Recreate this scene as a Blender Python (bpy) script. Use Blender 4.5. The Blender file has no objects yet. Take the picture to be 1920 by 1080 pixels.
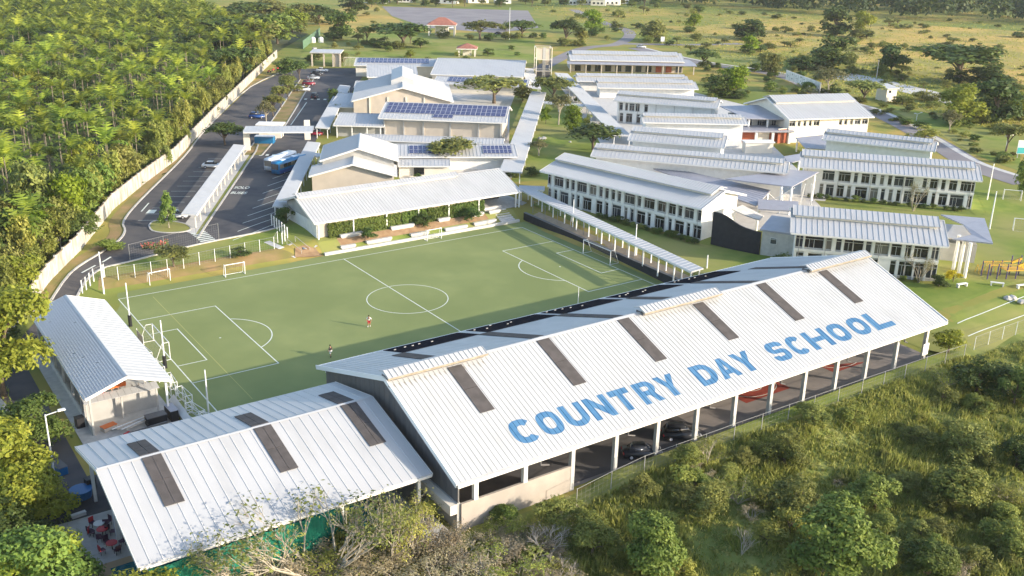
import bpy, bmesh, math, random
import numpy as np
from mathutils import Vector, Matrix
from mathutils.geometry import tessellate_polygon
SC = bpy.context.scene
COL = SC.collection
rnd = random.Random(11)
# ------------------------------------------------------------------ camera, light, exposure
CAM = np.array([-68.92, -125.52, 54.24]); FPX = 1876.9
YAW, PITCH, ROLL = 0.9578, 0.3510, 0.0237
CD = np.array([math.cos(PITCH)*math.cos(YAW), math.cos(PITCH)*math.sin(YAW), -math.sin(PITCH)])
_r = np.array([math.sin(YAW), -math.cos(YAW), 0]); _u = np.cross(_r, CD)
CR = _r*math.cos(ROLL)+_u*math.sin(ROLL); CU = -_r*math.sin(ROLL)+_u*math.cos(ROLL)
cam = bpy.data.cameras.new('camera'); cam.sensor_width = 36; cam.lens = 36*FPX/1920
cam.clip_start = 1; cam.clip_end = 6000
co = bpy.data.objects.new('camera', cam); COL.objects.link(co)
M = Matrix.Identity(4)
for i in range(3):
    M[i][0] = CR[i]; M[i][1] = CU[i]; M[i][2] = -CD[i]; M[i][3] = CAM[i]
co.matrix_world = M; SC.camera = co
SUN_EL, SUN_AZ = math.radians(16.5), math.radians(-54)     # direction towards the sun, from +x
w = bpy.data.worlds.new('World'); SC.world = w; w.use_nodes = True
nt = w.node_tree; bg = nt.nodes['Background']
sky = nt.nodes.new('ShaderNodeTexSky'); sky.sky_type = 'NISHITA'; sky.sun_disc = False
sky.sun_elevation = SUN_EL; sky.sun_rotation = math.pi/2-SUN_AZ
sky.air_density = 1.0; sky.dust_density = 1.2
nt.links.new(sky.outputs[0], bg.inputs[0]); bg.inputs[1].default_value = 0.15
sl = bpy.data.lights.new('sun', 'SUN'); sl.energy = 3.0; sl.angle = math.radians(0.6); sl.color = (1.0, 0.88, 0.71)
so = bpy.data.objects.new('sun', sl); COL.objects.link(so)
sd = Vector((math.cos(SUN_EL)*math.cos(SUN_AZ), math.cos(SUN_EL)*math.sin(SUN_AZ), math.sin(SUN_EL)))
so.rotation_euler = sd.to_track_quat('Z', 'Y').to_euler()
so.location = (60, -200, 120)
SC.view_settings.view_transform = 'Standard'; SC.view_settings.look = 'None'
SC.view_settings.gamma = 1; SC.view_settings.use_curve_mapping = False
SC.view_settings.exposure = 1.38
SC.cycles.max_bounces = 6; SC.cycles.transparent_max_bounces = 4
# ------------------------------------------------------------------ terrain
def sm(a, b, t):
    t = min(1, max(0, (t-a)/(b-a))); return t*t*(3-2*t)
def hsh(x, y):
    return (math.sin(x*.31+1.3)*math.cos(y*.27-.4)+.6*math.sin(x*.71-y*.53+2)+.4*math.sin(x*1.13+y*1.31))/2
def wallx(y): return 39.2+0.03*y
def h(x, y):
    if x > -3: fy = 1.55*sm(25.7, 29.6, y)+.45*sm(31, 36, y)
    else:
        k = sm(-9, -3, x); k2 = sm(-42, -36, x)
        fy = (1.3*sm(24.6, 29.5, y)+.7*sm(30, 44, y))*(1-k)*k2+(2*sm(14, 46, y))*(1-k)*(1-k2)+k*(1.55*sm(25.7, 30, y)+.45*sm(31, 36, y))
    fx = 0
    if y > -30:
        wx = wallx(y); fx = (1.3*sm(wx+.1, wx+.7, x)+.7*sm(wx+.7, wx+3.5, x))*sm(-30, -24, y)
    fx = max(fx, (1.6*sm(51, 64, x)+.4*sm(64, 80, x))*sm(-62, -48, y))
    b = max(fy, fx)
    if y < -56:
        kx = sm(-14, -6, x)*(1-sm(50, 56, x))
        b = b*sm(-66, -56, y)
        ver = 1.0*kx*(sm(56.6, 57.4, -y)-sm(60, 67, -y))
        b += ver
        d = sm(58, 80, -y)
        b += d*(-1.2+0.8*hsh(x*.6, y*.6)+.5*hsh(x*1.7+4, y*1.9))
    if x < -56 and y < 18:
        b += sm(56, 64, -x)*.5*hsh(x, y)
    r = math.hypot(x-60, y-60)
    if r > 700: b += sm(700, 1800, r)*10
    return b
def proj_ray(px, py): return CD+(px-960)/FPX*CR-(py-540)/FPX*CU
def at(px, py, z=None):
    """world point on level z (or on the terrain) that is seen at the given place"""
    d = proj_ray(px, py)
    if z is not None:
        t = (z-CAM[2])/d[2]; p = CAM+t*d; return Vector(p)
    zz = 2.0
    for _ in range(12):
        t = (zz-CAM[2])/d[2]; p = CAM+t*d; zz = h(p[0], p[1])
    return Vector((p[0], p[1], zz))
def depth(p): return float((np.array(p)-CAM)@CD)
# ------------------------------------------------------------------ materials
def mat(name, c, rough=.7, c2=None, sc=1.0, lo=.35, hi=.65, c3=None, sc3=.05, bump=0, bsc=8, metal=0, spec=.4, stretch=None):
    m = bpy.data.materials.new(name); m.use_nodes = True
    n = m.node_tree; b = n.nodes['Principled BSDF']
    b.inputs['Base Color'].default_value = (*c, 1); b.inputs['Roughness'].default_value = rough
    b.inputs['Metallic'].default_value = metal; b.inputs['Specular IOR Level'].default_value = spec
    if c2 or bump:
        geo = n.nodes.new('ShaderNodeNewGeometry'); pos = geo.outputs['Position']
        if stretch:
            mp = n.nodes.new('ShaderNodeMapping'); mp.inputs['Scale'].default_value = stretch
            n.links.new(pos, mp.inputs[0]); pos = mp.outputs[0]
    def noise(s, det=6):
        t = n.nodes.new('ShaderNodeTexNoise'); t.inputs['Scale'].default_value = s; t.inputs['Detail'].default_value = det
        n.links.new(pos, t.inputs['Vector']); return t.outputs['Fac']
    if c2:
        r = n.nodes.new('ShaderNodeMapRange'); r.inputs[1].default_value = lo; r.inputs[2].default_value = hi
        n.links.new(noise(sc), r.inputs[0])
        mx = n.nodes.new('ShaderNodeMix'); mx.data_type = 'RGBA'
        mx.inputs[6].default_value = (*c, 1); mx.inputs[7].default_value = (*c2, 1)
        n.links.new(r.outputs[0], mx.inputs[0]); out = mx.outputs[2]
        if c3:
            r3 = n.nodes.new('ShaderNodeMapRange'); r3.inputs[1].default_value = .4; r3.inputs[2].default_value = .62
            n.links.new(noise(sc3, 4), r3.inputs[0])
            m3 = n.nodes.new('ShaderNodeMix'); m3.data_type = 'RGBA'
            n.links.new(out, m3.inputs[6]); m3.inputs[7].default_value = (*c3, 1)
            n.links.new(r3.outputs[0], m3.inputs[0]); out = m3.outputs[2]
        n.links.new(out, b.inputs['Base Color'])
    if bump:
        bp = n.nodes.new('ShaderNodeBump'); bp.inputs['Strength'].default_value = bump
        n.links.new(noise(bsc), bp.inputs['Height']); n.links.new(bp.outputs[0], b.inputs['Normal'])
    return m
def leafmat(name, c1, c2, trans=.35, var=.35):
    m = bpy.data.materials.new(name); m.use_nodes = True
    n = m.node_tree; b = n.nodes['Principled BSDF']; L = n.links
    a = n.nodes.new('ShaderNodeAttribute'); a.attribute_name = 'tint'
    mx = n.nodes.new('ShaderNodeMix'); mx.data_type = 'RGBA'
    mx.inputs[6].default_value = (*c1, 1); mx.inputs[7].default_value = (*c2, 1); L.new(a.outputs['Fac'], mx.inputs[0])
    oi = n.nodes.new('ShaderNodeObjectInfo')
    hs = n.nodes.new('ShaderNodeHueSaturation')
    mr = n.nodes.new('ShaderNodeMapRange'); mr.inputs[3].default_value = 1-var; mr.inputs[4].default_value = 1+var
    L.new(oi.outputs['Random'], mr.inputs[0]); L.new(mr.outputs[0], hs.inputs['Value'])
    mh = n.nodes.new('ShaderNodeMapRange'); mh.inputs[3].default_value = .485; mh.inputs[4].default_value = .515
    ml = n.nodes.new('ShaderNodeMath'); ml.operation = 'FRACT'
    mm = n.nodes.new('ShaderNodeMath'); mm.operation = 'MULTIPLY'; mm.inputs[1].default_value = 7.31
    L.new(oi.outputs['Random'], mm.inputs[0]); L.new(mm.outputs[0], ml.inputs[0]); L.new(ml.outputs[0], mh.inputs[0]); L.new(mh.outputs[0], hs.inputs['Hue'])
    L.new(mx.outputs[2], hs.inputs['Color']); L.new(hs.outputs[0], b.inputs['Base Color'])
    b.inputs['Roughness'].default_value = .6; b.inputs['Specular IOR Level'].default_value = .25
    t = n.nodes.new('ShaderNodeBsdfTranslucent'); L.new(hs.outputs[0], t.inputs[0])
    ms = n.nodes.new('ShaderNodeMixShader'); ms.inputs[0].default_value = trans
    L.new(b.outputs[0], ms.inputs[1]); L.new(t.outputs[0], ms.inputs[2])
    L.new(ms.outputs[0], n.nodes['Material Output'].inputs[0])
    return m
MT = {}
MT['roof'] = mat('white_roof_metal', (.475, .475, .478), .5, (.41, .41, .41), .5, .45, .8, stretch=(1, .25, 1))
MT['rib'] = mat('roof_rib_metal', (.455, .46, .468), .42)
MT['fascia'] = mat('fascia_metal', (.72, .70, .66), .5)
MT['rust'] = mat('rusty_flashing', (.24, .20, .14), .85, (.34, .30, .24), 2)
MT['sky'] = mat('polycarbonate_skylight', (.075, .068, .066), .8, (.10, .09, .088), 1.2, spec=.12)
MT['dark'] = mat('black_roof_sheet', (.014, .015, .02), 1, (.02, .021, .027), 2, spec=0)
MT['gable'] = mat('dark_metal_cladding', (.10, .10, .105), .5, (.14, .13, .13), 1.5, stretch=(1, 1, .3))
MT['white'] = mat('white_paint', (.78, .77, .74), .6, (.70, .69, .66), 1.1)
MT['steel'] = mat('white_steel', (.78, .78, .77), .4)
MT['grey'] = mat('grey_render', (.36, .35, .33), .8, (.42, .41, .39), .8)
MT['tan'] = mat('tan_render', (.46, .40, .33), .85, (.52, .45, .37), .5)
MT['cream'] = mat('cream_render', (.70, .64, .54), .8, (.76, .70, .60), .5)
MT['beige'] = mat('weathered_beige_wall', (.40, .35, .30), .85, (.33, .29, .25), .5)
MT['colgrey'] = mat('column_paint', (.50, .49, .47), .8, (.43, .42, .40), .8)
MT['conc'] = mat('concrete', (.42, .40, .37), .85, (.52, .50, .46), 1.2, bump=.15)
MT['paving'] = mat('pale_paving', (.50, .48, .45), .85, (.57, .55, .52), .9)
MT['asphalt'] = mat('asphalt', (.047, .047, .054), .9, (.078, .074, .078), .5, c3=(.105, .095, .09), sc3=.11, bump=.2, bsc=6)
MT['asphalt_old'] = mat('old_asphalt', (.20, .18, .19), .9, (.25, .23, .23), .1)
MT['glass'] = mat('dark_window_glass', (.016, .018, .022), .12, spec=.7)
MT['frame'] = mat('window_frame_white', (.62, .62, .60), .5)
MT['blue'] = mat('blue_roof_paint', (.047, .15, .29), .6, (.08, .20, .35), .9)
MT['pv'] = mat('solar_cell', (.035, .04, .115), .25, (.05, .055, .14), 3, spec=.6)
MT['pvf'] = mat('solar_frame', (.5, .5, .55), .4)
MT['turf'] = mat('artificial_turf', (.222, .258, .10), .95, (.258, .288, .112), .22, c3=(.205, .24, .09), sc3=.07, bump=.12, bsc=14, spec=.1)
MT['line'] = mat('white_line_paint', (.72, .74, .68), .8, (.62, .66, .56), 2)
MT['lawn'] = mat('lawn_grass', (.15, .21, .04), .95, (.22, .26, .055), .35, c3=(.28, .27, .09), sc3=.06, bump=.5, bsc=5, spec=.1)
MT['ground'] = mat('dry_grassland', (.40, .29, .085), .95, (.25, .25, .06), .12, .4, .6, c3=(.17, .21, .05), sc3=.013, bump=.6, bsc=2, spec=.1)
MT['scrub'] = mat('scrub_grass', (.20, .24, .055), .95, (.34, .33, .11), .9, c3=(.13, .16, .04), sc3=.12, bump=1, bsc=5, spec=.1)
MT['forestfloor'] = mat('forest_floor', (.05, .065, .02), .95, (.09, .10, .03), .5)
MT['soil'] = mat('brown_soil', (.26, .16, .085), .95, (.33, .22, .12), .9, bump=.5)
MT['bank'] = mat('dry_bank_grass', (.24, .18, .06), .95, (.15, .16, .035), .6, c3=(.30, .20, .09), sc3=.3, bump=.5)
MT['mound'] = mat('sandy_strip', (.40, .31, .22), .95, (.33, .25, .17), .8)
MT['blackwall'] = mat('black_netting', (.014, .014, .019), .7, (.022, .022, .027), 1.5)
MT['whitewall'] = mat('stained_white_wall', (.50, .475, .43), .85, (.28, .245, .19), .9, stretch=(1, 1, .4))
MT['wallcap'] = mat('wall_cap', (.20, .16, .11), .9)
MT['purple'] = mat('grey_roof_metal', (.30, .30, .34), .45, (.34, .34, .38), .7)
MT['redcourt'] = mat('red_court', (.22, .032, .018), .8, (.28, .045, .024), 1)
MT['tealcourt'] = mat('teal_court', (.05, .18, .24), .8)
MT['courtfloor'] = mat('court_floor', (.25, .22, .20), .8, (.19, .17, .16), .3)
MT['water'] = mat('pool_water', (.0, .13, .16), .06, spec=.7)
MT['tilebrown'] = mat('pool_coping', (.40, .28, .16), .7)
MT['green'] = mat('green_shade_net', (.0, .10, .06), .8, (.005, .17, .10), .5, bump=.5, bsc=2)
MT['orange'] = mat('orange_plastic', (.65, .15, .03), .5)
MT['redwall'] = mat('red_orange_wall', (.36, .10, .05), .8)
MT['red'] = mat('red_plastic', (.5, .03, .04), .5)
MT['plum'] = mat('plum_fabric', (.06, .02, .05), .6)
MT['bluepl'] = mat('blue_plastic', (.01, .12, .32), .35)
MT['black'] = mat('black_plastic', (.015, .015, .018), .5)
MT['yellow'] = mat('yellow_plastic', (.62, .36, .03), .5)
MT['redroof'] = mat('red_tile_roof', (.34, .14, .10), .85, (.28, .11, .08), .8)
MT['bark'] = mat('bark', (.16, .12, .085), .95, (.10, .075, .05), 3)
MT['palebark'] = mat('pale_bark', (.42, .37, .29), .95, (.30, .26, .20), 3)
MT['palmbark'] = mat('palm_bark', (.22, .19, .14), .95, (.15, .13, .09), 3)
MT['deadwood'] = mat('dead_wood', (.42, .37, .31), .95)
MT['skin'] = mat('skin', (.34, .18, .11), .6)
MT['hair'] = mat('dark_hair', (.02, .014, .01), .7)
MT['mesh'] = mat('wire_mesh', (.24, .24, .23), .5)
MT['rock'] = mat('pale_rock', (.5, .48, .45), .9, (.38, .36, .34), 2)
MT['tyre'] = mat('tyre', (.02, .02, .02), .8)
n_ = MT['glass'].node_tree; oi_ = n_.nodes.new('ShaderNodeObjectInfo'); cr_ = n_.nodes.new('ShaderNodeValToRGB'); cr_.color_ramp.interpolation = 'CONSTANT'
cr_.color_ramp.elements[0].color = (.012, .013, .017, 1); cr_.color_ramp.elements[1].position = .5; cr_.color_ramp.elements[1].color = (.03, .035, .045, 1)
e_ = cr_.color_ramp.elements.new(.75); e_.color = (.055, .06, .075, 1); e_ = cr_.color_ramp.elements.new(.9); e_.color = (.16, .15, .13, 1)  # bluish-grey steps paint a reflection into the colour of some panes
n_.links.new(oi_.outputs['Random'], cr_.inputs[0]); n_.links.new(cr_.outputs[0], n_.nodes['Principled BSDF'].inputs['Base Color'])
def paint(nm, c, r=.3): 
    if nm not in MT: MT[nm] = mat(nm, c, r, spec=.6)
    return MT[nm]
# ------------------------------------------------------------------ mesh helpers
class MB:
    def __init__(s): s.v = []; s.f = []; s.m = []
    def add(s, vs, fs, m=0):
        o = len(s.v); s.v += [tuple(p) for p in vs]
        s.f += [tuple(i+o for i in f) for f in fs]; s.m += [m]*len(fs); return s
    BF = [(0, 3, 2, 1), (4, 5, 6, 7), (0, 1, 5, 4), (1, 2, 6, 5), (2, 3, 7, 6), (3, 0, 4, 7)]
    def box(s, x0, x1, y0, y1, z0, z1, m=0):
        return s.add([(x0, y0, z0), (x1, y0, z0), (x1, y1, z0), (x0, y1, z0), (x0, y0, z1), (x1, y0, z1), (x1, y1, z1), (x0, y1, z1)], s.BF, m)
    def hexa(s, p8, m=0): return s.add(p8, s.BF, m)
    def slab(s, quad, t, m=0, n=None):
        """quad: 4 points (counter-clockwise seen from above) = top face; thickness t downwards"""
        q = [Vector(p) for p in quad]; d = Vector((0, 0, -t)) if n is None else Vector(n)*-t
        return s.add([p+d for p in q]+q, s.BF, m)
    def poly(s, pts, t, m=0):
        k = len(pts); q = [Vector(p) for p in pts]
        a = sum(q[i].x*q[(i+1) % k].y-q[(i+1) % k].x*q[i].y for i in range(k))
        if a < 0: q.reverse()
        return s.add([p-Vector((0, 0, t)) for p in q]+q, [tuple(range(k))[::-1], tuple(range(k, 2*k))]+[(i, (i+1) % k, k+(i+1) % k, k+i) for i in range(k)], m)
    def bar(s, p, q, w, hgt=None, m=0):
        p = Vector(p); q = Vector(q); d = (q-p).normalized(); hgt = hgt or w
        up = Vector((0, 0, 1)) if abs(d.z) < .95 else Vector((0, 1, 0))
        a = d.cross(up).normalized()*w/2; b = a.cross(d).normalized()*hgt/2
        return s.add([p-a-b, p+a-b, p+a+b, p-a+b, q-a-b, q+a-b, q+a+b, q-a+b], [(0, 1, 2, 3)[::-1], (4, 5, 6, 7), (0, 1, 5, 4), (1, 2, 6, 5), (2, 3, 7, 6), (3, 0, 4, 7)], m)
    def tube(s, p, q, r0, r1=None, n=6, m=0):
        p = Vector(p); q = Vector(q); r1 = r0 if r1 is None else r1; d = (q-p).normalized()
        up = Vector((0, 0, 1)) if abs(d.z) < .95 else Vector((0, 1, 0))
        a = d.cross(up).normalized(); b = d.cross(a)
        vs = [p+(a*math.cos(t)+b*math.sin(t))*r0 for t in [2*math.pi*i/n for i in range(n)]]
        vs += [q+(a*math.cos(t)+b*math.sin(t))*r1 for t in [2*math.pi*i/n for i in range(n)]]
        return s.add(vs, [(i, (i+1) % n, n+(i+1) % n, n+i)[::-1] for i in range(n)]+[tuple(range(n)), tuple(range(n, 2*n))[::-1]], m)
    def build(s, name, mats, parent=None, smooth=False, loc=None, kind=None):
        me = bpy.data.meshes.new(name); me.from_pydata(s.v, [], s.f)
        mats = mats if isinstance(mats, (list, tuple)) else [mats]
        for x in mats: me.materials.append(MT[x] if isinstance(x, str) else x)
        if len(mats) > 1: me.polygons.foreach_set('material_index', s.m)
        if smooth: me.polygons.foreach_set('use_smooth', [True]*len(me.polygons))
        me.update(); return inst(name, me, parent, loc, kind)
def inst(name, me, parent=None, loc=None, kind=None, rz=None, scale=None):
    o = bpy.data.objects.new(name, me); COL.objects.link(o)
    if parent: o.parent = parent
    if loc is not None: o.location = loc
    if rz is not None: o.rotation_euler = (0, 0, rz)
    if scale is not None: o.scale = scale
    if kind: o['kind'] = kind
    return o
def thing(name, label, cat, loc=(0, 0, 0), rz=0, group=None):
    o = bpy.data.objects.new(name, None); COL.objects.link(o); o.location = loc; o.rotation_euler = (0, 0, rz)
    o.empty_display_size = .5
    return tag(o, label, cat, group)
def tag(o, label, cat, group=None):
    o['label'] = label; o['category'] = cat
    if group: o['group'] = group
    return o
def copy_tree(o, parent=None, label=None, group=None):
    c = o.copy(); COL.objects.link(c); c.parent = parent
    if label: c['label'] = label
    if group: c['group'] = group
    for ch in o.children: copy_tree(ch, c)
    return c
def drape(name, pts, off, m, step=3.0, parent=None, flat=None):
    bm = bmesh.new(); vs = [bm.verts.new((p[0], p[1], 0)) for p in pts]; f = bm.faces.new(vs)
    bm.normal_update()
    if f.normal.z < 0: f.normal_flip()
    if step:
        xs = [p[0] for p in pts]; ys = [p[1] for p in pts]
        for ax, lo, hi in ((0, min(xs), max(xs)), (1, min(ys), max(ys))):
            k = math.floor(lo/step)*step+step
            while k < hi:
                n = (1, 0, 0) if ax == 0 else (0, 1, 0)
                bmesh.ops.bisect_plane(bm, geom=bm.verts[:]+bm.edges[:]+bm.faces[:], plane_co=(k, 0, 0) if ax == 0 else (0, k, 0), plane_no=n)
                k += step
    bmesh.ops.triangulate(bm, faces=bm.faces[:])
    for v in bm.verts: v.co.z = (h(v.co.x, v.co.y) if flat is None else flat)+off
    me = bpy.data.meshes.new(name); bm.to_mesh(me); bm.free(); me.materials.append(MT[m])
    return inst(name, me, parent, kind=None if parent else 'structure')
def ribbon(pts, wd):
    """polygon around a polyline"""
    L = []; R = []; P = [Vector((p[0], p[1])) for p in pts]
    for i, p in enumerate(P):
        d = (P[min(i+1, len(P)-1)]-P[max(i-1, 0)]).normalized(); n = Vector((-d.y, d.x))*wd/2
        L.append(p+n); R.append(p-n)
    return [tuple(q) for q in L+R[::-1]]
def smooth_line(pts, k=5):
    P = [Vector((p[0], p[1])) for p in pts]; out = []
    for i in range(len(P)-1):
        a = P[max(i-1, 0)]; b = P[i]; c = P[i+1]; d = P[min(i+2, len(P)-1)]
        for j in range(k):
            t = j/k
            out.append(.5*((2*b)+(c-a)*t+(2*a-5*b+4*c-d)*t*t+(3*b-a-3*c+d)*t**3))
    return [tuple(q) for q in out]+[tuple(P[-1])]
def strip_mesh(name, pts, wd, off, m, parent=None, hgt=0):
    """draped strip along a polyline; hgt>0 makes a kerb"""
    mb = MB(); P = []
    for i in range(len(pts)-1):
        a = Vector(pts[i][:2]); b = Vector(pts[i+1][:2]); n = max(1, int((b-a).length/2))
        P += [a.lerp(b, j/n) for j in range(n)]
    P.append(Vector(pts[-1][:2])); vs = []
    for i, p in enumerate(P):
        d = (P[min(i+1, len(P)-1)]-P[max(i-1, 0)]).normalized(); nn = Vector((-d.y, d.x))*wd/2
        for q in (p+nn, p-nn):
            z = h(p.x, p.y) if hgt else h(q.x, q.y)
            if hgt: vs += [(q.x, q.y, z-.1), (q.x, q.y, z+hgt)]
            else: vs += [(q.x, q.y, z+off)]
    k = len(P); fs = []
    if hgt:
        for i in range(k-1):
            o = 4*i; fs += [(o, o+1, o+5, o+4)[::-1], (o+1, o+3, o+7, o+5)[::-1], (o+3, o+2, o+6, o+7)[::-1]]
        fs += [(0, 2, 3, 1)[::-1], (4*k-4, 4*k-3, 4*k-1, 4*k-2)[::-1]]
    else:
        for i in range(k-1): fs.append((2*i, 2*i+1, 2*i+3, 2*i+2))
    mb.add(vs, fs)
    return mb.build(name, m, parent, kind=None if parent else 'structure')
# ------------------------------------------------------------------ ground
def lines(lo, hi, step, out, ratio=1.18):
    xs = list(np.arange(lo, hi+.01, step)); a = []; s = step; x = lo
    while x > -out: s *= ratio; x -= s; a.append(x)
    b = []; s = step; x = hi
    while x < out: s *= ratio; x += s; b.append(x)
    return a[::-1]+xs+b
gx = lines(-90, 100, 1.25, 2600); gy = lines(-100, 60, 1.25, 2600)
mb = MB(); nx = len(gx); ny = len(gy)
mb.v = [(x, y, h(x, y)) for y in gy for x in gx]
fm = []
for j in range(ny-1):
    for i in range(nx-1):
        mb.f.append((j*nx+i, j*nx+i+1, (j+1)*nx+i+1, (j+1)*nx+i))
        x = gx[i]; y = gy[j]; k = 0
        if y < -57.5 and x > -30: k = 1
        elif y < -50 and x <= -30: k = 1
        elif x < -55 and y < 22: k = 1
        mb.m.append(k)
mb.build('ground', ['ground', 'scrub'], smooth=True, kind='structure')
# ------------------------------------------------------------------ pitch
pitch = drape('football_pitch', [(-41.6, -25.4), (38.2, -25.4), (39.6, 24.9), (-39.0, 25.9), (-41.6, 20)], .02, 'turf', 0, flat=0)
W2, L2 = 22.06, 36.82
def pline(name, pts, wd=.15, closed=False):
    mb = MB(); P = [Vector((p[0], p[1], 0)) for p in pts]; k = len(P); vs = []
    for i, p in enumerate(P):
        a = P[(i-1) % k] if closed or i else P[i]; b = P[(i+1) % k] if closed or i < k-1 else P[i]
        d1 = (p-a).normalized() if (p-a).length else (b-p).normalized(); d2 = (b-p).normalized() if (b-p).length else d1
        t = (d1+d2).normalized(); n = Vector((-t.y, t.x, 0)); sc = 1/max(.4, t.dot(d1))
        vs += [p+n*wd/2*sc, p-n*wd/2*sc]
    fs = [(2*i, 2*i+1, (2*i+3) % (2*k), (2*i+2) % (2*k)) for i in range(k if closed else k-1)]
    mb.add([(v.x, v.y, .026) for v in vs], fs); return mb.build(name, 'line', pitch)
pline('boundary_line', [(-L2, -W2), (L2, -W2), (L2, W2), (-L2, W2)], .14, True)
pline('halfway_line', [(0, -W2+.07), (0, W2-.07)])
R = 6.15
pline('centre_circle', [(R*math.cos(t), R*math.sin(t)) for t in np.linspace(.001, 2*math.pi, 65)[:-1]], .13, True)
for s in (-1, 1):
    pline('penalty_area_line', [(s*(L2-.07), 11.98), (s*(L2-11.2), 11.98), (s*(L2-11.2), -11.98), (s*(L2-.07), -11.98)])
    pline('goal_area_line', [(s*(L2-.07), 6.13), (s*(L2-3.8), 6.13), (s*(L2-3.8), -6.13), (s*(L2-.07), -6.13)])
    c = s*(L2-7.73); a0 = math.acos((11.2-7.73+.07)/6.9)
    pline('penalty_arc', [(c-s*6.9*math.cos(t), 6.9*math.sin(t)) for t in np.linspace(-a0, a0, 25)])
    mb = MB(); mb.add([(c+.15*math.cos(t), .15*math.sin(t), .026) for t in [i*math.pi/4 for i in range(8)]], [tuple(range(8))]); mb.build('penalty_spot', 'line', pitch)
MT['yline'] = mat('faded_yellow_line', (.36, .36, .12), .9)
for s in (-1, 1):
    o_ = pline('small_pitch_line', [(s*32.2, -20), (s*32.2, 20.5)], .1); o_.data.materials[0] = MT['yline']
# ------------------------------------------------------------------ asphalt, kerbs, lawns, paving
P2 = lambda *q: [tuple(at(*a)[:2]) for a in q]
left_kerb = [(-47.5, 21), (-41, 33.5), (-34.6, 40.2), (-30.6, 45), (-28.3, 50), (-26.9, 56.1), (-20.6, 68.6), (-1.5, 101.9), (14.5, 132.8), (48.3, 191), (76.1, 224)]
right_edge = [(102.5, 214), (72.6, 166.8), (38.4, 115.9), (27.6, 96), (0.5, 51), (-3.5, 39.0), (-7, 38.4), (-19.8, 37.1), (-31.9, 34.3), (-36.4, 33.2), (-40.1, 28.7), (-43, 22.3)]
low = [(-43.4, 17), (-44, 10.5), (-52.8, 10.2), (-52.8, -28), (-40.6, -29), (-40.6, -31.9), (-58.6, -31.9), (-60, -18), (-56.5, 0), (-53.5, 10), (-50.5, 16)]
drape('asphalt_road', left_kerb+right_edge+low, .03, 'asphalt', 3)
drape('pool_road', [(-58.6, -31.9), (-27, -31.9), (-27, -26), (-40.6, -26), (-40.6, -27.9), (-52.8, -27.9)][:4] and [(-58.6, -31.9), (-58.6, -36), (-27, -36), (-27, -25.5), (-40.5, -25.5), (-40.5, -31.9)], .025, 'asphalt', 3)
strip_mesh('road_kerb', smooth_line(left_kerb, 4), .35, 0, 'conc', hgt=.16)
strip_mesh('inner_kerb', smooth_line(right_edge[5:], 4), .35, 0, 'conc', hgt=.16)
strip_mesh('verge_grass', [(p[0]-1.3, p[1]+.75) for p in smooth_line(left_kerb, 4)], 2.0, .04, 'bank')
# median strip between the two lanes, upper car park
med = smooth_line([(12.5, 96), (26, 118), (43, 148), (58, 175), (71, 198)], 4)
strip_mesh('median_lawn', med, 4.2, .05, 'bank')
for sgn in (-1, 1):
    mm = [(p[0]+sgn*1.85, p[1]-sgn*1.15) for p in med]; strip_mesh('median_kerb', mm, .3, 0, 'conc', hgt=.16)
isl = [(-23.9, 51), (-24.3, 47.5), (-22.6, 45.2), (-20, 44.3), (-18.2, 45.4), (-18.2, 49), (-20.6, 53), (-22.6, 53.2)]
drape('island_lawn', isl, .1, 'lawn', 2); strip_mesh('island_kerb', smooth_line(isl+[isl[0]], 3), .3, 0, 'conc', hgt=.15)
drape('shelter_paving', P2((338, 431), (366, 441), (468, 290), (455, 281)), .045, 'paving', 3)
drape('shelter_lawn', P2((366.5, 441), (376, 437), (478, 285), (468.5, 290)), .05, 'lawn', 3)
strip_mesh('lot_kerb', P2((372, 446), (378, 436), (480, 284), (484, 272)), .35, 0, 'conc', hgt=.15)
drape('embankment_lawn', [(-35.8, 33.0), (-31.9, 33.9), (-19.8, 36.7), (-7, 38), (-4.6, 38.4), (-4.2, 31), (-9, 29.6), (-36.8, 29.4)], .03, 'lawn', 2)
drape('embankment_bank', [(-38.6, 26.3), (-37.6, 30), (-36.5, 31.5), (-31, 29.3), (-9, 29.5), (-7.5, 28), (-6.2, 26.2)], .025, 'bank', 1.2)
drape('stair_lawn', [(-4.2, 39), (-1.2, 44), (-.6, 30.8), (-3.0, 29.5), (-6.8, 31.5)], .04, 'lawn', 1.5)
drape('soil_mound', [(-7, 26.2), (-2.4, 25.2), (-2.6, 27.6), (-4, 28.8), (-6.0, 28.4)], .12, 'soil', 1)
drape('hall_bank', [(-2, 25.6), (39, 26.2), (40, 32), (-1.5, 30.5)], .03, 'lawn', 1.2)
drape('bench_soil', [(2, 27.3), (33, 27.6), (33, 29.4), (2, 29.0)], .05, 'soil', 1.2)
strip_mesh('embankment_path', [(-9.0, 33.5), (-8.2, 29.5), (-6.6, 26.3)], 1.2, .06, 'paving')
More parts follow.
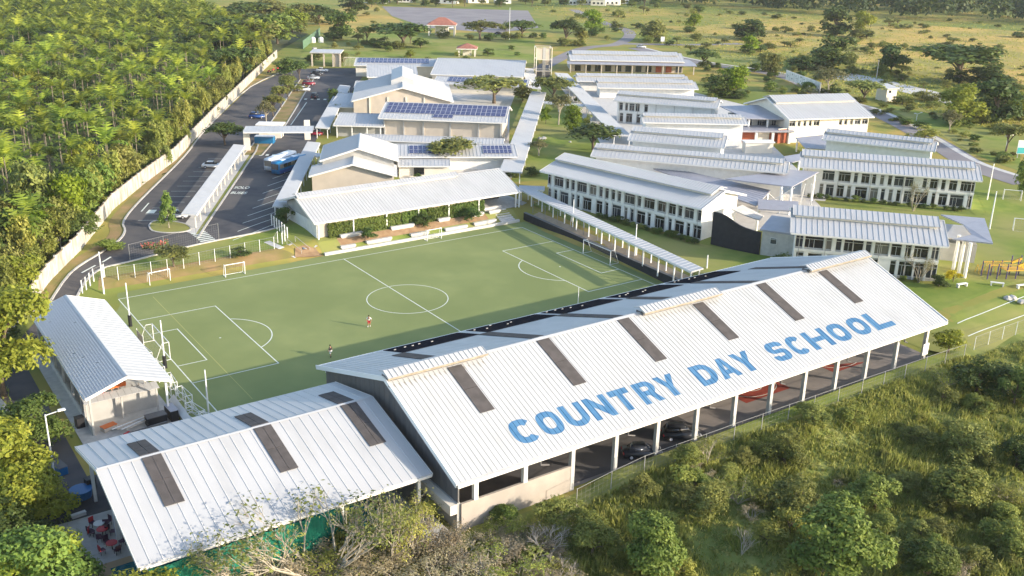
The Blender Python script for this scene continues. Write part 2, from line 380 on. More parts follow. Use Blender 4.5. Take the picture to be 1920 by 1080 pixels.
# right side
drape('walkway_mound', [(wallx(24)+.6, 24), (wallx(24)+2.3, 24), (wallx(-25)+2.3, -25), (wallx(-25)+.6, -25)], .05, 'mound', 1.2)
drape('classroom_lawn', [(47, 30), (wallx(24)+3.6, 28), (wallx(-25)+3.4, -25), (56, -30), (62, -23), (58.6, -16), (54.3, -8), (47.5, 27)], .03, 'lawn', 2)
drape('school_lawn', [(51.5, -28), (51, -60.5), (112, -52), (128, -30), (140, -14), (128, -6), (115, -22), (96, 2), (74, -28), (72, -42), (58, -24)], .03, 'lawn', 3)
drape('small_pitch', [(99, -28), (118.5, -22), (130, -13), (136.5, -21), (124, -36), (112.5, -40)], .06, 'lawn', 3)
drape('courtyard_lawn', [(50.5, 45), (64, 66), (100, 118), (122, 146), (140, 150), (119, 112), (96, 72), (86, 57), (62, 42)], .03, 'lawn', 4)
drape('courtyard_paving', [(30, 56), (58, 46), (100, 116), (130, 158), (100, 178), (70, 140), (44, 96)], .02, 'paving', 5)
drape('class_paving', [(58, 40), (86, 57), (96, 72), (140, 146), (176, 138), (170, 90), (135, 50), (100, 2), (76, -12), (60, 0)], .022, 'paving', 5)
road_r = smooth_line([at(1190, 90)[:2], at(1310, 118)[:2], at(1470, 143)[:2], at(1560, 186)[:2], at(1650, 214)[:2], at(1745, 262)[:2], at(1830, 312)[:2], at(1925, 345)[:2]], 5)
strip_mesh('country_road', road_r, 7.5, .05, 'asphalt_old')
strip_mesh('roadside_path', [(p[0]+5.5, p[1]+3.5) for p in road_r], 1.7, .06, 'paving')
strip_mesh('upper_lane', smooth_line([at(1010, 130)[:2], at(1090, 92)[:2], at(1160, 82)[:2], at(1180, 60)[:2], at(1130, 42)[:2], at(1075, 18)[:2]], 5), 6, .05, 'asphalt_old')
strip_mesh('cross_lane', smooth_line([at(1160, 82)[:2], at(1290, 84)[:2], at(1390, 82)[:2]], 4), 6, .055, 'asphalt_old')
drape('gravel_lot', P2((716, 12), (990, 20), (1010, 52), (930, 62), (800, 52), (735, 30)), .05, 'asphalt_old', 25)
drape('far_lawn', P2((590, 62), (1000, 62), (1010, 120), (560, 112)), .04, 'lawn', 12)
drape('road_lawn', P2((1060, 92), (1500, 110), (1480, 136), (1310, 112), (1180, 98)), .035, 'lawn', 12)
drape('side_lawn', P2((1640, 190), (1910, 250), (1915, 322), (1840, 295), (1750, 246)), .035, 'lawn', 8)
MT['field'] = mat('dry_field_grass', (.56, .38, .12), .95, (.44, .31, .09), .28, .38, .6, c3=(.30, .27, .08), sc3=.03, bump=.5, bsc=2, spec=.1)
drape('dry_field', P2((1255, 66), (1330, 46), (1480, 42), (1700, 46), (1940, 60), (1960, 150), (1930, 190), (1830, 168), (1690, 130), (1600, 118), (1480, 92), (1400, 80)), .03, 'field', 30)
drape('dry_verge', P2((600, 26), (700, 2), (730, 30), (800, 60), (720, 62), (650, 72), (600, 60)), .03, 'field', 30)
strip_mesh('lawn_line', P2((1795, 607), (1930, 553)), .16, .06, 'line'); strip_mesh('lawn_line', P2((1815, 631), (1930, 588)), .16, .06, 'line')
drape('field_track', P2((1560, 130), (1660, 150), (1790, 180), (1790, 198), (1690, 172), (1560, 146)), .05, 'paving', 10)
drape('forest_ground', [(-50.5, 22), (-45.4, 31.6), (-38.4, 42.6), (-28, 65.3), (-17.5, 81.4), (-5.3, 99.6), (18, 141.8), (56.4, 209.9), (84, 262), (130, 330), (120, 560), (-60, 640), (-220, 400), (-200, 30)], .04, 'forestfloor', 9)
# road markings
marks = []
def rmark(name, pts, off=.045, m='line'):
    marks.append(drape(name, pts, off, m, 2))
def qd(c, ux, uy, a, b):
    u = Vector((ux, uy)).normalized(); v = Vector((-u.y, u.x)); c = Vector(c)
    return [tuple(c+u*a/2+v*b/2), tuple(c-u*a/2+v*b/2), tuple(c-u*a/2-v*b/2), tuple(c+u*a/2-v*b/2)]
for i in range(7):   # zebra by the embankment
    t = i/6; rmark('crossing_stripe', qd((-18.2+(-18.0+18.2)*t+.35, 42.6+(37.4-42.6)*t), 1, .05, 2.6, .45))
for i in range(8):
    t = i/7; rmark('crossing_stripe', qd((14.2+(23.0-14.2)*t, 95.2+(90.2-95.2)*t), .5, .86, 1.5, .7))
for i in range(9):
    t = i/8; rmark('crossing_stripe', qd((49.5+(62.5-49.5)*t, 164.5+(156-164.5)*t), .5, .86, 1.8, .8))
for i in range(11):  # bus bays, right lot
    t = i/10; a = Vector(at(436+94*t, 447-140*t, 2)[:2]); b = Vector(at(513+62*t, 421-130*t, 2)[:2]); rmark('bay_line', ribbon([a, b], .14))
for i in range(13):  # car bays beside the shelter, left lot
    t = i/12; a = Vector((-20.4+29*t*.93, 53+44*t*.95)); d = Vector((-.87, .49)); rmark('bay_line', ribbon([a, a+d*4.8], .12))
rmark('lane_mark', ribbon(P2((265, 397), (279, 381)), .25)); rmark('lane_mark', qd(at(284, 397)[:2], .5, .86, 2.4, 1.5))
rmark('lane_mark', ribbon(P2((153, 512), (179, 498)), .3)); rmark('lane_mark', ribbon(P2((192, 492), (208, 482)), .3))
rmark('lane_mark', ribbon(P2((545, 235), (575, 192)), .22)); rmark('lane_mark', ribbon(P2((640, 182), (655, 160)), .22))
# ------------------------------------------------------------------ buildings
MESH = {}
def shared(key, fn):
    if key not in MESH: MESH[key] = fn()
    return MESH[key]
def mesh_of(mb, name, mats):
    me = bpy.data.meshes.new(name); me.from_pydata(mb.v, [], mb.f)
    for x in (mats if isinstance(mats, (list, tuple)) else [mats]): me.materials.append(MT[x])
    if len(me.materials) > 1: me.polygons.foreach_set('material_index', mb.m)
    me.update(); return me
def window(root, u, v, z0, z1, wd, sgn=-1):
    """window with frame, facing -v; recessed"""
    hh = z1-z0; key = ('win', round(wd, 1), round(hh, 1)); wd = round(wd, 1); hh = round(hh, 1)
    def fr():
        mb = MB(); t = .07
        mb.box(-wd/2, -wd/2+t, -.06, .06, 0, hh).box(wd/2-t, wd/2, -.06, .06, 0, hh)
        mb.box(-wd/2+t, wd/2-t, -.06, .06, 0, t).box(-wd/2+t, wd/2-t, -.06, .06, hh-t, hh)
        mb.box(-wd/2+t, wd/2-t, -.05, .05, hh*.74, hh*.74+.06)
        if wd > 1.4: mb.box(-.03, .03, -.05, .05, t, hh*.74)
        if wd > 2.1: mb.box(-wd/4-.03, -wd/4+.03, -.048, .048, t, hh*.74)
        return mesh_of(mb, 'window', 'frame')
    def pn():
        mb = MB(); mb.box(-wd/2+.03, wd/2-.03, -.015, .015, .03, hh-.03); return mesh_of(mb, 'pane', 'glass')
    f = inst('window', shared(key, fr), root, (u, v, z0)); inst('pane', shared(key+('p',), pn), f)
    return f
def facade(root, u0, u1, v, z0, z1, ops, wz, dep=.36, m='white'):
    """white piers standing proud, a window recessed in every opening; ops = (centre, width)"""
    ops = sorted(ops); edges = [u0]
    for c, wd in ops:
        window(root, c, v+dep-.08, wz[0], wz[1], wd)
        edges += [max(edges[-1]+.02, c-wd/2), c+wd/2]
        if wz[0]-z0 > .05:
            mb = MB(); mb.box(c-wd/2+.003, c+wd/2-.003, v+.12, v+dep, z0, wz[0]); mb.build('window_sill_wall', 'grey', root)
    edges.append(u1)
    for i in range(0, len(edges), 2):
        if edges[i+1]-edges[i] > .05:
            wv = edges[i+1]-edges[i]
            me = shared(('pier', round(wv, 2), round(z1-z0, 2), dep, m), lambda: mesh_of(MB().box(0, wv, 0, dep, 0, z1-z0), 'wall_pier', m))
            inst('wall_pier', me, root, (edges[i], v, z0))
def u_on(A, B, off, px, py):
    A = Vector(A[:2]); B = Vector(B[:2]); u = (B-A).normalized(); v = Vector((-u.y, u.x))
    d = proj_ray(px, py); o = Vector(CAM[:2])-A; dd = Vector(d[:2])
    t = (off-o.dot(v))/dd.dot(v); return (o+dd*t).dot(u)
def slope_slab(mb, u0, u1, v0, z0, v1, z1, t=.16, m=0):
    n = Vector((0, -(z1-z0), (v1-v0))).normalized()
    if n.z < 0: n = -n
    q = [(u0, v0, z0), (u1, v0, z0), (u1, v1, z1), (u0, v1, z1)]
    if v1 < v0: q = [q[0], q[3], q[2], q[1]]
    mb.slab(q, t, m, n)
def rib_set(mb, u0, u1, v0, z0, v1, z1, sp, wd=.07, ht=.055):
    n = Vector((0, -(z1-z0), (v1-v0))).normalized()
    if n.z < 0: n = -n
    k = max(1, int(round((u1-u0)/sp))); s = (u1-u0)/k
    for i in range(k+1):
        u = min(u1-wd/2, max(u0+wd/2, u0+i*s))
        a = Vector((u-wd/2, v0, z0)); b = Vector((u+wd/2, v0, z0)); c = Vector((u+wd/2, v1, z1)); d = Vector((u-wd/2, v1, z1))
        e = n*.0; f = n*ht; x = Vector((wd*.22, 0, 0))
        mb.add([a+e, b+e, c+e, d+e, a+f+x, b+f-x, c+f-x, d+f+x], [(4, 5, 6, 7), (0, 4, 7, 3), (1, 2, 6, 5), (0, 1, 5, 4), (3, 7, 6, 2)])
def gable(name, label, cat, A, B, d1, d2, ze, zr, ze2=None, zb=2, oh=1.1, ou=.8, ribs=.6, mon=None, wall='white', group=None, roofm='roof', walls=True, far_ribs=True, fas='fascia', gut=True):
    A = Vector(A[:2]); B = Vector(B[:2]); L = (B-A).length; rz = math.atan2(B.y-A.y, B.x-A.x); ze2 = ze if ze2 is None else ze2
    r = thing(name, label, cat, (A.x, A.y, 0), rz, group)
    mb = MB(); slope_slab(mb, 0, L, 0, ze, d1-.001, zr); slope_slab(mb, 0, L, d1+d2, ze2, d1+.001, zr)
    rf = mb.build('roof', roofm, r)
    mb = MB()
    if ribs:
        rib_set(mb, 0, L, 0, ze, d1, zr, ribs)
        if far_ribs: rib_set(mb, 0, L, d1+d2, ze2, d1, zr, ribs)
        mb.build('roof_ribs', 'rib', rf, kind='stuff')
    mb = MB(); mb.add([(0, d1-.25, zr+.02-.25*(zr-ze)/d1+.06), (L, d1-.25, zr+.08-.25*(zr-ze)/d1), (L, d1, zr+.1), (0, d1, zr+.1), (0, d1+.25, zr+.08-.25*(zr-ze2)/d2), (L, d1+.25, zr+.08-.25*(zr-ze2)/d2)], [(0, 1, 2, 3), (3, 2, 5, 4)]); mb.build('ridge_cap', 'rib', r)
    # bargeboards and gutter
    for u in (-.05, L+.05):
        mb = MB(); mb.bar((u, -.03, ze-.12), (u, d1, zr-.12), .06, .34); mb.bar((u, d1, zr-.121), (u, d1+d2+.03, ze2-.121), .058, .34); mb.build('bargeboard', fas, r)
    if gut:
        mb = MB(); mb.box(.05, L-.05, -.16, -.01, ze-.28, ze-.04); mb.build('gutter', fas, r)
        mb = MB(); mb.box(.05, L-.05, d1+d2+.01, d1+d2+.16, ze2-.28, ze2-.04); mb.build('gutter', fas, r)
    if walls:
        z1 = ze+(zr-ze)*oh/d1-.2; z2 = ze2+(zr-ze2)*oh/d2-.2
        pr = [(oh+.36, zb-.4), (d1+d2-oh, zb-.4), (d1+d2-oh, z2), (d1, zr-.22), (oh+.36, z1+.1*(zr-ze)/d1)]
        mb = MB(); k = 5
        mb.add([(ou, v, z) for v, z in pr]+[(L-ou, v, z) for v, z in pr], [tuple(range(5))[::-1], tuple(range(5, 10))]+[(i, (i+1) % 5, 5+(i+1) % 5, 5+i) for i in range(5)])
        mb.build('wall', wall, r)
    if mon:
        u0, u1, mw, rise = mon; s1 = (zr-ze)/d1; s2 = (zr-ze2)/d2
        mb = MB(); slope_slab(mb, u0, u1, d1-mw, zr+rise-mw*s1, d1-.001, zr+rise, .12); slope_slab(mb, u0, u1, d1+mw*.7, zr+rise-mw*.7*s2, d1+.001, zr+rise, .12)
        mo = mb.build('ridge_monitor', roofm, r)
        if ribs:
            mb = MB(); rib_set(mb, u0, u1, d1-mw, zr+rise-mw*s1, d1, zr+rise, ribs); mb.build('monitor_ribs', 'rib', mo, kind='stuff')
        i = .45; mb = MB()
        mb.box(u0+i, u1-i, d1-mw+i, d1-mw+i+.08, zr-mw*s1-.2, zr+rise-(mw-i)*s1-.1)
        mb.box(u0+i, u1-i, d1+mw*.7-i-.08, d1+mw*.7-i, zr-mw*.7*s2-.2, zr+rise-(mw*.7-i)*s2-.1)
        for uu in (u0+i, u1-i-.08):
            mb.add([(uu+t, v, z) for t in (0, .08) for v, z in ((d1-mw+i+.08, zr-mw*s1-.1), (d1+mw*.7-i-.08, zr-mw*.7*s2-.1), (d1+mw*.7-i-.08, zr+rise-(mw*.7-i)*s2-.12), (d1, zr+rise-.13), (d1-mw+i+.08, zr+rise-(mw-i)*s1-.12))],
                   [(0, 1, 2, 3, 4)[::-1], (5, 6, 7, 8, 9)]+[(j, (j+1) % 5, 5+(j+1) % 5, 5+j) for j in range(5)])
        mb.build('monitor_wall', 'cream', mo)
    r['L'] = L
    return r, L
def columns(r, us, v, z0, z1, wd=.4, m='white', name='column'):
    me = shared((name, wd, round(z1-z0, 2), m), lambda: mesh_of(MB().box(-wd/2, wd/2, -wd/2, wd/2, 0, z1-z0), name, m))
    for u in us: inst(name, me, r, (u, v, z0))
# ---- the long pavilion with the lettering
PX0, PX1, PY0, PYR, PY1, PZE, PZR = -26.6, 50.1, -57.2, -43.4, -26.6, 5.5, 10.8
d1, d2, LL = PYR-PY0, PY1-PYR, PX1-PX0
pav = thing('sports_pavilion', 'long white metal roofed sports hall with big blue lettering beside the football pitch', 'sports hall', (PX0, PY0, 0))
mb = MB(); slope_slab(mb, 0, LL, 0, PZE-.03, d1, PZR-.03, .14); slope_slab(mb, 0, LL, d1+d2, PZE-.03, d1, PZR-.03, .14); mb.build('roof_deck', 'roof', pav)
def panel_mesh(wd, ln):
    mb = MB(); t = .025; rw = .12; rh = .065
    mb.add([(0, 0, t), (wd-rw, 0, t), (wd-rw*.75, 0, rh), (wd-rw*.25, 0, rh), (wd, 0, t), (0, ln, t), (wd-rw, ln, t), (wd-rw*.75, ln, rh), (wd-rw*.25, ln, rh), (wd, ln, t),
            (0, 0, 0), (wd, 0, 0), (0, ln, 0), (wd, ln, 0)],
           [(0, 1, 6, 5), (1, 2, 7, 6), (2, 3, 8, 7), (3, 4, 9, 8), (10, 11, 4, 3, 2, 1, 0), (5, 6, 7, 8, 9, 13, 12)])
    return mesh_of(mb, 'roof_panel', 'roof')
def slope_obj(o, u, v, z, ang, flip=False):
    """lay an object built in (u, slope, normal) on a roof slope"""
    o.location = (u, v, z)
    o.rotation_euler = (ang, 0, 0) if not flip else (ang, 0, math.pi)
    return o
NP = 130; PWD = LL/NP; s1 = math.hypot(d1, PZR-PZE); s2 = math.hypot(d2, PZR-PZE); a1 = math.atan2(PZR-PZE, d1); a2 = math.atan2(PZR-PZE, d2)
m1 = panel_mesh(PWD, s1); m2 = panel_mesh(PWD, s2)
for i in range(NP):
    slope_obj(inst('roof_panel', m1, pav), i*PWD, 0, PZE, a1)
    slope_obj(inst('roof_panel', m2, pav), (i+1)*PWD, d1+d2, PZE, a2, True)
n1 = Vector((0, -math.sin(a1), math.cos(a1))); n2 = Vector((0, math.sin(a2), math.cos(a2)))
def near(u, s, k=0): return Vector((u, 0, PZE))+Vector((0, math.cos(a1), math.sin(a1)))*s+n1*k
def farp(u, s, k=0): return Vector((u, d1+d2, PZE))+Vector((0, -math.cos(a2), math.sin(a2)))*s+n2*k
def sheet(name, pos, u0, u1, q0, q1, m, k=.11, t=.05, parent=None, seam=True):
    p = parent or pav; mb = MB()
    cut = [q0, q1] if not seam else [q0, (q0+q1)/2, q1]
    for j in range(len(cut)-1):
        g = .02; q = [pos(u0, cut[j]+g, k), pos(u1, cut[j]+g, k), pos(u1, cut[j+1]-g, k), pos(u0, cut[j+1]-g, k)]
        q2 = [pos(u0, cut[j]+g, k-t), pos(u1, cut[j]+g, k-t), pos(u1, cut[j+1]-g, k-t), pos(u0, cut[j+1]-g, k-t)]
        if pos(0, 1, 0).y < pos(0, 0, 0).y: q.reverse(); q2.reverse()
        mb.add(q2+q, MB.BF)
    return mb.build(name, m, p)
for x in (-18.9, -7.1, 4.6, 16.3, 28.1, 39.8):
    u = x-PX0; sheet('skylight', near, u-.85, u+.85, 7.0, s1-.35 if x in (-7.1, 4.6, 28.1) else s1-.9, 'sky')
    sheet('skylight', farp, u-.8, u+.8, 5.6, s2-.5, 'sky')
for a, b in ((-18.2, -7.7), (-6.5, 4.2), (5.2, 15.1), (16.4, 26.2), (27.6, 37.6)):
    o = sheet('dark_roof_panel', farp, a-PX0, b-PX0, .3, 5.5, 'dark', seam=False)
    mb = MB()
    for k in range(5):
        u = a-PX0+(b-a)*(k+.5)/9+rnd.uniform(-.3, .3); q = 1.2+rnd.uniform(0, 2.2); p = farp(u, q, .16); mb.box(p.x-.13, p.x+.13, p.y-.05, p.y+.05, p.z-.06, p.z+.05)
    mb.build('fixing_bracket', 'grey', o, kind='stuff')
def vent(r, u0, u1, d1_, zr, sA, sB, mw, rise, near_end=True):
    mb = MB(); slope_slab(mb, u0, u1, d1_-mw, zr+rise-mw*sA, d1_, zr+rise, .1); slope_slab(mb, u0, u1, d1_+.9, zr+rise-.9*sB, d1_+.002, zr+rise-.001, .1)
    v = mb.build('ridge_vent', 'roof', r); mb = MB(); rib_set(mb, u0, u1, d1_-mw, zr+rise-mw*sA, d1_, zr+rise, PWD, .1, .07); mb.build('vent_ribs', 'rib', v, kind='stuff')
    mb = MB(); mb.box(u0, u1, d1_-mw-.05, d1_-mw-.002, zr+rise-mw*sA-.2, zr+rise-mw*sA-.02); mb.build('vent_flashing', 'rust', v)
    mb = MB(); mb.box(u0+.2, u1-.2, d1_-mw+.5, d1_-mw+.56, zr-mw*sA, zr+rise-(mw-.5)*sA-.12); mb.box(u0+.2, u0+.26, d1_-mw+.57, d1_+.6, zr-mw*sA, zr+rise-.62); mb.build('vent_louvre', 'gable', v)
    # rust stains run down from the vent
for a, b in ((-26.8, -14.9), (7.3, 20.2), (37.1, 49.9)):
    vent(pav, a-PX0, b-PX0, d1, PZR, math.tan(a1), math.tan(a2), 1.15, .8)
    mb = MB()
    for k in range(int((b-a)/PWD)):
        u = (math.floor((a-PX0)/PWD)+1+k)*PWD-.16; l = rnd.uniform(.3, .75); e = .036
        mb.add([near(u-.03, s1-1.25-l, e), near(u+.0, s1-1.25-l, e), near(u+.02, s1-1.2, e), near(u-.1, s1-1.2, e)], [(0, 1, 2, 3)])
    mb.build('rust_stain', 'rust', pav, kind='stuff')
mb = MB()
for p in (near, farp):
    q = [p(0, (s1 if p is near else s2)-.35, .1), p(LL, (s1 if p is near else s2)-.35, .1), p(LL, (s1 if p is near else s2)+.03, .1), p(0, (s1 if p is near else s2)+.03, .1)]
    if p is farp: q.reverse()
    mb.add(q, [(0, 1, 2, 3)])
mb.build('ridge_cap', 'rib', pav)
for u in (-.06, LL+.06):
    mb = MB(); mb.bar((u, -.1, PZE-.12), (u, d1, PZR-.12), .1, .5); mb.bar((u, d1, PZR-.121), (u, d1+d2+.1, PZE-.121), .098, .5); mb.build('bargeboard', 'steel', pav)
mb = MB(); mb.box(.05, LL-.05, -.3, -.02, PZE-.36, PZE-.05); mb.build('gutter', 'fascia', pav)
mb = MB(); mb.box(.05, LL-.05, d1+d2+.02, d1+d2+.28, PZE-.3, PZE-.02); mb.build('gutter', 'steel', pav)
mb = MB(); mb.box(.8, LL-.8, .35, .75, PZE-.75, PZE-.2); mb.build('eave_beam', 'cream', pav)
mb = MB(); mb.box(.8, LL-.8, d1+d2-.9, d1+d2-.5, PZE-.8, PZE-.2); mb.build('eave_beam', 'white', pav)
cx = [-12.6, -6.9, -1.1, 4.7, 10.7, 16.7, 22.6, 28.5, 34.4, 40.5, 46.9]
columns(pav, [x-PX0 for x in cx], .55, -.2, PZE-.7, .45, 'colgrey'); columns(pav, [x-PX0 for x in cx], d1+d2-.7, -.2, PZE-.7, .5, 'white')
columns(pav, [x-PX0 for x in cx[1::2]], d1, -.2, PZR-.6, .45, 'grey', 'inner_column')
for x in cx: 
    u = x-PX0; mb = MB(); mb.bar((u, .7, PZE-.45), (u, d1, PZR-.45), .16, .34); mb.bar((u, d1, PZR-.451), (u, d1+d2-.7, PZE-.451), .158, .34); mb.build('roof_truss', 'white', pav)
for u in (9.5, 20.7, 32.5, 44, 56, 67.5):
    mb = MB(); mb.tube((u, -.18, PZE-.3), (u, -.18, PZE-.85), .09, n=8); mb.tube((u, -.18, PZE-.85), (u+1.4, .3, PZE-1.5), .08, n=8); mb.build('downpipe', 'gable', pav)
# left gable: dark cladding, one panel at a time
ku = .55; npan = 26; vv = np.linspace(.6, d1+d2-1.2, npan+1)
def rz_(v): return PZE+(PZR-PZE)*(v/d1 if v < d1 else (d1+d2-v)/d2)-.3
for i in range(npan):
    a, b = vv[i]+.02, vv[i+1]-.02; zz = 3.0
    mb = MB(); mb.add([(ku+t, v, z) for t in (0, .07) for v, z in ((a, zz), (b, zz), (b, rz_(b)), (a, rz_(a)))], [(0, 1, 2, 3), (7, 6, 5, 4), (0, 4, 5, 1), (1, 5, 6, 2), (2, 6, 7, 3), (3, 7, 4, 0)])
    mb.build('cladding_panel', 'gable', pav)
mb = MB(); mb.box(ku+.08, ku+.12, .6, d1+d2-1.2, 2.9, 5.2); mb.box(ku-.1, ku+.25, .58, d1+d2-1.2, -.8, 2.98); mb.build('end_wall', 'grey', pav)
mb = MB(); mb.box(ku-.85, ku-.12, .55, 12, 1.9, 2.9); mb.build('ledge_beam', 'cream', pav)
mb = MB(); mb.box(ku+.26, 13.8, .36, .62, -1.2, 2.9); mb.build('side_wall', 'beige', pav)
columns(pav, [2.4, 8.1], .5, 2.91, PZE-.75, .45, 'white', 'wall_post')
mb = MB(); mb.box(ku+.3, 14, 8.6, 8.9, 0, 5.5); mb.build('inner_wall', 'tan', pav)
# right end wall pieces
mb = MB(); mb.box(LL-5.5, LL-1, d1+2, d1+2.3, 0, 6); mb.build('inner_wall', 'cream', pav)
# court floor
drape('court_floor', [(-25.8, -56.4), (49.5, -56.4), (49.5, -27.2), (-25.8, -27.2)], .035, 'courtfloor', 0)
drape('parking_floor', [(-25.5, -55.9), (8, -55.9), (8, -38), (-25.5, -38)], .045, 'asphalt', 0)
for x0, x1 in ((17.5, 25.5), (34, 41.5)):
    c = drape('basketball_court', [(x0, -52.6), (x1, -52.6), (x1, -43), (x0, -43)], .045, 'redcourt', 0)
    mb = MB()
    for q in (.8, 2.2): 
        pts = [((x0+x1)/2+q*1.6*math.cos(t), -50+q*math.sin(t)) for t in np.linspace(0, math.pi*2, 25)]
        for i in range(24): 
            a = Vector(pts[i]); b = Vector(pts[i+1]); n = Vector((-(b-a).y, (b-a).x)).normalized()*.05
            mb.add([(a.x+n.x, a.y+n.y, .051), (b.x+n.x, b.y+n.y, .051), (b.x-n.x, b.y-n.y, .051), (a.x-n.x, a.y-n.y, .051)], [(3, 2, 1, 0)])
    mb.build('court_line', 'line', c)
    drape('court_zone', [(x0-2.8, -50), (x0-.2, -50), (x0-.2, -45), (x0-2.8, -45)], .046, 'tealcourt', 0)
drape('verge_lawn', [(-10, -57.2), (50, -57.2), (50.5, -59.2), (-12, -59.2)], .04, 'lawn', 1.25)
# ---- lettering, following the corrugation
def arc(cx, cy, rx, ry, a0, a1, n=10): return [(cx+rx*math.cos(math.radians(a0+(a1-a0)*i/n)), cy+ry*math.sin(math.radians(a0+(a1-a0)*i/n))) for i in range(n+1)]
def ell(rx, ry, n=28, p=2.6, c=(.5, .5)):
    out = []
    for i in range(n):
        t = 2*math.pi*i/n; ct, st = math.cos(t), math.sin(t)
        out.append((c[0]+rx*math.copysign(abs(ct)**(2/p), ct), c[1]+ry*math.copysign(abs(st)**(2/p), st)))
    return out
def Cshape():
    def se(rx, ry, a0, a1, n=22):
        o = []
        for i in range(n+1):
            t = math.radians(a0+(a1-a0)*i/n); ct, st = math.cos(t), math.sin(t)
            o.append((.5+rx*math.copysign(abs(ct)**.77, ct), .5+ry*math.copysign(abs(st)**.77, st)))
        return o
    return [se(.5, .5, 38, 322)+se(.2, .25, 318, 42)]
GL = {
 'C': Cshape(), 'O': [ell(.5, .5), ell(.22, .25)],
 'U': [[(0, 1), (0, .35)]+arc(.5, .35, .5, .35, 180, 360, 12)+[(1, .35), (1, 1), (.7, 1), (.7, .38)]+arc(.5, .38, .2, .14, 0, -180, 8)[1:-1]+[(.3, .38), (.3, 1)]],
 'N': [[(0, 0), (0, 1), (.27, 1), (.72, .46), (.72, 1), (1, 1), (1, 0), (.74, 0), (.28, .56), (.28, 0)]],
 'T': [[(0, 1), (1, 1), (1, .74), (.66, .74), (.66, 0), (.34, 0), (.34, .74), (0, .74)]],
 'R': [[(0, 0), (0, 1), (.62, 1)]+arc(.62, .69, .36, .31, 80, -60, 8)+[(1, 0), (.68, 0), (.5, .36), (.3, .36), (.3, 0)], [(.3, .58), (.3, .78), (.56, .78)]+arc(.56, .68, .11, .1, 80, -80, 5)+[(.56, .58)]],
 'Y': [[(0, 1), (.32, 1), (.5, .66), (.68, 1), (1, 1), (.66, .42), (.66, 0), (.34, 0), (.34, .42)]],
 'D': [[(0, 0), (0, 1), (.5, 1)]+arc(.5, .5, .5, .5, 80, -80, 14)+[(.5, 0)], [(.3, .24), (.46, .24)]+arc(.46, .5, .23, .26, -75, 75, 8)+[(.46, .76), (.3, .76)]],
 'A': [[(0, 0), (.36, 1), (.64, 1), (1, 0), (.7, 0), (.645, .19), (.355, .19), (.3, 0)], [(.42, .41), (.58, .41), (.5, .7)]],
 'S': [[(.98, .72), (.98, .78)]+arc(.68, .76, .3, .24, 10, 90, 5)+arc(.32, .72, .32, .28, 90, 180, 6)+arc(.32, .68, .32, .27, 180, 262, 5)+[(.6, .4)]+arc(.6, .32, .1, .08, 70, -80, 5)+[(.38, .23), (.3, .3), (.02, .3), (.02, .24)]+arc(.32, .24, .3, .24, 190, 270, 5)+arc(.68, .28, .32, .28, 270, 360, 6)+arc(.68, .34, .32, .27, 0, 80, 5)+[(.42, .61)]+arc(.42, .68, .1, .08, 250, 100, 5)+[(.62, .77), (.7, .72)]],
 'H': [[(0, 0), (0, 1), (.26, 1), (.26, .62), (.74, .62), (.74, 1), (1, 1), (1, 0), (.74, 0), (.74, .38), (.26, .38), (.26, 0)]],
 'L': [[(0, 0), (0, 1), (.3, 1), (.3, .26), (1, .26), (1, 0)]]}
def prof(u):
    t = (u % PWD); rw = .12; rh = .065; b = .025
    if t < PWD-rw: return b
    if t < PWD-rw*.75: return b+(rh-b)*(t-(PWD-rw))/(rw*.25)
    if t < PWD-rw*.25: return rh
    return rh-(rh-b)*(t-(PWD-rw*.25))/(rw*.25)
def letter(ch, x0, x1, y0=1.85, y1=4.98):
    rings = GL[ch]; pts = [Vector((p[0], p[1], 0)) for rg in rings for p in rg]
    tri = tessellate_polygon([[Vector((p[0], p[1], 0)) for p in rg] for rg in rings])
    bm = bmesh.new(); u0 = x0-PX0; vs = [bm.verts.new((u0+p.x*(x1-x0), y0+p.y*(y1-y0), 0)) for p in pts]
    for t in tri:
        try: bm.faces.new([vs[i] for i in t])
        except ValueError: pass
    bmesh.ops.recalc_face_normals(bm, faces=bm.faces[:])
    i0 = int(u0/PWD)-1
    for i in range(i0, i0+int((x1-x0)/PWD)+4):
        for e in (0, -.12, -.09, -.03):
            bmesh.ops.bisect_plane(bm, geom=bm.verts[:]+bm.edges[:]+bm.faces[:], plane_co=((i+1)*PWD+e, 0, 0), plane_no=(1, 0, 0))
    for v in bm.verts: 
        q = near(v.co.x, v.co.y, prof(v.co.x)+.014); v.co = q
    for f in bm.faces:
        f.normal_update()
        if f.normal.z < 0: f.normal_flip()
    me = bpy.data.meshes.new('roof_letter'); bm.to_mesh(me); bm.free(); me.materials.append(MT['blue'])
    inst('roof_letter', me, pav)
for ch, a, b in (('C', -18.2, -15.4), ('O', -14.9, -12.2), ('U', -11.7, -8.9), ('N', -8.5, -5.6), ('T', -5.1, -2.5), ('R', -1.7, 1.0), ('Y', 1.4, 4.2), ('D', 6.8, 9.8), ('A', 10.1, 13.0), ('Y', 13.3, 16.2),
                 ('S', 19.0, 21.9), ('C', 22.5, 25.1), ('H', 25.8, 29.6), ('O', 30.1, 33.2), ('O', 34.0, 37.1), ('L', 37.7, 41.5)):
    letter(ch, a, b)
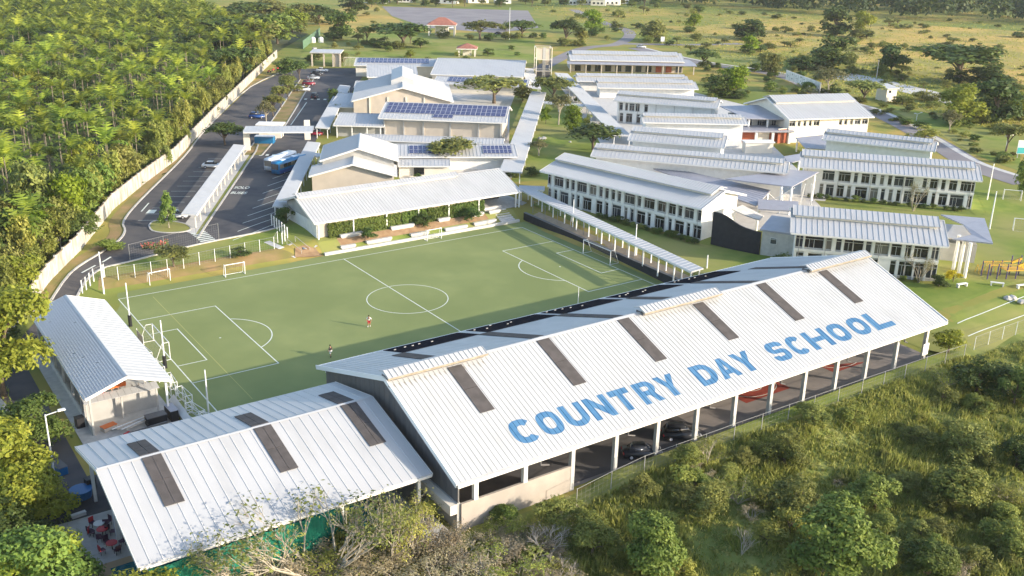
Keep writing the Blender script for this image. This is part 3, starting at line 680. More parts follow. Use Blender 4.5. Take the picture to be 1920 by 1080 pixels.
# ---- pool building
qx0, qx1 = -54.2, -27.1
pool, pl = gable('pool_building', 'low white ribbed metal roof over the swimming pool with six dark skylights', 'pool hall', (qx0, -53.6), (qx1, -53.6), 12.1, 9.0, 5.0, 8.0, 6.0, zb=0, ribs=0, walls=False)
s1p, s2p = math.hypot(12.1, 3), math.hypot(9, 2); ap1, ap2 = math.atan2(3, 12.1), math.atan2(2, 9)
NQ = 27; QW = pl/NQ; mA = panel_mesh(QW, s1p-.02); mB = panel_mesh(QW, s2p-.02)
for i in range(NQ):
    slope_obj(inst('roof_panel', mA, pool), i*QW, 0, 5.005, ap1); slope_obj(inst('roof_panel', mB, pool), (i+1)*QW, 21.1, 6.005, ap2, True)
def pn(u, s, k=0): return Vector((u, 0, 5))+Vector((0, math.cos(ap1), math.sin(ap1)))*s+Vector((0, -math.sin(ap1), math.cos(ap1)))*k
def pf(u, s, k=0): return Vector((u, 21.1, 6))+Vector((0, -math.cos(ap2), math.sin(ap2)))*s+Vector((0, math.sin(ap2), math.cos(ap2)))*k
for x in (-49.5, -39, -29.9):
    for uu in (-.44, .44):
        c = x-qx0+uu; sheet('skylight', pn, c-.42, c+.42, 5.6, 12.25, 'sky', k=.13, parent=pool); sheet('skylight', pf, c-.42, c+.42, 3.9, 9.0, 'sky', k=.13, parent=pool)
columns(pool, [1, 9, 18, 26], .6, -.2, 5.0, .3, 'steel'); columns(pool, [1, 9, 18, 26], 20.4, -.2, 5.8, .3, 'steel'); columns(pool, [1, 26], 12, -.2, 7.5, .3, 'steel', 'ridge_post')
mb = MB(); mb.bar((1, .6, 4.7), (1, 20.4, 5.5), .2, .3); mb.build('tie_beam', 'gable', pool)
mb = MB(); mb.box(26.3, 26.5, 2, 20, 0, 5); mb.build('back_wall', 'gable', pool)
drape('pool_deck', [(-58.9, -36), (-58.9, -57.5), (-27, -57.5), (-27, -36)], .33, 'paving', 0)
mb = MB(); mb.box(-58.9, -27, -57.5, -36, -1.6, .30); mb.build('pool_plinth', 'conc', kind='structure')
drape('pool_coping', [(-56.3, -44.6), (-56.3, -56.6), (-30, -56.6), (-30, -44.6)], .36, 'tilebrown', 0)
drape('pool_water', [(-54.9, -45.6), (-54.9, -55.6), (-31, -55.6), (-31, -45.6)], .37, 'water', 0)
# ---- grandstand shed
shed, sl_ = gable('storage_shed', 'open white metal roofed shed with a grey left slope beside the goal end', 'shed', (-50.6, 9.4), (-50.6, -20.1), 4.5, 4.7, 4.9, 6.5, zb=0, ribs=0, walls=False)
def tile_rows(parent, u1, v0, z0, v1, z1, nr, nc):
    mb = MB(); n = Vector((0, -(z1-z0), v1-v0)).normalized()
    for j in range(nr):
        for i in range(nc):
            if rnd.random() < .01: continue
            t0, t1 = j/nr, (j+.93)/nr; ua, ub = (i+.03)/nc*u1, (i+.97)/nc*u1; lift = rnd.uniform(.015, .03)
            q = [Vector((ua, v0+(v1-v0)*t0, z0+(z1-z0)*t0))+n*(lift+.05), Vector((ub, v0+(v1-v0)*t0, z0+(z1-z0)*t0))+n*(lift+.05), Vector((ub, v0+(v1-v0)*t1, z0+(z1-z0)*t1))+n*lift, Vector((ua, v0+(v1-v0)*t1, z0+(z1-z0)*t1))+n*lift]
            mb.add(q, [(0, 1, 2, 3)])
    mb.build('roof_tiles', 'rib', parent, kind='stuff')
tile_rows(shed, sl_, 0, 4.9, 4.5, 6.5, 16, 84)
mb = MB(); rib_set(mb, 0, sl_, 9.2, 4.9, 4.5, 6.5, .95, .05, .03); mb.build('roof_ribs', 'rib', shed, kind='stuff')
columns(shed, np.linspace(.6, sl_-.6, 7), .5, 0, 4.9, .22, 'conc'); columns(shed, np.linspace(.6, sl_-.6, 7), 8.7, 0, 4.9, .22, 'steel')
mb = MB(); mb.box(.5, sl_-5.6, 4, 4.2, 0, 4.2); mb.box(.5, sl_-.5, .4, .6, 0, .9); mb.build('shed_wall', 'conc', shed)
mb = MB()
for k in range(4): mb.box(1, sl_-5.8, 4.3+k*.95, 4.3+(k+1)*.95, 0, 1.9-k*.45)
mb.build('seating_step', 'conc', shed)
drape('shed_floor', [(-51.6, 9.2), (-51.6, -23.4), (-41.2, -23.4), (-41.2, 9.2)], .09, 'conc', 0)
# ---- the hall behind the pitch
hall, hl = gable('school_hall', 'long white roofed hall with a hedge covered front facing the pitch touchline', 'hall', (-1.9, 29.5), (41.9, 29.5), 8.0, 7.0, 4.7, 7.6, 5.3, zb=1.4, ribs=.62, mon=(0, 33.5, 1.3, .55), walls=False)
mb = MB(); mb.box(1.2, 35, 1.0, 1.3, 1, 4.6); mb.build('front_wall', 'redwall' if False else 'tan', hall)
mb = MB(); mb.box(1.2, 42, 13.6, 13.9, 1, 5); mb.build('back_wall', 'grey', hall)
mb = MB(); mb.box(35, 42.5, 6, 6.2, 1.4, 6.4); mb.build('inner_wall', 'gable', hall)
drape('hall_floor', [(33, 29.8), (43.5, 29.8), (43.5, 44), (33, 44)], .06, 'conc', 2)
for i in range(14):
    v0 = 1.0+i*.92; zt = 4.2
    mb = MB(); mb.box(.9, .98, v0+.02, v0+.9, 1.5, zt); mb.build('end_panel', 'white', hall)
mb = MB(); mb.add([(.95+t, v, z) for t in (0, .1) for v, z in ((1.0, 4.25), (13.9, 4.25), (13.9, 5.3), (8, 7.2), (1.0, 4.9))], [(0, 1, 2, 3, 4)[::-1], (5, 6, 7, 8, 9)]+[(j, (j+1) % 5, 5+(j+1) % 5, 5+j) for j in range(5)]); mb.build('gable_wall', 'grey', hall)
columns(hall, [.9, 7.6, 14.2, 20.8, 27.3, 34.0, 42.6], .3, 1.2, 4.6, .22, 'white')
mb = MB(); mb.tube((43.3, .1, 0), (43.3, .1, 4.9), .16, n=8); mb.build('corner_post', 'steel', hall)
# ---- classroom rows
GC = 'white roofed classroom buildings with raised ridges'
def pxops(A, B, off, sx, sy, k, lst): return [(u_on(A, B, off, sx+c/k, sy+cy/k), wd) for c, cy, wd in lst]
def classroom(name, label, A, B, d, r, ze=8.3, ops_up=None, ops_lo=None, mon=True, zb=2, wall='white', ribs=.75, cat='classroom building', oh=1.5, group=GC):
    g_, L = gable(name, label, cat, A, B, d, d*1.05, ze, ze+r-.6, zb=zb, oh=oh, ou=.9, ribs=ribs, mon=(.2, L_(A, B)-.9, d*.42, .6) if mon else None, wall=wall, group=group)
    if ops_up is not None:
        zf = (ze-zb-.2)/2; zm = zb+zf
        facade(g_, .9, L-.9, oh, zm+.3, ze-.05+oh*(r-.6)/d-.25, ops_up, (zm+.45, ze-.75))
        if ops_lo is not None: facade(g_, .9, L-.9, oh, zb-.2, zm-.12, ops_lo, (zb+.25, zm-.45))
        mb = MB(); mb.box(.85, L-.85, oh-.12, oh+.36, zm-.12, zm+.3); mb.build('floor_band', 'white', g_)
        mb = MB()
        for u in np.linspace(1.6, L-1.6, 6): mb.tube((u, oh-.1, zb), (u, oh-.1, ze-.1), .06, n=6)
        mb.build('downpipe', 'grey', g_, kind='stuff')
    return g_, L
def L_(A, B): return (Vector(B[:2])-Vector(A[:2])).length
A6, B6 = (46.2, 29.5), (54.0, -7.3)
up6 = pxops(A6, B6, 1.6, 960, 260, 3.556, [(250, 290, 1.0), (313, 300, 2.4), (370, 318, .9), (407, 325, .9), (467, 340, 2.4), (540, 355, 1.7), (593, 370, .9), (633, 380, .9), (675, 390, .9), (715, 400, .9), (783, 420, 2.4), (848, 440, .9), (915, 455, 2.4), (998, 480, 1.9), (1067, 490, 1.6), (1120, 505, .9), (1180, 520, 2.0), (1247, 540, .9)])
lo6 = pxops(A6, B6, 1.6, 960, 260, 3.556, [(250, 385, .9), (290, 395, .9), (347, 415, 2.2), (405, 430, .8), (440, 445, .8), (500, 455, 2.2), (580, 480, 1.6), (630, 490, .8), (695, 510, 2.2), (757, 525, .8), (797, 535, .8), (857, 555, 2.0), (912, 565, .8), (983, 585, 2.3), (1050, 610, .8), (1112, 625, 2.0), (1172, 640, .8), (1230, 655, 1.6)])
classroom('classroom_building', 'two storey white classroom building with many windows, beside the covered walkway along the pitch', A6, B6, 7.1, 2.6, ops_up=up6, ops_lo=lo6, ribs=.6)
A3, B3 = (95.3, 6.2), (117.7, -20.5)
up3 = pxops(A3, B3, 1.6, 1400, 100, 3.6, [(550, 845, 2.4), (660, 850, 2.4), (735, 855, .8), (800, 860, 1.6), (858, 865, .8), (912, 870, .8), (965, 873, .8), (1025, 880, 1.8), (1095, 885, 1.6), (1200, 890, .8), (1262, 900, 1.6), (1325, 905, .8), (1390, 910, 1.5), (1488, 915, 2.6)])
lo3 = pxops(A3, B3, 1.6, 1400, 100, 3.6, [(500, 935, .8), (557, 940, 1.6), (627, 945, 1.5), (687, 948, .8), (767, 955, 2.4), (855, 965, 1.5), (915, 970, .8), (967, 975, .8), (1020, 980, .8), (1083, 985, 1.6), (1172, 990, 2.6), (1257, 1000, .8), (1318, 1010, 1.6), (1412, 1015, 2.6), (1497, 1030, .8)])
classroom('classroom_building', 'two storey white classroom building at the right with a leafless tree before its windows', A3, B3, 6.2, 2.4, ops_up=up3, ops_lo=lo3, ribs=.85)
A4, B4 = (56.4, -24.8), (72.2, -42.7)
up4 = pxops(A4, B4, 1.6, 1400, 340, 3.6, [(355, 410, 1.2), (455, 420, 3), (555, 430, .9), (620, 435, .9), (722, 435, 3), (822, 450, .9), (910, 465, 2.2), (1008, 475, 1.6), (1088, 480, .9), (1175, 490, 2.2), (1270, 500, 1.1)])
lo4 = pxops(A4, B4, 1.6, 1400, 340, 3.6, [(355, 520, 1.2), (455, 535, 2.2), (555, 545, .9), (640, 560, 1.6), (740, 570, 2.2), (860, 585, .9), (980, 605, .9), (1067, 615, 2.2), (1160, 620, 1.5), (1245, 620, 1.6)])
classroom('classroom_building', 'two storey classroom building just behind the far end of the lettered roof', A4, B4, 7.5, 2.7, ops_up=up4, ops_lo=lo4, ribs=.85)
classroom('classroom_building', 'long white classroom roof directly behind the two storey row beside the pitch walkway', (63.5, 35.1), (88.5, 3.6), 4.3, 1.9, ribs=.85, oh=.9)
classroom('classroom_building', 'smooth white classroom roof fourth from the far end of the row', (81.4, 44.0), (94.8, 26.9), 5.4, 2.2, ribs=.8)
classroom('classroom_building', 'ribbed white classroom roof in front of the lavender link roof', (99.0, 58.5), (120.6, 43.8), 3.8, 1.7, ribs=.8, oh=.9)
A2, B2 = (113.4, 87.0), (130.5, 64.0)
classroom('classroom_building', 'white classroom building with a windowed corner next to the inner walkway', A2, B2, 5.2, 2.0, ops_up=[(1.9, 1.1), (3.5, .8), (5.0, 1.5), (6.6, 1.2), (9, 1)], ops_lo=[(2.2, 1), (4.4, 1.8), (7, 1.2)], ribs=.8)
classroom('classroom_building', 'single storey white classroom roof second from the far end of the row', (135.9, 121.0), (163.1, 103.9), 5.4, 2.0, ze=5.5, ribs=1.0)
classroom('classroom_building', 'short white classroom roof jutting left in front of the farthest building', (139.0, 135.7), (171, 116), 5.0, 1.9, ze=5.4, ribs=1.0)
A1, B1 = (135.1, 43.4), (158.8, 35.1)
up1 = pxops(A1, B1, 1.3, 1400, 100, 3.6, [(305, 475, 1.7), (350, 475, .8), (388, 478, .8), (425, 480, .8), (468, 472, 1.7), (630, 465, .9), (665, 462, .9), (703, 462, .9), (745, 460, 1.7), (795, 458, 1.7)])
r1, l1 = gable('classroom_building', 'big white roofed building with a sunlit cream wall at the upper right', 'classroom building', A1, B1, 12.3, 12, 8.3, 11.9, zb=2, oh=1.0, ou=.9, ribs=.9, mon=(.5, l1_ if False else 24.5, 4.2, .6), wall='cream', group=GC)
facade(r1, .9, l1-.9, 1.0, 6.2, 8.3, up1, (6.25, 7.6), m='cream')
mb = MB(); mb.box(.9, l1-.9, 1.0, 1.36, 1.8, 6.2); mb.build('lower_wall', 'cream', r1)
classroom('classroom_building', 'smooth bluish white roof behind the right two storey classroom building', (122.4, 22.6), (134.4, 1.1), 4.2, 1.9, ribs=.9, oh=.9)
# farthest building with veranda
j, jl = gable('veranda_building', 'long low white roofed building with an open veranda at the far end of the campus', 'school building', (165.6, 173.8), (201.8, 150.5), 8, 8, 6.3, 8.4, zb=2, oh=.3, ou=.4, ribs=1.1, mon=(1.2, 41.5, 3.4, .5), wall='tan')
mb = MB(); mb.slab([(-1.2, -3.6, 5.3), (jl+4, -3.6, 5.3), (jl+4, .4, 5.75), (-1.2, .4, 5.75)], .14); mb.slab([(jl+.1, .41, 5.7), (jl+4, .41, 5.7), (jl+4, 12, 5.7), (jl+.1, 12, 5.7)], .14); mb.build('veranda_roof', 'purple', j)
columns(j, np.linspace(0, jl+3, 9), -3.1, 1.8, 5.25, .35, 'tan')
for k, u in enumerate(np.linspace(2, jl-3, 11)):
    mb = MB(); mb.box(u, u+2.2, .52, .58, 2.2, 4.4); mb.build('door' if k % 3 == 2 else 'window', 'redwall' if k in (8, 9) else 'glass', j)
# ---- left-hand campus buildings
def dirs(u): 
    u = Vector(u).normalized(); return u, Vector((-u.y, u.x))
g_, gl = gable('solar_building', 'tan walled building with a full roof of blue solar panels', 'school building', (46.5, 98.6), (71.3, 78.2), 10.2, 8, 7.3, 9.6, zb=2, oh=1.3, ou=1.0, ribs=.9, wall='tan')
columns(g_, [1.3, 6.2, 11.2, 18.0, 25.2, 30.8], 1.45, 1.8, 7.3, .4, 'grey', 'pilaster')
mb = MB(); mb.box(1, gl-1, 1.5, 1.62, 6.3, 7.2); mb.build('louvre_band', 'grey', g_)
def solar_array(root, u0, u1, v0, v1, nr, nc, d1_, ze, zr, skip=None):
    sl = (zr-ze)/d1_; an = math.atan(sl); pw = (u1-u0)/nc; pl_ = (v1-v0)/nr/math.cos(an)
    me = shared(('pv', round(pw, 2), round(pl_, 2)), lambda: mesh_of(MB().box(.02, pw-.02, .02, pl_-.02, 0, .035, 1).box(.07, pw-.07, .07, pl_/2-.02, .0351, .04, 0).box(.07, pw-.07, pl_/2+.02, pl_-.07, .0351, .04, 0), 'solar_panel', ['pv', 'pvf']))
    for j in range(nr):
        for i in range(nc):
            if skip and skip(j, i): continue
            o = inst('solar_panel', me, root, (u0+i*pw, v0+j*(v1-v0)/nr-.12*sl, ze+sl*(v0+j*(v1-v0)/nr)+.13)); o.rotation_euler = (an, 0, 0)
solar_array(g_, 1.0, gl-.4, 3.3, 9.7, 3, 24, 10.2, 7.3, 9.6); solar_array(g_, 13.6, 18.6, 1.2, 3.2, 1, 4, 10.2, 7.3, 9.6)
an_, al = gable('side_building', 'low white annex roof left of the tan solar building', 'annex', (37.3, 105.2), (47.6, 97.8), 9.5, 6, 5.2, 6.6, zb=2, oh=1.6, ou=.6, ribs=.7, wall='grey')
columns(an_, [.8, 4.6, 8.4, 11.8], .4, 1.8, 5.1, .25, 'white')
# twin stepped gables
def fgable(name, label, cat, FR, FL, dep, ze, zr, **k):
    """gable end towards the viewer: FR/FL front right and left eave corners"""
    FR = Vector(FR); FL = Vector(FL); v = (FL-FR).normalized(); u = Vector((v.y, -v.x)); wd = (FL-FR).length
    return gable(name, label, cat, tuple(FR), tuple(FR+u*dep), wd/2, wd/2, ze, zr, oh=.5, **k)
e1, _ = fgable('gabled_building', 'lower of two stepped white gable roofs behind the hall', 'school building', (24.2, 47.9), (9.0, 56.0), 9, 6.0, 8.4, zb=2, ou=.9, ribs=.7, wall='tan')
e2, _ = fgable('gabled_building', 'higher of two stepped white gable roofs behind the hall', 'school building', (27.6, 53.5), (13.6, 60.9), 15, 7.6, 10.2, zb=2, ou=.7, ribs=.7, wall='grey')
h_, _ = fgable('gymnasium', 'large white roofed gymnasium with a broad tan gable end', 'gymnasium', (76.8, 112.0), (52.3, 125.4), 32, 7.0, 10.8, zb=2, ou=1.0, ribs=.9, wall='tan')
for vv_ in (5, 10, 15, 20): mb = MB(); mb.box(.72, .99, vv_+2.9, vv_+3.2, 1.8, 8.0); mb.build('pilaster', 'cream', h_)
mb = MB(); mb.add([(10, 13.95-3.2, 11.2), (10, 13.95, 12.4), (10, 13.95+3.2, 11.2), (31.5, 13.95-3.2, 11.2), (31.5, 13.95, 12.4), (31.5, 13.95+3.2, 11.2), (10, 13.95-3.2, 9.6), (10, 13.95+3.2, 9.6), (31.5, 13.95-3.2, 9.6), (31.5, 13.95+3.2, 9.6)], [(0, 1, 4, 3)[::-1], (1, 2, 5, 4)[::-1], (0, 6, 7, 2, 1), (6, 0, 3, 8), (2, 7, 9, 5), (3, 4, 5, 9, 8)]); mb.build('roof_lantern', 'roof', h_)
f_, fl = gable('solar_building', 'low white strip roof with two patches of solar panels behind a spreading tree', 'school building', (30.5, 67.6), (57.2, 52.9), 7.0, 6, 5.3, 6.6, zb=2, oh=1.2, ou=.5, ribs=.8, wall='white')
solar_array(f_, 6.6, 13.6, 1.4, 5.8, 2, 7, 7.0, 5.3, 6.6); solar_array(f_, 23, 29.5, 1.4, 5.8, 2, 7, 7.0, 5.3, 6.6)
f2, fl2 = gable('strip_building', 'narrow white strip roof at the foot of the tan solar building', 'covered passage', (35.6, 86.0), (62.0, 65.6), 3.0, 2.2, 5.2, 5.9, zb=2, oh=.8, ou=.5, ribs=.8, wall='cream')
f3, _ = gable('front_building', 'plain cream wall block with one dark window beside the stepped gables', 'school building', (31.4, 60.6), (41, 55), 3.5, 3.5, 4.6, 5.2, zb=2, oh=.2, ou=.2, ribs=.8, wall='cream')
mb = MB(); mb.box(3.4, 5.6, .14, .2, 2.6, 4.2); mb.build('window', 'glass', f3)
i_, il = gable('far_building', 'plain white roof between the car park and the gymnasium', 'school building', (79.6, 170.0), (94.4, 162.6), 14, 10, 6.0, 8.2, zb=2, oh=.6, ou=.5, ribs=.9, wall='cream')
i2, il2 = gable('far_building', 'white roof with a single strip of solar panels at the end of the car park', 'school building', (88.0, 196.4), (112.5, 181.5), 9, 8, 6, 7.4, zb=2, oh=.6, ou=.5, ribs=.9, wall='cream')
solar_array(i2, 1, 26, 3.0, 8.6, 2, 17, 9, 6, 7.4)
k_, kl = gable('far_building', 'broad plain white roof right of the gymnasium', 'school building', (101.1, 166.2), (126.0, 147.6), 23, 12, 6.0, 8.4, zb=2, oh=.6, ou=.5, ribs=.9, wall='cream')
k2, kl2 = gable('far_building', 'narrow white roof carrying a long row of solar panels behind the gymnasium tree', 'school building', (95.5, 155.2), (118.2, 134.6), 7, 6, 5.0, 6.2, zb=2, oh=.6, ou=.5, ribs=.9, wall='cream')
solar_array(k2, 4.5, 30, 1.8, 6.4, 2, 19, 7, 5.0, 6.2)
n2, _ = gable('side_building', 'low white roof along the car park beside the gymnasium', 'annex', (49.0, 133), (60.5, 125), 16, 8, 4.6, 5.8, zb=2, oh=.7, ou=.4, ribs=.9, wall='cream')
n3, _ = gable('side_building', 'small bluish roof behind the car park walkway', 'annex', (70, 160), (79, 154.5), 7, 6, 4.8, 5.6, zb=2, oh=.7, ou=.4, ribs=.9, wall='grey')
# ---- canopies
def strip_roof(name, label, p0, p1, wd, z, posts=6, m='roof', group=None, cat='canopy', pside=0, tilt=.25, pm='steel', zlo=None):
    a = Vector(p0[:2]); b = Vector(p1[:2]); L = (b-a).length; zb = h(*a) if zlo is None else zlo
    r = thing(name, label, cat, (a.x, a.y, 0), math.atan2(b.y-a.y, b.x-a.x), group)
    mb = MB(); mb.slab([(0, -wd/2, z-tilt/2), (L, -wd/2, z-tilt/2), (L, wd/2, z+tilt/2), (0, wd/2, z+tilt/2)], .18); rf = mb.build('roof', m, r)
    mb = MB(); rib_set(mb, 0, L, -wd/2, z-tilt/2, wd/2, z+tilt/2, 1.0, .05, .04); mb.build('roof_ribs', 'rib', rf, kind='stuff')
    for i in range(posts):
        u = .5+(L-1)*i/max(1, posts-1); q = a.lerp(b, u/L); lo = h(q.x, q.y)-.1
        for s in ((-1, 1) if pside == 0 else (pside,)):
            mb = MB(); mb.box(u-.09, u+.09, s*(wd/2-.35)-.09, s*(wd/2-.35)+.09, lo, z+(-.3 if s < 0 else -.08)); mb.build('post', pm, r)
    for s in (-1, 1):
        mb = MB(); mb.box(.1, L-.1, s*(wd/2)-.05, s*(wd/2)+.05, z+s*tilt/2-.3, z+s*tilt/2-.02); mb.build('edge_beam', 'fascia', r)
    return r
def mid(a, b): return (a+b)/2
GW = 'covered walkways of the school'
strip_roof('bus_shelter', 'long narrow white shelter roof between the two parking lots', mid(at(340, 402, 4.6), at(368, 402, 4.6)), mid(at(437, 270, 4.6), at(461, 273, 4.6)), 2.6, 4.6, 14, cat='bus shelter', pside=-1, pm='cream')
g2 = strip_roof('drive_canopy', 'white flat canopy spanning the drive on two thick piers', mid(at(453, 247, 7), at(463, 237, 7)), mid(at(585, 247, 7), at(590, 236, 7)), 6, 7.0, 0, cat='canopy')
for q in ((464, 282), (577, 262)):
    p = at(*q); mb = MB(); mb.box(-.7, .7, -.35, .35, -.1, 4.9); o = mb.build('pier', 'cream', g2); o.parent = g2
    ml = Matrix.Rotation(-g2.rotation_euler.z, 4, 'Z') @ Matrix.Translation((p.x-g2.location.x, p.y-g2.location.y, p.z)); o.location = ml.to_translation()
strip_roof('covered_walkway', 'covered walkway along the bus lot ending at the hall corner', mid(at(512, 388, 4.7), at(540, 388, 4.7)), mid(at(580, 265, 4.7), at(597, 268, 4.7)), 2.9, 4.7, 12, group=GW)
strip_roof('covered_walkway', 'covered walkway along the upper car park left of the gymnasium', mid(at(592, 240, 4.7), at(615, 240, 4.7)), mid(at(641, 160, 4.7), at(653, 160, 4.7)), 3.3, 4.7, 11, group=GW)
strip_roof('covered_walkway', 'wide pale walkway roof along the left edge of the courtyard garden', at(957, 322, 4.6), at(1010, 172, 4.6), 4.6, 4.6, 14, group=GW)
strip_roof('covered_walkway', 'short walkway roof leading from the courtyard to the climbing tower', at(1003, 166, 4.6), at(989, 128, 4.6), 4.0, 4.6, 6, group=GW)
strip_roof('covered_walkway', 'wide pale walkway roof along the right edge of the courtyard garden', at(1167, 254, 4.6), at(1052, 137, 4.6), 4.6, 4.6, 14, group=GW)
strip_roof('covered_walkway', 'thin walkway roof crossing the courtyard between the two wide ones', at(1018, 191, 4.4), at(1108, 198, 4.4), 1.8, 4.4, 4, group=GW)
strip_roof('covered_walkway', 'long covered walkway on the bank above the right goal line', (44.3, 32.2), (38.3, -22.6), 2.3, 4.5, 14, group=GW)
strip_roof('covered_walkway', 'short walkway roof joining the hall to the two storey classroom building', (43.4, 32.6), (47.5, 29.5), 2.2, 4.6, 2, group=GW)
strip_roof('link_roof', 'small link roof between the bus lot walkway and the stepped gables', at(572, 286, 4.6), at(602, 290, 4.6), 1.8, 4.5, 2, group='small link roofs', cat='canopy')
# ---- grey metal link roofs between the classroom rows
def flat_roof(name, label, pts, t=.2, m='purple', cols=(), cat='link roof', cm='steel', ribs=0):
    pts = [Vector(p) for p in pts]; c = sum(pts, Vector())/len(pts); lo = h(c.x, c.y)
    r = thing(name, label, cat, (c.x, c.y, 0)); off = Vector((c.x, c.y, 0))
    mb = MB(); mb.poly([p-off for p in pts], t); rf = mb.build('roof', m, r)
    if ribs and len(pts) == 4:
        a, b, e, d = [p-off for p in pts]; mb = MB(); n = int((b-a).length/ribs)
        for i in range(n+1):
            s = i/n; mb.bar(a.lerp(b, s)+Vector((0, 0, .02)), d.lerp(e, s)+Vector((0, 0, .02)), .06, .08)
        mb.build('roof_ribs', m, rf, kind='stuff')
    for p in cols:
        p = Vector(p)-off; mb = MB(); mb.box(p.x-.16, p.x+.16, p.y-.16, p.y+.16, lo-.2, p.z-t-.02); mb.build('column', cm, r)
    return r
A_ = lambda *q: [at(*p) for p in q]
flat_roof('link_roof', 'grey ribbed roof stepping down behind the front classroom building', A_((1225, 316, 6.5), (1290, 322, 6.5), (1445, 357, 6.0), (1418, 386, 6.0)), cols=A_((1290, 322, 6.4), (1440, 357, 6.0), (1350, 335, 6.2)), ribs=.8)
flat_roof('link_roof', 'narrow dark grey roof strip beside the truss frame', A_((1421, 374, 6.5), (1421, 392, 6.5), (1497, 396, 6.5), (1497, 378, 6.5)), cols=A_((1423, 388, 6.5), (1494, 394, 6.5)), ribs=.8)
lr = flat_roof('link_roof', 'grey flat roof on the white truss frame between two classroom rows', A_((1360, 335, 7.6), (1485, 350, 7.6), (1536, 322, 7.6), (1480, 318, 7.6)), cols=A_((1485, 350, 7.6), (1466, 348, 7.6), (1528, 326, 7.6)), ribs=0)
base = lr.location
def tr(p, q): 
    mb = MB(); mb.bar(at(*p)-base, at(*q)-base, .22); mb.build('truss_member', 'steel', lr)
for p, q in (((1435, 358, 5), (1466, 385, 3.2)), ((1466, 340, 7.2), (1466, 385, 2.2)), ((1490, 352, 7), (1440, 380, 3.4)), ((1440, 378, 3.6), (1466, 384, 3.3)), ((1510, 345, 7), (1500, 384, 2.2)), ((1522, 345, 7), (1520, 384, 2.2))): tr(p, q)
flat_roof('link_roof', 'lavender grey roof joining the upper right building to the row', A_((1350, 199, 8.6), (1440, 196, 9.0), (1482, 224, 7.6), (1400, 222, 7.8)), cols=A_((1405, 221, 7.8), (1440, 222, 7.7), (1478, 223, 7.6)))
ub = thing('link_building', 'dark glazed upper floor under the lavender link roof', 'school building', tuple(at(1440, 236, 5.2)[:2])+(0,), -.4)
mb = MB(); mb.box(-8, 7, 0, 8, 2, 7.4); mb.build('wall', 'grey', ub)
for u in (-7.4, -3.4, .6): window(ub, u+1.5, -.09, 5.2, 7.1, 2.6)
wb = thing('link_building', 'low flat white building with brick red bays in the middle of the rows', 'school building', tuple(at(1395, 268, 2)[:2])+(0,), -.52)
mb = MB(); mb.slab([(-7, -1.2, 5.4), (12.5, -1.2, 5.4), (12.5, 6, 5.5), (-7, 6, 5.5)], .4); mb.build('roof', 'purple', wb)
mb = MB(); mb.box(-6.5, 12, 1.5, 5.8, 1.8, 5); mb.build('wall', 'redwall', wb)
for u in (-6, -1.6, 2.8, 7.2, 11.6): mb = MB(); mb.box(u-.3, u+.3, -.9, -.3, 1.8, 5); mb.build('column', 'white', wb)
mb = MB(); mb.box(3.2, 6.9, 1.3, 1.5, 2, 4.8); mb.build('door_panel', 'cream', wb)
rw = thing('red_wall', 'orange red wall panel at the end of the low white building', 'wall', tuple(at(1467, 268, 2)[:2])+(0,), -.2); mb = MB(); mb.box(-1.6, 1.8, 0, .3, 1.8, 5.6); mb.build('wall_face', 'redwall', rw); mb = MB(); mb.box(-1.7, 1.9, -.05, .35, 5.6, 5.75); mb.build('coping', 'cream', rw)
flat_roof('link_roof', 'lavender grey flat roof in front of the bluish classroom roof', A_((1492, 258, 5.4), (1552, 252, 5.4), (1650, 287, 5.4), (1510, 277, 5.4)), cols=A_((1496, 259, 5.4), (1512, 276, 5.4), (1600, 282, 5.4)))
flat_roof('link_roof', 'small grey roof between two classroom rows with shadow beneath', A_((1470, 293, 6.4), (1500, 288, 6.4), (1502, 300, 6.2), (1478, 306, 6.2)), cols=A_((1480, 304, 6.2), (1499, 299, 6.2)))
wt = thing('service_block', 'small white flat topped block beside the low white building', 'block', tuple(at(1420, 286, 2)[:2])+(0,), -.5); mb = MB(); mb.box(-3.5, 3.5, -1, 1.5, 1.8, 4.6); mb.build('wall', 'cream', wt); mb = MB(); mb.box(-3.8, 3.8, -1.3, 1.8, 4.6, 4.85); mb.build('roof', 'white', wt)
# black curved mural wall and concrete block
mw = thing('black_wall', 'tall black curved wall at the end of the front classroom building', 'wall', tuple(at(1330, 458, 2)[:2])+(0,)); bw = mw.location
P0, P1, P2_ = at(1332, 458, 2), at(1372, 468, 2), at(1422, 478, 2)
top = [5.9, 5.9, 5.8, 5.6, 5.3, 4.9, 4.5, 4.25, 4.1, 4.0, 4.0]
mb = MB(); vs = []
for i in range(11):
    t = i/10; p = P0.lerp(P1, min(1, t*2)) if t < .5 else P1.lerp(P2_, t*2-1); p = p-bw; o = Vector((.93, .35, 0))*.35
    z1 = 2+top[i]; vs += [(p.x, p.y, 1.5), (p.x, p.y, z1), (p.x+o.x, p.y+o.y, z1), (p.x+o.x, p.y+o.y, 1.5)]
fs = []
for i in range(10):
    o = 4*i
    for a in range(3): fs.append((o+a, o+a+1, o+a+5, o+a+4))
mb.add(vs, fs+[(0, 1, 2, 3)[::-1], (40, 41, 42, 43)]); mb.build('wall_face', 'blackwall', mw)
flat_roof('service_roof', 'dark curved edged roof behind the black wall', A_((1372, 392, 7.6), (1392, 384, 7.6), (1432, 404, 6.2), (1424, 412, 6.2), (1400, 404, 6.6)), cols=(), m='conc')
cb = thing('concrete_block', 'grey concrete block wing between the black wall and the classroom building', 'school building', tuple(at(1422, 478, 2)[:2])+(0,), math.atan2(-5.0, 2.9))
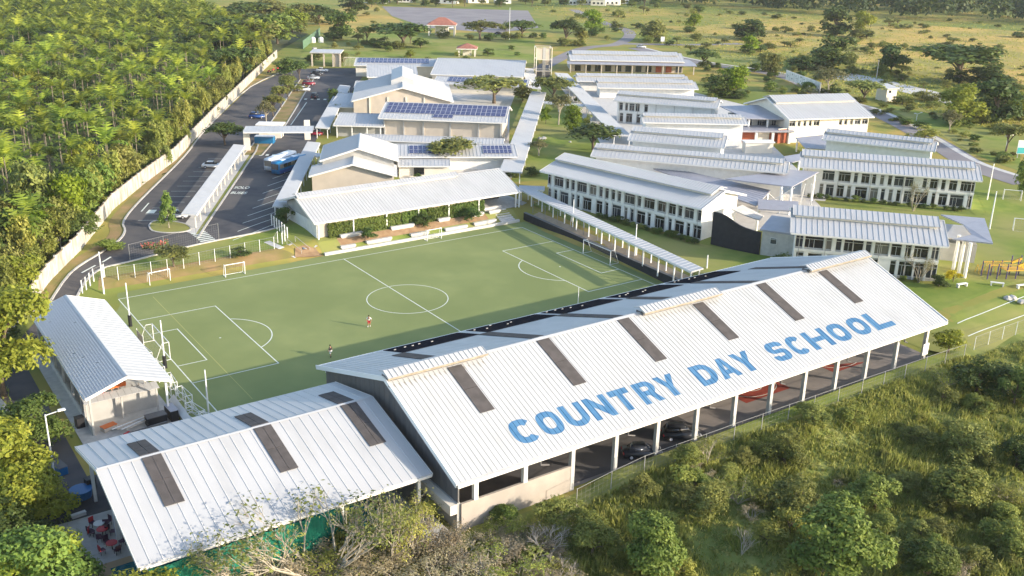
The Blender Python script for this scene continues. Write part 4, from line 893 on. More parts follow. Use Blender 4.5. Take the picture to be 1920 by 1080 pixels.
mb = MB(); mb.box(.2, 8.2, .2, 9, 1.5, 6.3); mb.build('wall', 'conc', cb); mb = MB(); mb.box(-.2, 8.4, -.2, 9.5, 6.3, 6.6); mb.build('roof', 'purple', cb)
window(cb, 2.2, .15, 4.2, 5.3, 1.1); window(cb, 6.2, .15, 4.2, 5.3, 1.1)
# right extension roof of the near classroom building
ex = flat_roof('porch_roof', 'angular grey porch roof on white columns at the right end of the near classroom building', A_((1764, 402, 8.4), (1846, 409, 8.4), (1862, 456, 8.2), (1786, 448, 7.9), (1822, 440, 8.0), (1806, 420, 8.2)), cat='porch')
for q in ((1808, 521), (1797, 512), (1787, 505)):
    p = at(*q)-ex.location; mb = MB(); mb.tube((p.x, p.y, 1.5), (p.x, p.y, 7.9), .28, n=10); mb.build('column', 'white', ex)
po = thing('porch_block', 'low white roofed entrance block under the grey porch roof', 'entrance', tuple(at(1790, 500, 2)[:2])+(0,), math.atan2(-17.9, 15.8)); mb = MB(); mb.box(-2, 3.5, 3, 9, 1.6, 5.2); mb.build('wall', 'grey', po); mb = MB(); mb.slab([(-2.4, 2.4, 6.2), (4.5, 2.4, 6.2), (4.5, 9, 6.8), (-2.4, 9, 6.8)], .2); mb.build('roof', 'roof', po)
# retaining wall beside the pitch
rt = thing('retaining_wall', 'low black covered retaining wall along the right goal line', 'wall', (39.2, 0, 0), math.atan2(1, .03)-math.pi/2*0)
rt.rotation_euler = (0, 0, -math.atan(.03)); mb = MB(); mb.box(0, .55, -25, 26, -.2, 1.45); mb.build('wall_face', 'blackwall', rt)
mb = MB(); mb.box(-.03, .58, -25, 26, 1.45, 1.52); mb.build('coping', 'gable', rt)
pk = thing('plinth_kerb', 'long pale concrete kerb edging the far touchline below the benches', 'kerb', (0, 0, 0)); mb = MB(); mb.box(-2, 38.5, 25.15, 25.6, -.1, .5); mb.build('kerb_face', 'paving', pk)
# ------------------------------------------------------------------ walls and fences
wl = [(-57, 9), (-50.0, 21.3), (-44.5, 31.6), (-37.4, 42.6), (-26.4, 65.3), (-16.3, 81.4), (-4.1, 99.6), (19, 141.8), (57.4, 209.9), (84, 256)]
ww = thing('boundary_wall', 'long stained white wall of upright panels between the palm plantation and the road', 'wall', (wl[1][0], wl[1][1], 0)); wo = Vector((wl[1][0], wl[1][1], 0))
WP = []
for i in range(len(wl)-1):
    a, b = Vector(wl[i]), Vector(wl[i+1]); n = max(1, round((b-a).length/3.0)); WP += [a.lerp(b, k/n) for k in range(n)]
WP.append(Vector(wl[-1]))
for a, b in zip(WP, WP[1:]):
    L = (b-a).length; me = shared(('wp', round(L, 1)), lambda: mesh_of(MB().box(.1, L-.1, -.07, .07, -.5, 2.9), 'wall_panel', 'whitewall'))
    mp = shared('wpost', lambda: mesh_of(MB().box(-.13, .13, -.14, .14, -.5, 3.05), 'wall_post', 'conc')); mc = shared(('wc', round(L, 1)), lambda: mesh_of(MB().box(.14, L-.14, -.1, .1, 2.9, 2.98), 'wall_cap', 'wallcap'))
    z = min(h(*a), h(*b)); an = math.atan2(b.y-a.y, b.x-a.x); p = Vector((a.x, a.y, z))-wo
    inst('wall_panel', me, ww, p, rz=an); inst('wall_post', mp, ww, p, rz=an); inst('wall_cap', mc, ww, p, rz=an)
def fence(name, label, pts, hh, every=3.0, post='mesh', cat='fence', mesh=True, pr=.045, white=False, sp=.4):
    r = thing(name, label, cat, (pts[0][0], pts[0][1], 0)); o = Vector((pts[0][0], pts[0][1], 0)); Q = []
    for a, b in zip(pts, pts[1:]):
        a, b = Vector(a[:2]), Vector(b[:2]); n = max(1, round((b-a).length/every)); Q += [a.lerp(b, k/n) for k in range(n)]
    Q.append(Vector(pts[-1][:2])); mp = mesh_of(MB().tube((0, 0, -.4), (0, 0, hh+.05), pr, n=6), 'post', 'steel' if white else post); w_ = MB()
    for q in Q: inst('post', mp, r, (q.x-o.x, q.y-o.y, h(q.x, q.y)))
    for a, b in zip(Q, Q[1:]):
        A = Vector((a.x, a.y, h(*a)))-o; B = Vector((b.x, b.y, h(*b)))-o; Z = Vector((0, 0, 1))
        w_.tube(A+Z*hh, B+Z*hh, .025, n=4)
        if mesh:
            n = int(hh/sp)
            for k in range(n): w_.bar(A+Z*(k*sp+.1), B+Z*(k*sp+.1), .009)
            n = int((B-A).length/sp)
            for k in range(1, n): p = A.lerp(B, k/n); w_.bar(p+Z*.05, p+Z*hh, .009)
    w_.build('wire_mesh', 'mesh', r, kind='stuff'); return r
fence('pitch_fence', 'wire fence with white posts on the bank above the mini goals', [(-36.8, 29.5), (-35.2, 27.9), (-27.7, 27.8), (-9.3, 29.4), (-7.6, 32)], 2.1, 2.7, white=True, pr=.06)
fence('road_fence', 'tall wire fence beside the curving road and the flower bed', [(-31.6, 34.6), (-19.8, 37.4), (-15.8, 38)], 2.8, 6)
fence('slope_fence', 'long wire fence on the grassy verge below the lettered roof', [(-14, -59.4), (8, -59.4), (30, -59.6), (51, -60)], 2.0, 4.2, post='grey', sp=.55)
fence('lawn_fence', 'fence at the edge of the right hand lawn next to the bushes', [(56.5, -58.2), (70, -58.4), (84, -60)], 2.0, 3.5, white=True)
fence('walkway_fence', 'wire fence on the sandy strip between black wall and covered walkway', [(wallx(25)+1.5, 25), (wallx(-24)+1.5, -24)], 2.4, 4.0, pr=.06, sp=.6)
gt = fence('gate_fence', 'white slatted gate fence where the road bends by the corner of the pitch', [(-41, 25.8), (-38.6, 28.8), (-37, 29.4)], 2.0, 1.4, white=True, pr=.09, sp=.3)
fence('stair_fence', 'short white post fence by the steps left of the hall', [(-5.2, 40.5), (-5.4, 33), (-7.2, 31)], 2.0, 1.2, white=True, pr=.1)
# green net below the pool roof
gn = thing('green_net_fence', 'bright green shade net fence under the near edge of the pool roof', 'fence', (-53.6, -54.0, 0)); mb = MB(); vs = []; K = 60
for i in range(K+1):
    x = i/K*17; d = .18*math.sin(i*1.3)+.12*math.sin(i*.47+1); vs += [(x, d-1.2, -2.2), (x, d+.12*math.sin(i*.9)-.5, 1.6), (x, d*.3, 4.75+.06*math.sin(i*.8))]
mb.add(vs, [(3*i+k, 3*i+3+k, 3*i+4+k, 3*i+1+k) for i in range(K) for k in (0, 1)]); mb.build('net', 'green', gn, smooth=True)
for i in range(5): mb = MB(); mb.tube((i*4.2, .35, -2.3), (i*4.2, .35, 4.7), .06, n=6); mb.build('post', 'steel', gn)
# ------------------------------------------------------------------ poles and lamps
def pole(name, label, base, top, r0=.12, m='steel', cat='pole', pad=False, group=None, arm=0, zb=None):
    b = at(*base, zb); d = proj_ray(*top); s = math.hypot(b.x-CAM[0], b.y-CAM[1])/math.hypot(d[0], d[1]); H = CAM[2]+s*d[2]-b.z
    r = thing(name, label, cat, tuple(b), 0, group); mb = MB(); mb.tube((0, 0, -.3), (0, 0, H), r0, r0*.6, 8); mb.build('shaft', m, r)
    if pad: mb = MB(); mb.tube((0, 0, 0), (0, 0, 1.7), r0*2.1, n=10); mb.build('pad', 'black', r)
    if arm:
        for s in ((-1, 1) if arm == 2 else (1,)):
            mb = MB(); mb.tube((0, 0, H-.1), (s*1.5, -.3, H+.25), .05, n=6); mb.build('arm', m, r); mb = MB(); mb.box(s*1.5-.35, s*1.5+.35, -.48, -.12, H+.2, H+.33); mb.build('lamp_head', 'white', r)
    return r
pole('net_post', 'white net post with a black padded foot behind the left goal line', (245, 612), (240, 530), pad=True, cat='net post')
pole('net_post', 'white net post standing right beside the left goal with padded foot', (310, 690), (306, 600), pad=True, cat='net post')
pole('net_post', 'white net post at the near left corner of the pitch above the pool roof', (391, 773), (388, 693), cat='net post')
pole('net_post', 'tall white post at the far left corner of the pitch by the road', (195, 551), (186, 472), cat='net post', r0=.14)
pole('net_post', 'tall white post at the right goal line nearest the hall', (1073, 442), (1074, 374), cat='net post')
pole('net_post', 'tall white post behind the right goal in front of the covered walkway', (1190, 480), (1191, 420), cat='net post')
pole('net_post', 'thin white post on the near touchline rising in front of the lettered roof', (1083, 585), (1083, 538), r0=.07, cat='net post', zb=0)
pole('marker_post', 'short white post on the grass beyond the far end of the walkway', (1325, 503), (1325, 478), r0=.15, cat='post')
pole('lamp_post', 'tall white pole on the small pitch nearest the grey porch roof', (1855, 430), (1862, 358), cat='lamp post', r0=.16)
pole('lamp_post', 'tall white pole behind the right end of the right classroom building', (1851, 375), (1857, 306), cat='lamp post', r0=.13)
pole('street_lamp', 'double headed street lamp beside the country road at the right', (1718, 226), (1718, 213), arm=2, cat='street lamp', r0=.1)
pole('street_lamp', 'lamp post beneath the light tree at the right edge road', (1885, 282), (1885, 255), arm=2, cat='street lamp', r0=.1)
pole('utility_pole', 'pale utility pole in front of the dark round tree on the dry field', (1643, 148), (1646, 112), cat='utility pole', r0=.16, m='conc')
pole('utility_pole', 'white lamp pole in front of the round green tree at the left edge', (104, 905), (93, 776), cat='lamp pole', r0=.11, arm=1)
pole('utility_pole', 'white lamp pole half hidden in the dark trees left of the road', (137, 440), (137, 416), cat='lamp pole', r0=.1, arm=1)
pole('utility_pole', 'thin pole beside the gravel lot at the top of the photo', (955, 74), (955, 14), cat='utility pole', r0=.14)
# ------------------------------------------------------------------ goals
def goal(name, label, c, ang, wd, hh, dp, r=.06, net=.35, group=None):
    t = thing(name, label, 'goal', c, ang, group); mb = MB(); mb.tube((-wd/2, 0, 0), (-wd/2, 0, hh), r, n=8).tube((wd/2, 0, 0), (wd/2, 0, hh), r, n=8).tube((-wd/2-r, 0, hh), (wd/2+r, 0, hh), r, n=8); mb.build('goal_frame', 'steel', t)
    mb = MB()
    for s in (-1, 1): mb.tube((s*wd/2, 0, hh), (s*wd/2, dp*.45, hh), r*.6, n=6).tube((s*wd/2, dp*.45, hh), (s*wd/2, dp, 0), r*.6, n=6).tube((s*wd/2, dp, .03), (s*wd/2, 0, .03), r*.6, n=6)
    mb.tube((-wd/2, dp, .03), (wd/2, dp, .03), r*.6, n=6); mb.build('back_frame', 'steel', t)
    mb = MB(); n = int(wd/net)
    for i in range(1, n): x = -wd/2+wd*i/n; mb.bar((x, 0, hh), (x, dp*.45, hh), .012).bar((x, dp*.45, hh), (x, dp, .05), .012)
    for k in range(1, int(hh/net)): z = hh*(1-k/int(hh/net)); y = dp*.45+(dp*.55)*(1-z/hh); mb.bar((-wd/2, y, z), (wd/2, y, z), .012).bar((-wd/2, 0, z), (-wd/2, y, z), .012).bar((wd/2, 0, z), (wd/2, y, z), .012)
    mb.build('net', 'mesh', t, kind='stuff'); return t
goal('football_goal', 'full size white football goal in front of the black retaining wall', (36.95, 0, .03), -math.pi/2, 7.32, 2.44, 1.9)
goal('football_goal', 'full size white football goal beside the open shed', (-36.95, 0, .03), math.pi/2, 7.32, 2.44, 1.9)
goal('mini_goal', 'small white goal on the far touchline, in front of the lawn bank', (-18.4, 23.3, .03), .0, 3.2, 2.0, 1.1)
goal('mini_goal', 'small goal with yellowed frame at the foot of the fence bank', (-29.6, 25.6, .1), .12, 3.3, 2.0, 1.1)
goal('mini_goal', 'small white goal standing below the concrete benches', (18.6, 23.6, .03), .02, 3.0, 2.0, 1.0)
q = at(1897, 376); goal('mini_goal', 'farther white goal on the small pitch at the right edge', tuple(q), -.9, 3.4, 2.2, 1.2)
q = at(1917, 432); goal('mini_goal', 'nearer white goal cut by the right edge of the photo', tuple(q), 2.2, 3.4, 2.2, 1.2)
# ------------------------------------------------------------------ concrete benches
BLN = []; BL = ['leftmost concrete bench of the upper row below the hedge', 'short concrete bench at the left end of the lower row', 'long concrete bench of the lower row in front of the dark shrub', 'long concrete bench of the upper row left of the small goal', 'concrete bench right behind the small white goal', 'short concrete bench of the upper row under the middle hedge section', 'long concrete bench of the lower row right of the small white goal', 'short concrete bench of the upper row left of the ramp', 'long concrete bench of the lower row touching the ramp', 'long concrete ledge right below the dark hall opening', 'short concrete bench beside the top of the ramp']
for x0, x1, y, z in ((2.7, 7.0, 29.0, 1.5), (1.6, 4.4, 26.6, .75), (6.6, 11.6, 26.8, .8), (12.6, 17.4, 28.9, 1.45), (15.4, 19.2, 26.7, .8), (22.6, 25.1, 29.0, 1.5), (22.6, 27.5, 26.6, .75), (30, 32.6, 28.9, 1.45), (29, 34.1, 26.8, .8), (33.6, 37.9, 30.8, 1.75), (33.8, 36.4, 28.9, 1.45)):
    lab = BL[len(BLN)]; BLN.append(1)
    b = thing('concrete_bench', lab, 'bench', ((x0+x1)/2, y, h((x0+x1)/2, y)), rnd.uniform(-.02, .02), 'concrete benches below the hedge'); L = x1-x0
    mb = MB(); mb.box(-L/2, L/2, -.3, .3, .2, .58); mb.build('seat', 'paving', b)
    mb = MB(); mb.box(-L/2+.15, L/2-.15, -.26, .26, -.3, .2); mb.build('base', 'conc', b)
st = thing('concrete_ramp', 'pale concrete ramp and steps between benches and the walkway corner', 'steps', (36.6, 25.7, 0))
for k in range(7): mb = MB(); mb.box(-1.6, 1.6, k*.62, (k+1)*.62, -.2, .25+k*.235); mb.build('step', 'paving', st)
st = thing('garden_stairs', 'grey concrete stairs with railing at the left corner of the hall', 'steps', (-4.6, 27.2, 0), .35)
for k in range(7): mb = MB(); mb.box(-.9, .9, k*.5, (k+1)*.5, -.3, .25+k*.2); mb.build('step', 'conc', st)
for s in (-.95, .95): mb = MB(); mb.tube((s, 0, 1.1), (s, 3.5, 2.5), .04, n=6).tube((s, 0, 0), (s, 0, 1.1), .04, n=6).tube((s, 3.5, 1.3), (s, 3.5, 2.5), .04, n=6); mb.build('railing', 'grey', st)
cc = thing('concrete_chute', 'curved pale concrete drain chute on the brown soil mound', 'drain', (-3.4, 27.6, .0), .2)
mb = MB(); vs = []; N = 12
for i in range(N+1):
    a = math.pi*.95*i/N; 
    for rr, z in ((.75, .9), (1.35, 1.1), (1.45, .1)): vs.append((rr*math.cos(a), rr*1.3*math.sin(a), z+.25-.5*abs(i/N-.5)))
mb.add(vs, [(3*i+k, 3*i+k+1, 3*i+k+4, 3*i+k+3) for i in range(N) for k in (0, 1)]); mb.build('chute', 'paving', cc, smooth=True)
# ------------------------------------------------------------------ shed yard: lean-to, scrap, white frames
lt = thing('lean_to', 'low lean-to roof of pale sheets in front of the shed end', 'lean-to', (-46.3, -17.4, 0))
for i in range(11):
    u = -4.0+i*.75; mb = MB(); mb.slab([(u, .1, 2.95), (u+.72, .1, 2.95), (u+.72, 1.4, 3.25), (u, 1.4, 3.25)], .05); mb.build('roof_sheet', 'roof', lt)
    mb = MB(); mb.box(u+.3, u+.4, -1.3, 1.5, 2.45, 2.62) if False else mb.bar((u+.36, .15, 2.86), (u+.36, 1.9, 3.24), .1); mb.build('rafter', 'yellow' if False else 'tan', lt)
for x in (-3.8, 0, 3.9): mb = MB(); mb.box(x-.09, x+.09, .2, .38, 0, 2.8); mb.build('post', 'conc', lt)
mb = MB(); mb.box(-3.9, 4.1, 1.2, 1.3, 0, 2.6); mb.build('wall', 'grey', lt)
def crate(name, label, cat, loc, sz, m, rz=0, lid=None, legs=False):
    t = thing(name, label, cat, loc, rz); a, b, c = sz; z0 = .35*c if legs else 0
    if legs:
        for sx in (-1, 1):
            for sy in (-1, 1): mb = MB(); mb.box(sx*a*.42-.05, sx*a*.42+.05, sy*b*.42-.05, sy*b*.42+.05, 0, z0); mb.build('leg', 'gable', t)
    bm = bmesh.new(); bmesh.ops.create_cube(bm, size=1); bmesh.ops.scale(bm, vec=(a, b, c-z0), verts=bm.verts); bmesh.ops.bevel(bm, geom=bm.edges[:], offset=min(sz)*.06, segments=1, affect='EDGES')
    bmesh.ops.translate(bm, vec=(0, 0, z0+(c-z0)/2), verts=bm.verts); me = bpy.data.meshes.new('body'); bm.to_mesh(me); bm.free(); me.materials.append(MT[m]); inst('body', me, t)
    mb = MB(); mb.box(-a/2-.02, a/2+.02, -b/2-.02, b/2+.02, c+.002, c+.06); mb.build('lid', lid or m, t); return t
crate('storage_box', 'black box in the scrap yard in front of the lean-to', 'box', (-43.6, -20.4, .1), (2.2, 1.2, 1.1), 'black', .05, 'gable')
crate('storage_box', 'black cabinet with pale plum top at the right of the scrap yard', 'cabinet', (-41.7, -19.9, .1), (.9, 2.2, 1.3), 'black', .05, 'purple')
crate('orange_board', 'orange board stack lying under the shed roof edge', 'boards', (-46.6, -15.2, 3.3), (2.6, .8, .4), 'orange', .05)
crate('red_barrel', 'red container beside the orange boards', 'container', (-48.2, -15.5, 3.0), (.7, .7, .8), 'red', .3)
crate('scrap_pile', 'pale planks and orange scraps at the left of the yard', 'scrap', (-48.4, -19.0, .1), (1.6, .9, .5), 'tan', .3, 'orange')
crate('red_bin', 'small dark red bin at the front edge of the scrap yard', 'bin', (-47.2, -22.4, .1), (.7, .6, .7), 'red', .5)
crate('dark_bin', 'black bin at the left foot of the shed roof', 'bin', (-50.9, -16.6, .05), (.9, .9, 1.2), 'black', .1)
for k in range(5):
    p = (-46.5+k*.35, -18.8-k*.4, .35+.1*k); t = thing('scrap_plank', 'long pale plank lying across the scrap yard', 'plank', p, .25+.04*k, 'planks in the scrap yard'); mb = MB(); mb.box(-2.2, 2.2, -.1, .1, -.03, .05); mb.build('board', 'white' if k % 2 else 'tan', t)
yw = thing('yard_wall', 'low dark wall edging the scrap yard toward the pool road', 'wall', (-44, -22.2, .05), .12); mb = MB(); mb.box(-3.2, 1.2, -.12, .12, 0, .9); mb.build('wall_face', 'gable', yw)
ts = thing('timber_rack', 'long white sheet lying against the yard edge by the pitch', 'sheet', (-40.6, -20.2, 0)); mb = MB(); mb.slab([(-.5, -3.4, .6), (.1, -3.4, 1.2), (.1, 3.2, 1.6), (-.5, 3.2, 1.0)], .08); mb.build('sheet', 'white', ts); mb = MB(); mb.box(-.3, -.1, -3, 2.8, 0, .5); mb.build('support', 'grey', ts)
for k, (x, y, rz) in enumerate(((-39.9, -3.0, .1), (-39.8, -8.2, .05), (-39.7, -13.2, -.05), (-39.5, -17.6, .08), (-39.4, -21.2, .2), (-38.6, -24.4, .5))):
    f = thing('tube_frame', 'white tube frame with cross braces stored between shed and pitch', 'frame', (x, y, 0), rz, 'white tube frames beside the shed'); a, b, c = .8, 1.5, 2.0 if k < 4 else 1.5
    for sx in (-1, 1):
        for sy in (-1, 1): mb = MB(); mb.tube((sx*a/2, sy*b, 0), (sx*a/2, sy*b, c), .05, n=6); mb.build('upright', 'steel', f)
    mb = MB()
    for z in (.15, c*.55, c-.05):
        for s in (-1, 1): mb.tube((s*a/2, -b, z), (s*a/2, b, z), .04, n=5).tube((-a/2, s*b, z), (a/2, s*b, z), .04, n=5)
    mb.build('rail', 'steel', f, kind='stuff'); mb = MB(); mb.tube((a/2, -b, .15), (a/2, b, c-.05), .035, n=5).tube((-a/2, b, .15), (-a/2, -b, c-.05), .035, n=5); mb.build('brace', 'steel', f, kind='stuff')
os_ = thing('orange_screen', 'orange mesh screen behind the left goal', 'screen', (-38.9, 2.6, 0), math.pi/2); mb = MB(); mb.box(-1.4, 1.4, -.02, .02, .1, 1.9); mb.build('panel', 'tan', os_)
for s in (-1.45, 1.45): mb = MB(); mb.tube((s, 0, 0), (s, 0, 2.1), .05, n=6); mb.build('post', 'steel', os_)
# left kerb walls
kw = thing('low_wall', 'low concrete wall with a mossy pale slab at the left edge road', 'wall', (-57.3, -8, 0), .12); mb = MB(); mb.box(-.2, .2, -11, 8, -.3, .9); mb.build('wall_face', 'conc', kw); mb = MB(); mb.box(-.25, .25, -11, 8, .9, 1.0); mb.build('coping', 'grey', kw)
gs = thing('green_box', 'dark green sheet metal box under the yellow branches at the left', 'box', (-55.6, 3.2, 0), .3); mb = MB(); mb.box(-.9, .9, -.8, .8, .2, 2.1); mb.build('body', 'green', gs); mb = MB(); mb.box(-1, 1, -.9, .9, 2.1, 2.2); mb.build('lid', 'gable', gs)
# ------------------------------------------------------------------ pool side
for k, (px, py, lab) in enumerate(((266-79, 993, 'plum and white patio set nearest the blue tub'), (193, 1004, 'plum and red patio set in the middle of the pool deck'), (211, 1030, 'red and plum patio set closest to the near tree crown'))):
    p = at(px, py, .36); t = thing('patio_set', lab, 'table', tuple(p), k*.7); mb = MB(); mb.tube((0, 0, .68), (0, 0, .74), .5, n=14); mb.build('table_top', 'red' if k else 'white', t); mb = MB(); mb.tube((0, 0, 0), (0, 0, .679), .05, n=6); mb.build('table_leg', 'black', t)
    for i in range(4):
        a = i*math.pi/2+.4; c = thing('chair', 'dark plum chair around a small table on the pool deck', 'chair', (p.x+.95*math.cos(a+k*.7), p.y+.95*math.sin(a+k*.7), p.z), a+k*.7, 'plum chairs on the pool deck')
        mb = MB(); mb.box(-.25, .25, -.25, .25, .4, .47); mb.build('seat', 'plum', c); mb = MB(); mb.box(.2, .27, -.25, .25, .472, .95); mb.build('backrest', 'red' if i == 1 else 'plum', c)
        for sx in (-.2, .2):
            for sy in (-.2, .2): mb = MB(); mb.box(sx-.02, sx+.02, sy-.02, sy+.02, 0, .4); mb.build('leg', 'black', c)
p = at(153, 931, .36); tb = thing('blue_tub', 'round blue tub at the corner of the pool deck', 'tub', tuple(p)); mb = MB(); mb.tube((0, 0, 0), (0, 0, .8), .95, 1.05, 18); mb.build('body', 'bluepl', tb, smooth=False); mb = MB(); mb.tube((0, 0, .801), (0, 0, .86), 1.08, 1.08, 18); mb.build('rim', 'bluepl', tb)
p = at(171, 918, .36); crate('dark_bin', 'dark bin standing next to the blue tub', 'bin', tuple(p), (.9, .8, 1.3), 'black', .2)
p = at(113, 885, 0); crate('blue_crates', 'blue and dark crates stacked along the left road edge', 'crates', tuple(p), (.9, 2.0, .9), 'bluepl', .2, 'gable')
p = at(148, 968, 0); crate('white_slab', 'small white slab on dark grass beside the pool deck', 'slab', tuple(p), (1.3, .4, .3), 'white', .1)
# ------------------------------------------------------------------ vehicles
def extr(profile, w, taper=None, bev=.06):
    """car body: side profile (x,z) extruded across, upper points narrower"""
    bm = bmesh.new(); zt = max(z for x, z in profile); L = []; Rr = []
    for x, z in profile:
        k = 1 if taper is None else 1-taper*max(0, (z-.55*zt)/(.45*zt)); L.append(bm.verts.new((x, w/2*k, z))); Rr.append(bm.verts.new((x, -w/2*k, z)))
    n = len(L); bm.faces.new(L); bm.faces.new(Rr[::-1])
    for i in range(n): bm.faces.new((L[i], Rr[i], Rr[(i+1) % n], L[(i+1) % n]))
    bmesh.ops.recalc_face_normals(bm, faces=bm.faces[:]); bmesh.ops.bevel(bm, geom=bm.edges[:], offset=bev, segments=2, affect='EDGES'); return bm
def bobj(name, bm, m, parent):
    me = bpy.data.meshes.new(name); bm.to_mesh(me); bm.free(); me.materials.append(MT[m]); me.polygons.foreach_set('use_smooth', [True]*len(me.polygons)); return inst(name, me, parent)
def wheel(parent, x, y, r, wd):
    mb = MB(); mb.tube((0, -wd/2, 0), (0, wd/2, 0), r, n=14); o = mb.build('wheel', 'tyre', parent, loc=(x, y, r)); mb = MB(); mb.tube((0, -wd/2-.01, 0), (0, wd/2+.01, 0), r*.55, n=10); mb.build('rim', 'pvf', o)
def car(label, p, rz, colm, suv=False):
    c = thing('parked_car', label, 'car', tuple(p), rz); t = .25 if suv else 0
    bobj('body', extr([(-2.1, .3), (-2.15, .75), (-2.0, .95+t*.5), (-1.1, 1.0+t*.5), (1.0, .98+t*.5), (2.0, .8+t*.5), (2.15, .55), (2.1, .3)], 1.75, .12), colm, c)
    bobj('windows', extr([(-1.95 if suv else -1.6, .95+t*.5), (-1.6 if suv else -1.1, 1.42+t), (.35, 1.45+t), (1.15, .97+t*.5)], 1.62, .25, .05), 'glass', c)
    bobj('roof', extr([(-1.5 if suv else -1.05, 1.43+t), (-1.4 if suv else -.9, 1.49+t), (.2, 1.5+t), (.36, 1.44+t)], 1.3, 0, .02), colm, c)
    for x in (-1.3, 1.35):
        for y in (-.78, .78): wheel(c, x, y, .32, .2)
    for y in (-.6, .6): mb = MB(); mb.box(2.08, 2.16, y-.2, y+.2, .6, .75); mb.build('headlight', 'white', c); mb = MB(); mb.box(-2.17, -2.1, y-.2, y+.2, .65, .8); mb.build('tail_light', 'red', c)
    return c
paint('car_white', (.7, .7, .7)); paint('car_red', (.22, .012, .03)); paint('car_dark', (.02, .022, .028)); paint('car_silver', (.45, .47, .5)); paint('car_blue', (.02, .07, .25)); paint('bus_blue', (.01, .15, .34)); paint('bus_white', (.62, .66, .72))
ca = math.atan2(-.5, .86)
for px, py, m, s, lab in ((590, 184, 'car_dark', 1, 'dark car driving on the zebra crossing in the upper car park'), (569, 171, 'car_white', 0, 'white car parked nearest the zebra crossing'), (579, 160, 'car_red', 1, 'maroon car parked between a white and a silver car'), (588, 149, 'car_silver', 0, 'silver white car parked behind the maroon one'), (594, 141, 'car_dark', 0, 'dark blue car second from the far end of the parked row'), (604, 135, 'car_white', 0, 'white car at the far end of the parked row'), (482, 222, 'car_blue', 1, 'blue car beside the kiosk behind the drive canopy'), (590, 254, 'car_red', 0, 'dark red car half hidden under the walkway roof'), (331, 409, 'car_silver', 0, 'silver car behind the small tree on the lawn island'), (398, 315, 'car_white', 0, 'white car peeping out left of the bus shelter roof'), (1276, 822, 'car_dark', 1, 'dark car with blue windscreen parked under the lettered roof'), (1203, 856, 'car_dark', 0, 'dark car parked at the leftmost open bay under the lettered roof'), (843, 54, 'car_white', 0, 'white car by the red roofed pavilion'), (935, 65, 'car_dark', 0, 'dark car parked on the gravel lot under trees'), (1202, 90, 'car_silver', 0, 'pale car on the lane behind the veranda building')):
    p = at(px, py); p.z += .04; c = car(lab, p, ca if (px != 590 or py > 200) else ca+1.5, m, s)
def bus(label, p, rz, body, lower):
    c = thing('coach_bus', label, 'bus', tuple(p), rz); bobj('body', extr([(-6, .35), (-6.05, 1.6), (-6, 3.2), (-5.8, 3.4), (5.6, 3.4), (5.95, 3.1), (6.1, 1.4), (6.05, .35)], 2.5, .04, .12), body, c)
    for s in (-1, 1):
        mb = MB()
        for k in range(7): mb = MB(); x = -5.5+k*1.55; mb.box(x, x+1.45, s*1.235-.02, s*1.235+.02, 1.75, 2.75); mb.build('side_window', 'glass', c)
        mb = MB(); mb.box(-5.9, 5.9, s*1.25-.015, s*1.25+.015, .5, 1.3); mb.build('side_stripe', lower, c)
    mb = MB(); mb.add([(-6.10, -1.05, 1.5), (-6.10, 1.05, 1.5), (-6.05, 1.0, 2.95), (-6.05, -1.0, 2.95)], [(0, 3, 2, 1)]); mb.box(-6.09, -6.0, -1.05, 1.05, 1.5, 2.9); mb.build('rear_window', 'glass', c)
    mb = MB(); mb.box(6.0, 6.13, -1.05, 1.05, 1.3, 2.9); mb.build('windscreen', 'glass', c)
    for k in (-3, 2): mb = MB(); mb.box(k-.9, k+.9, -.6, .6, 3.4, 3.6); mb.build('roof_unit', 'bus_white', c)
    for x in (-3.8, 3.9):
        for y in (-1.1, 1.1): wheel(c, x, y, .5, .28)
    return c
a_, b_ = at(493, 328), at(556, 304); mm_ = (a_+b_)/2; ba = math.atan2(b_.y-a_.y, b_.x-a_.x); b1 = bus('white roofed coach with dark windows parked in the bus lot', (mm_.x+.6, mm_.y+.9, 2.05), ba, 'bus_white', 'bus_blue')
b2 = bus('bright blue coach parked in front of the white roofed one', (mm_.x+.9, mm_.y-3.2, 2.05), ba-.08, 'bus_blue', 'car_blue'); b1.scale = b2.scale = (.84, .84, .84)
# ------------------------------------------------------------------ painted words on the bus lot
def road_text(txt, p, ang, size, sx, sy):
    c = bpy.data.curves.new('road_lettering', 'FONT'); c.body = txt; c.size = size; c.align_x = 'CENTER'; c.materials.append(MT['line']); c.offset = .02
    o = bpy.data.objects.new('road_lettering', c); COL.objects.link(o); o.location = (p.x, p.y, p.z+.06); o.rotation_euler = (0, 0, ang); o.scale = (sx, sy, 1); o['kind'] = 'structure'
road_text('SOLO', at(452, 354), math.atan2(-.57, .82), 1.2, 1.0, 2.0); road_text('BUSES', at(446, 364), math.atan2(-.57, .82), 1.2, 1.0, 2.0)
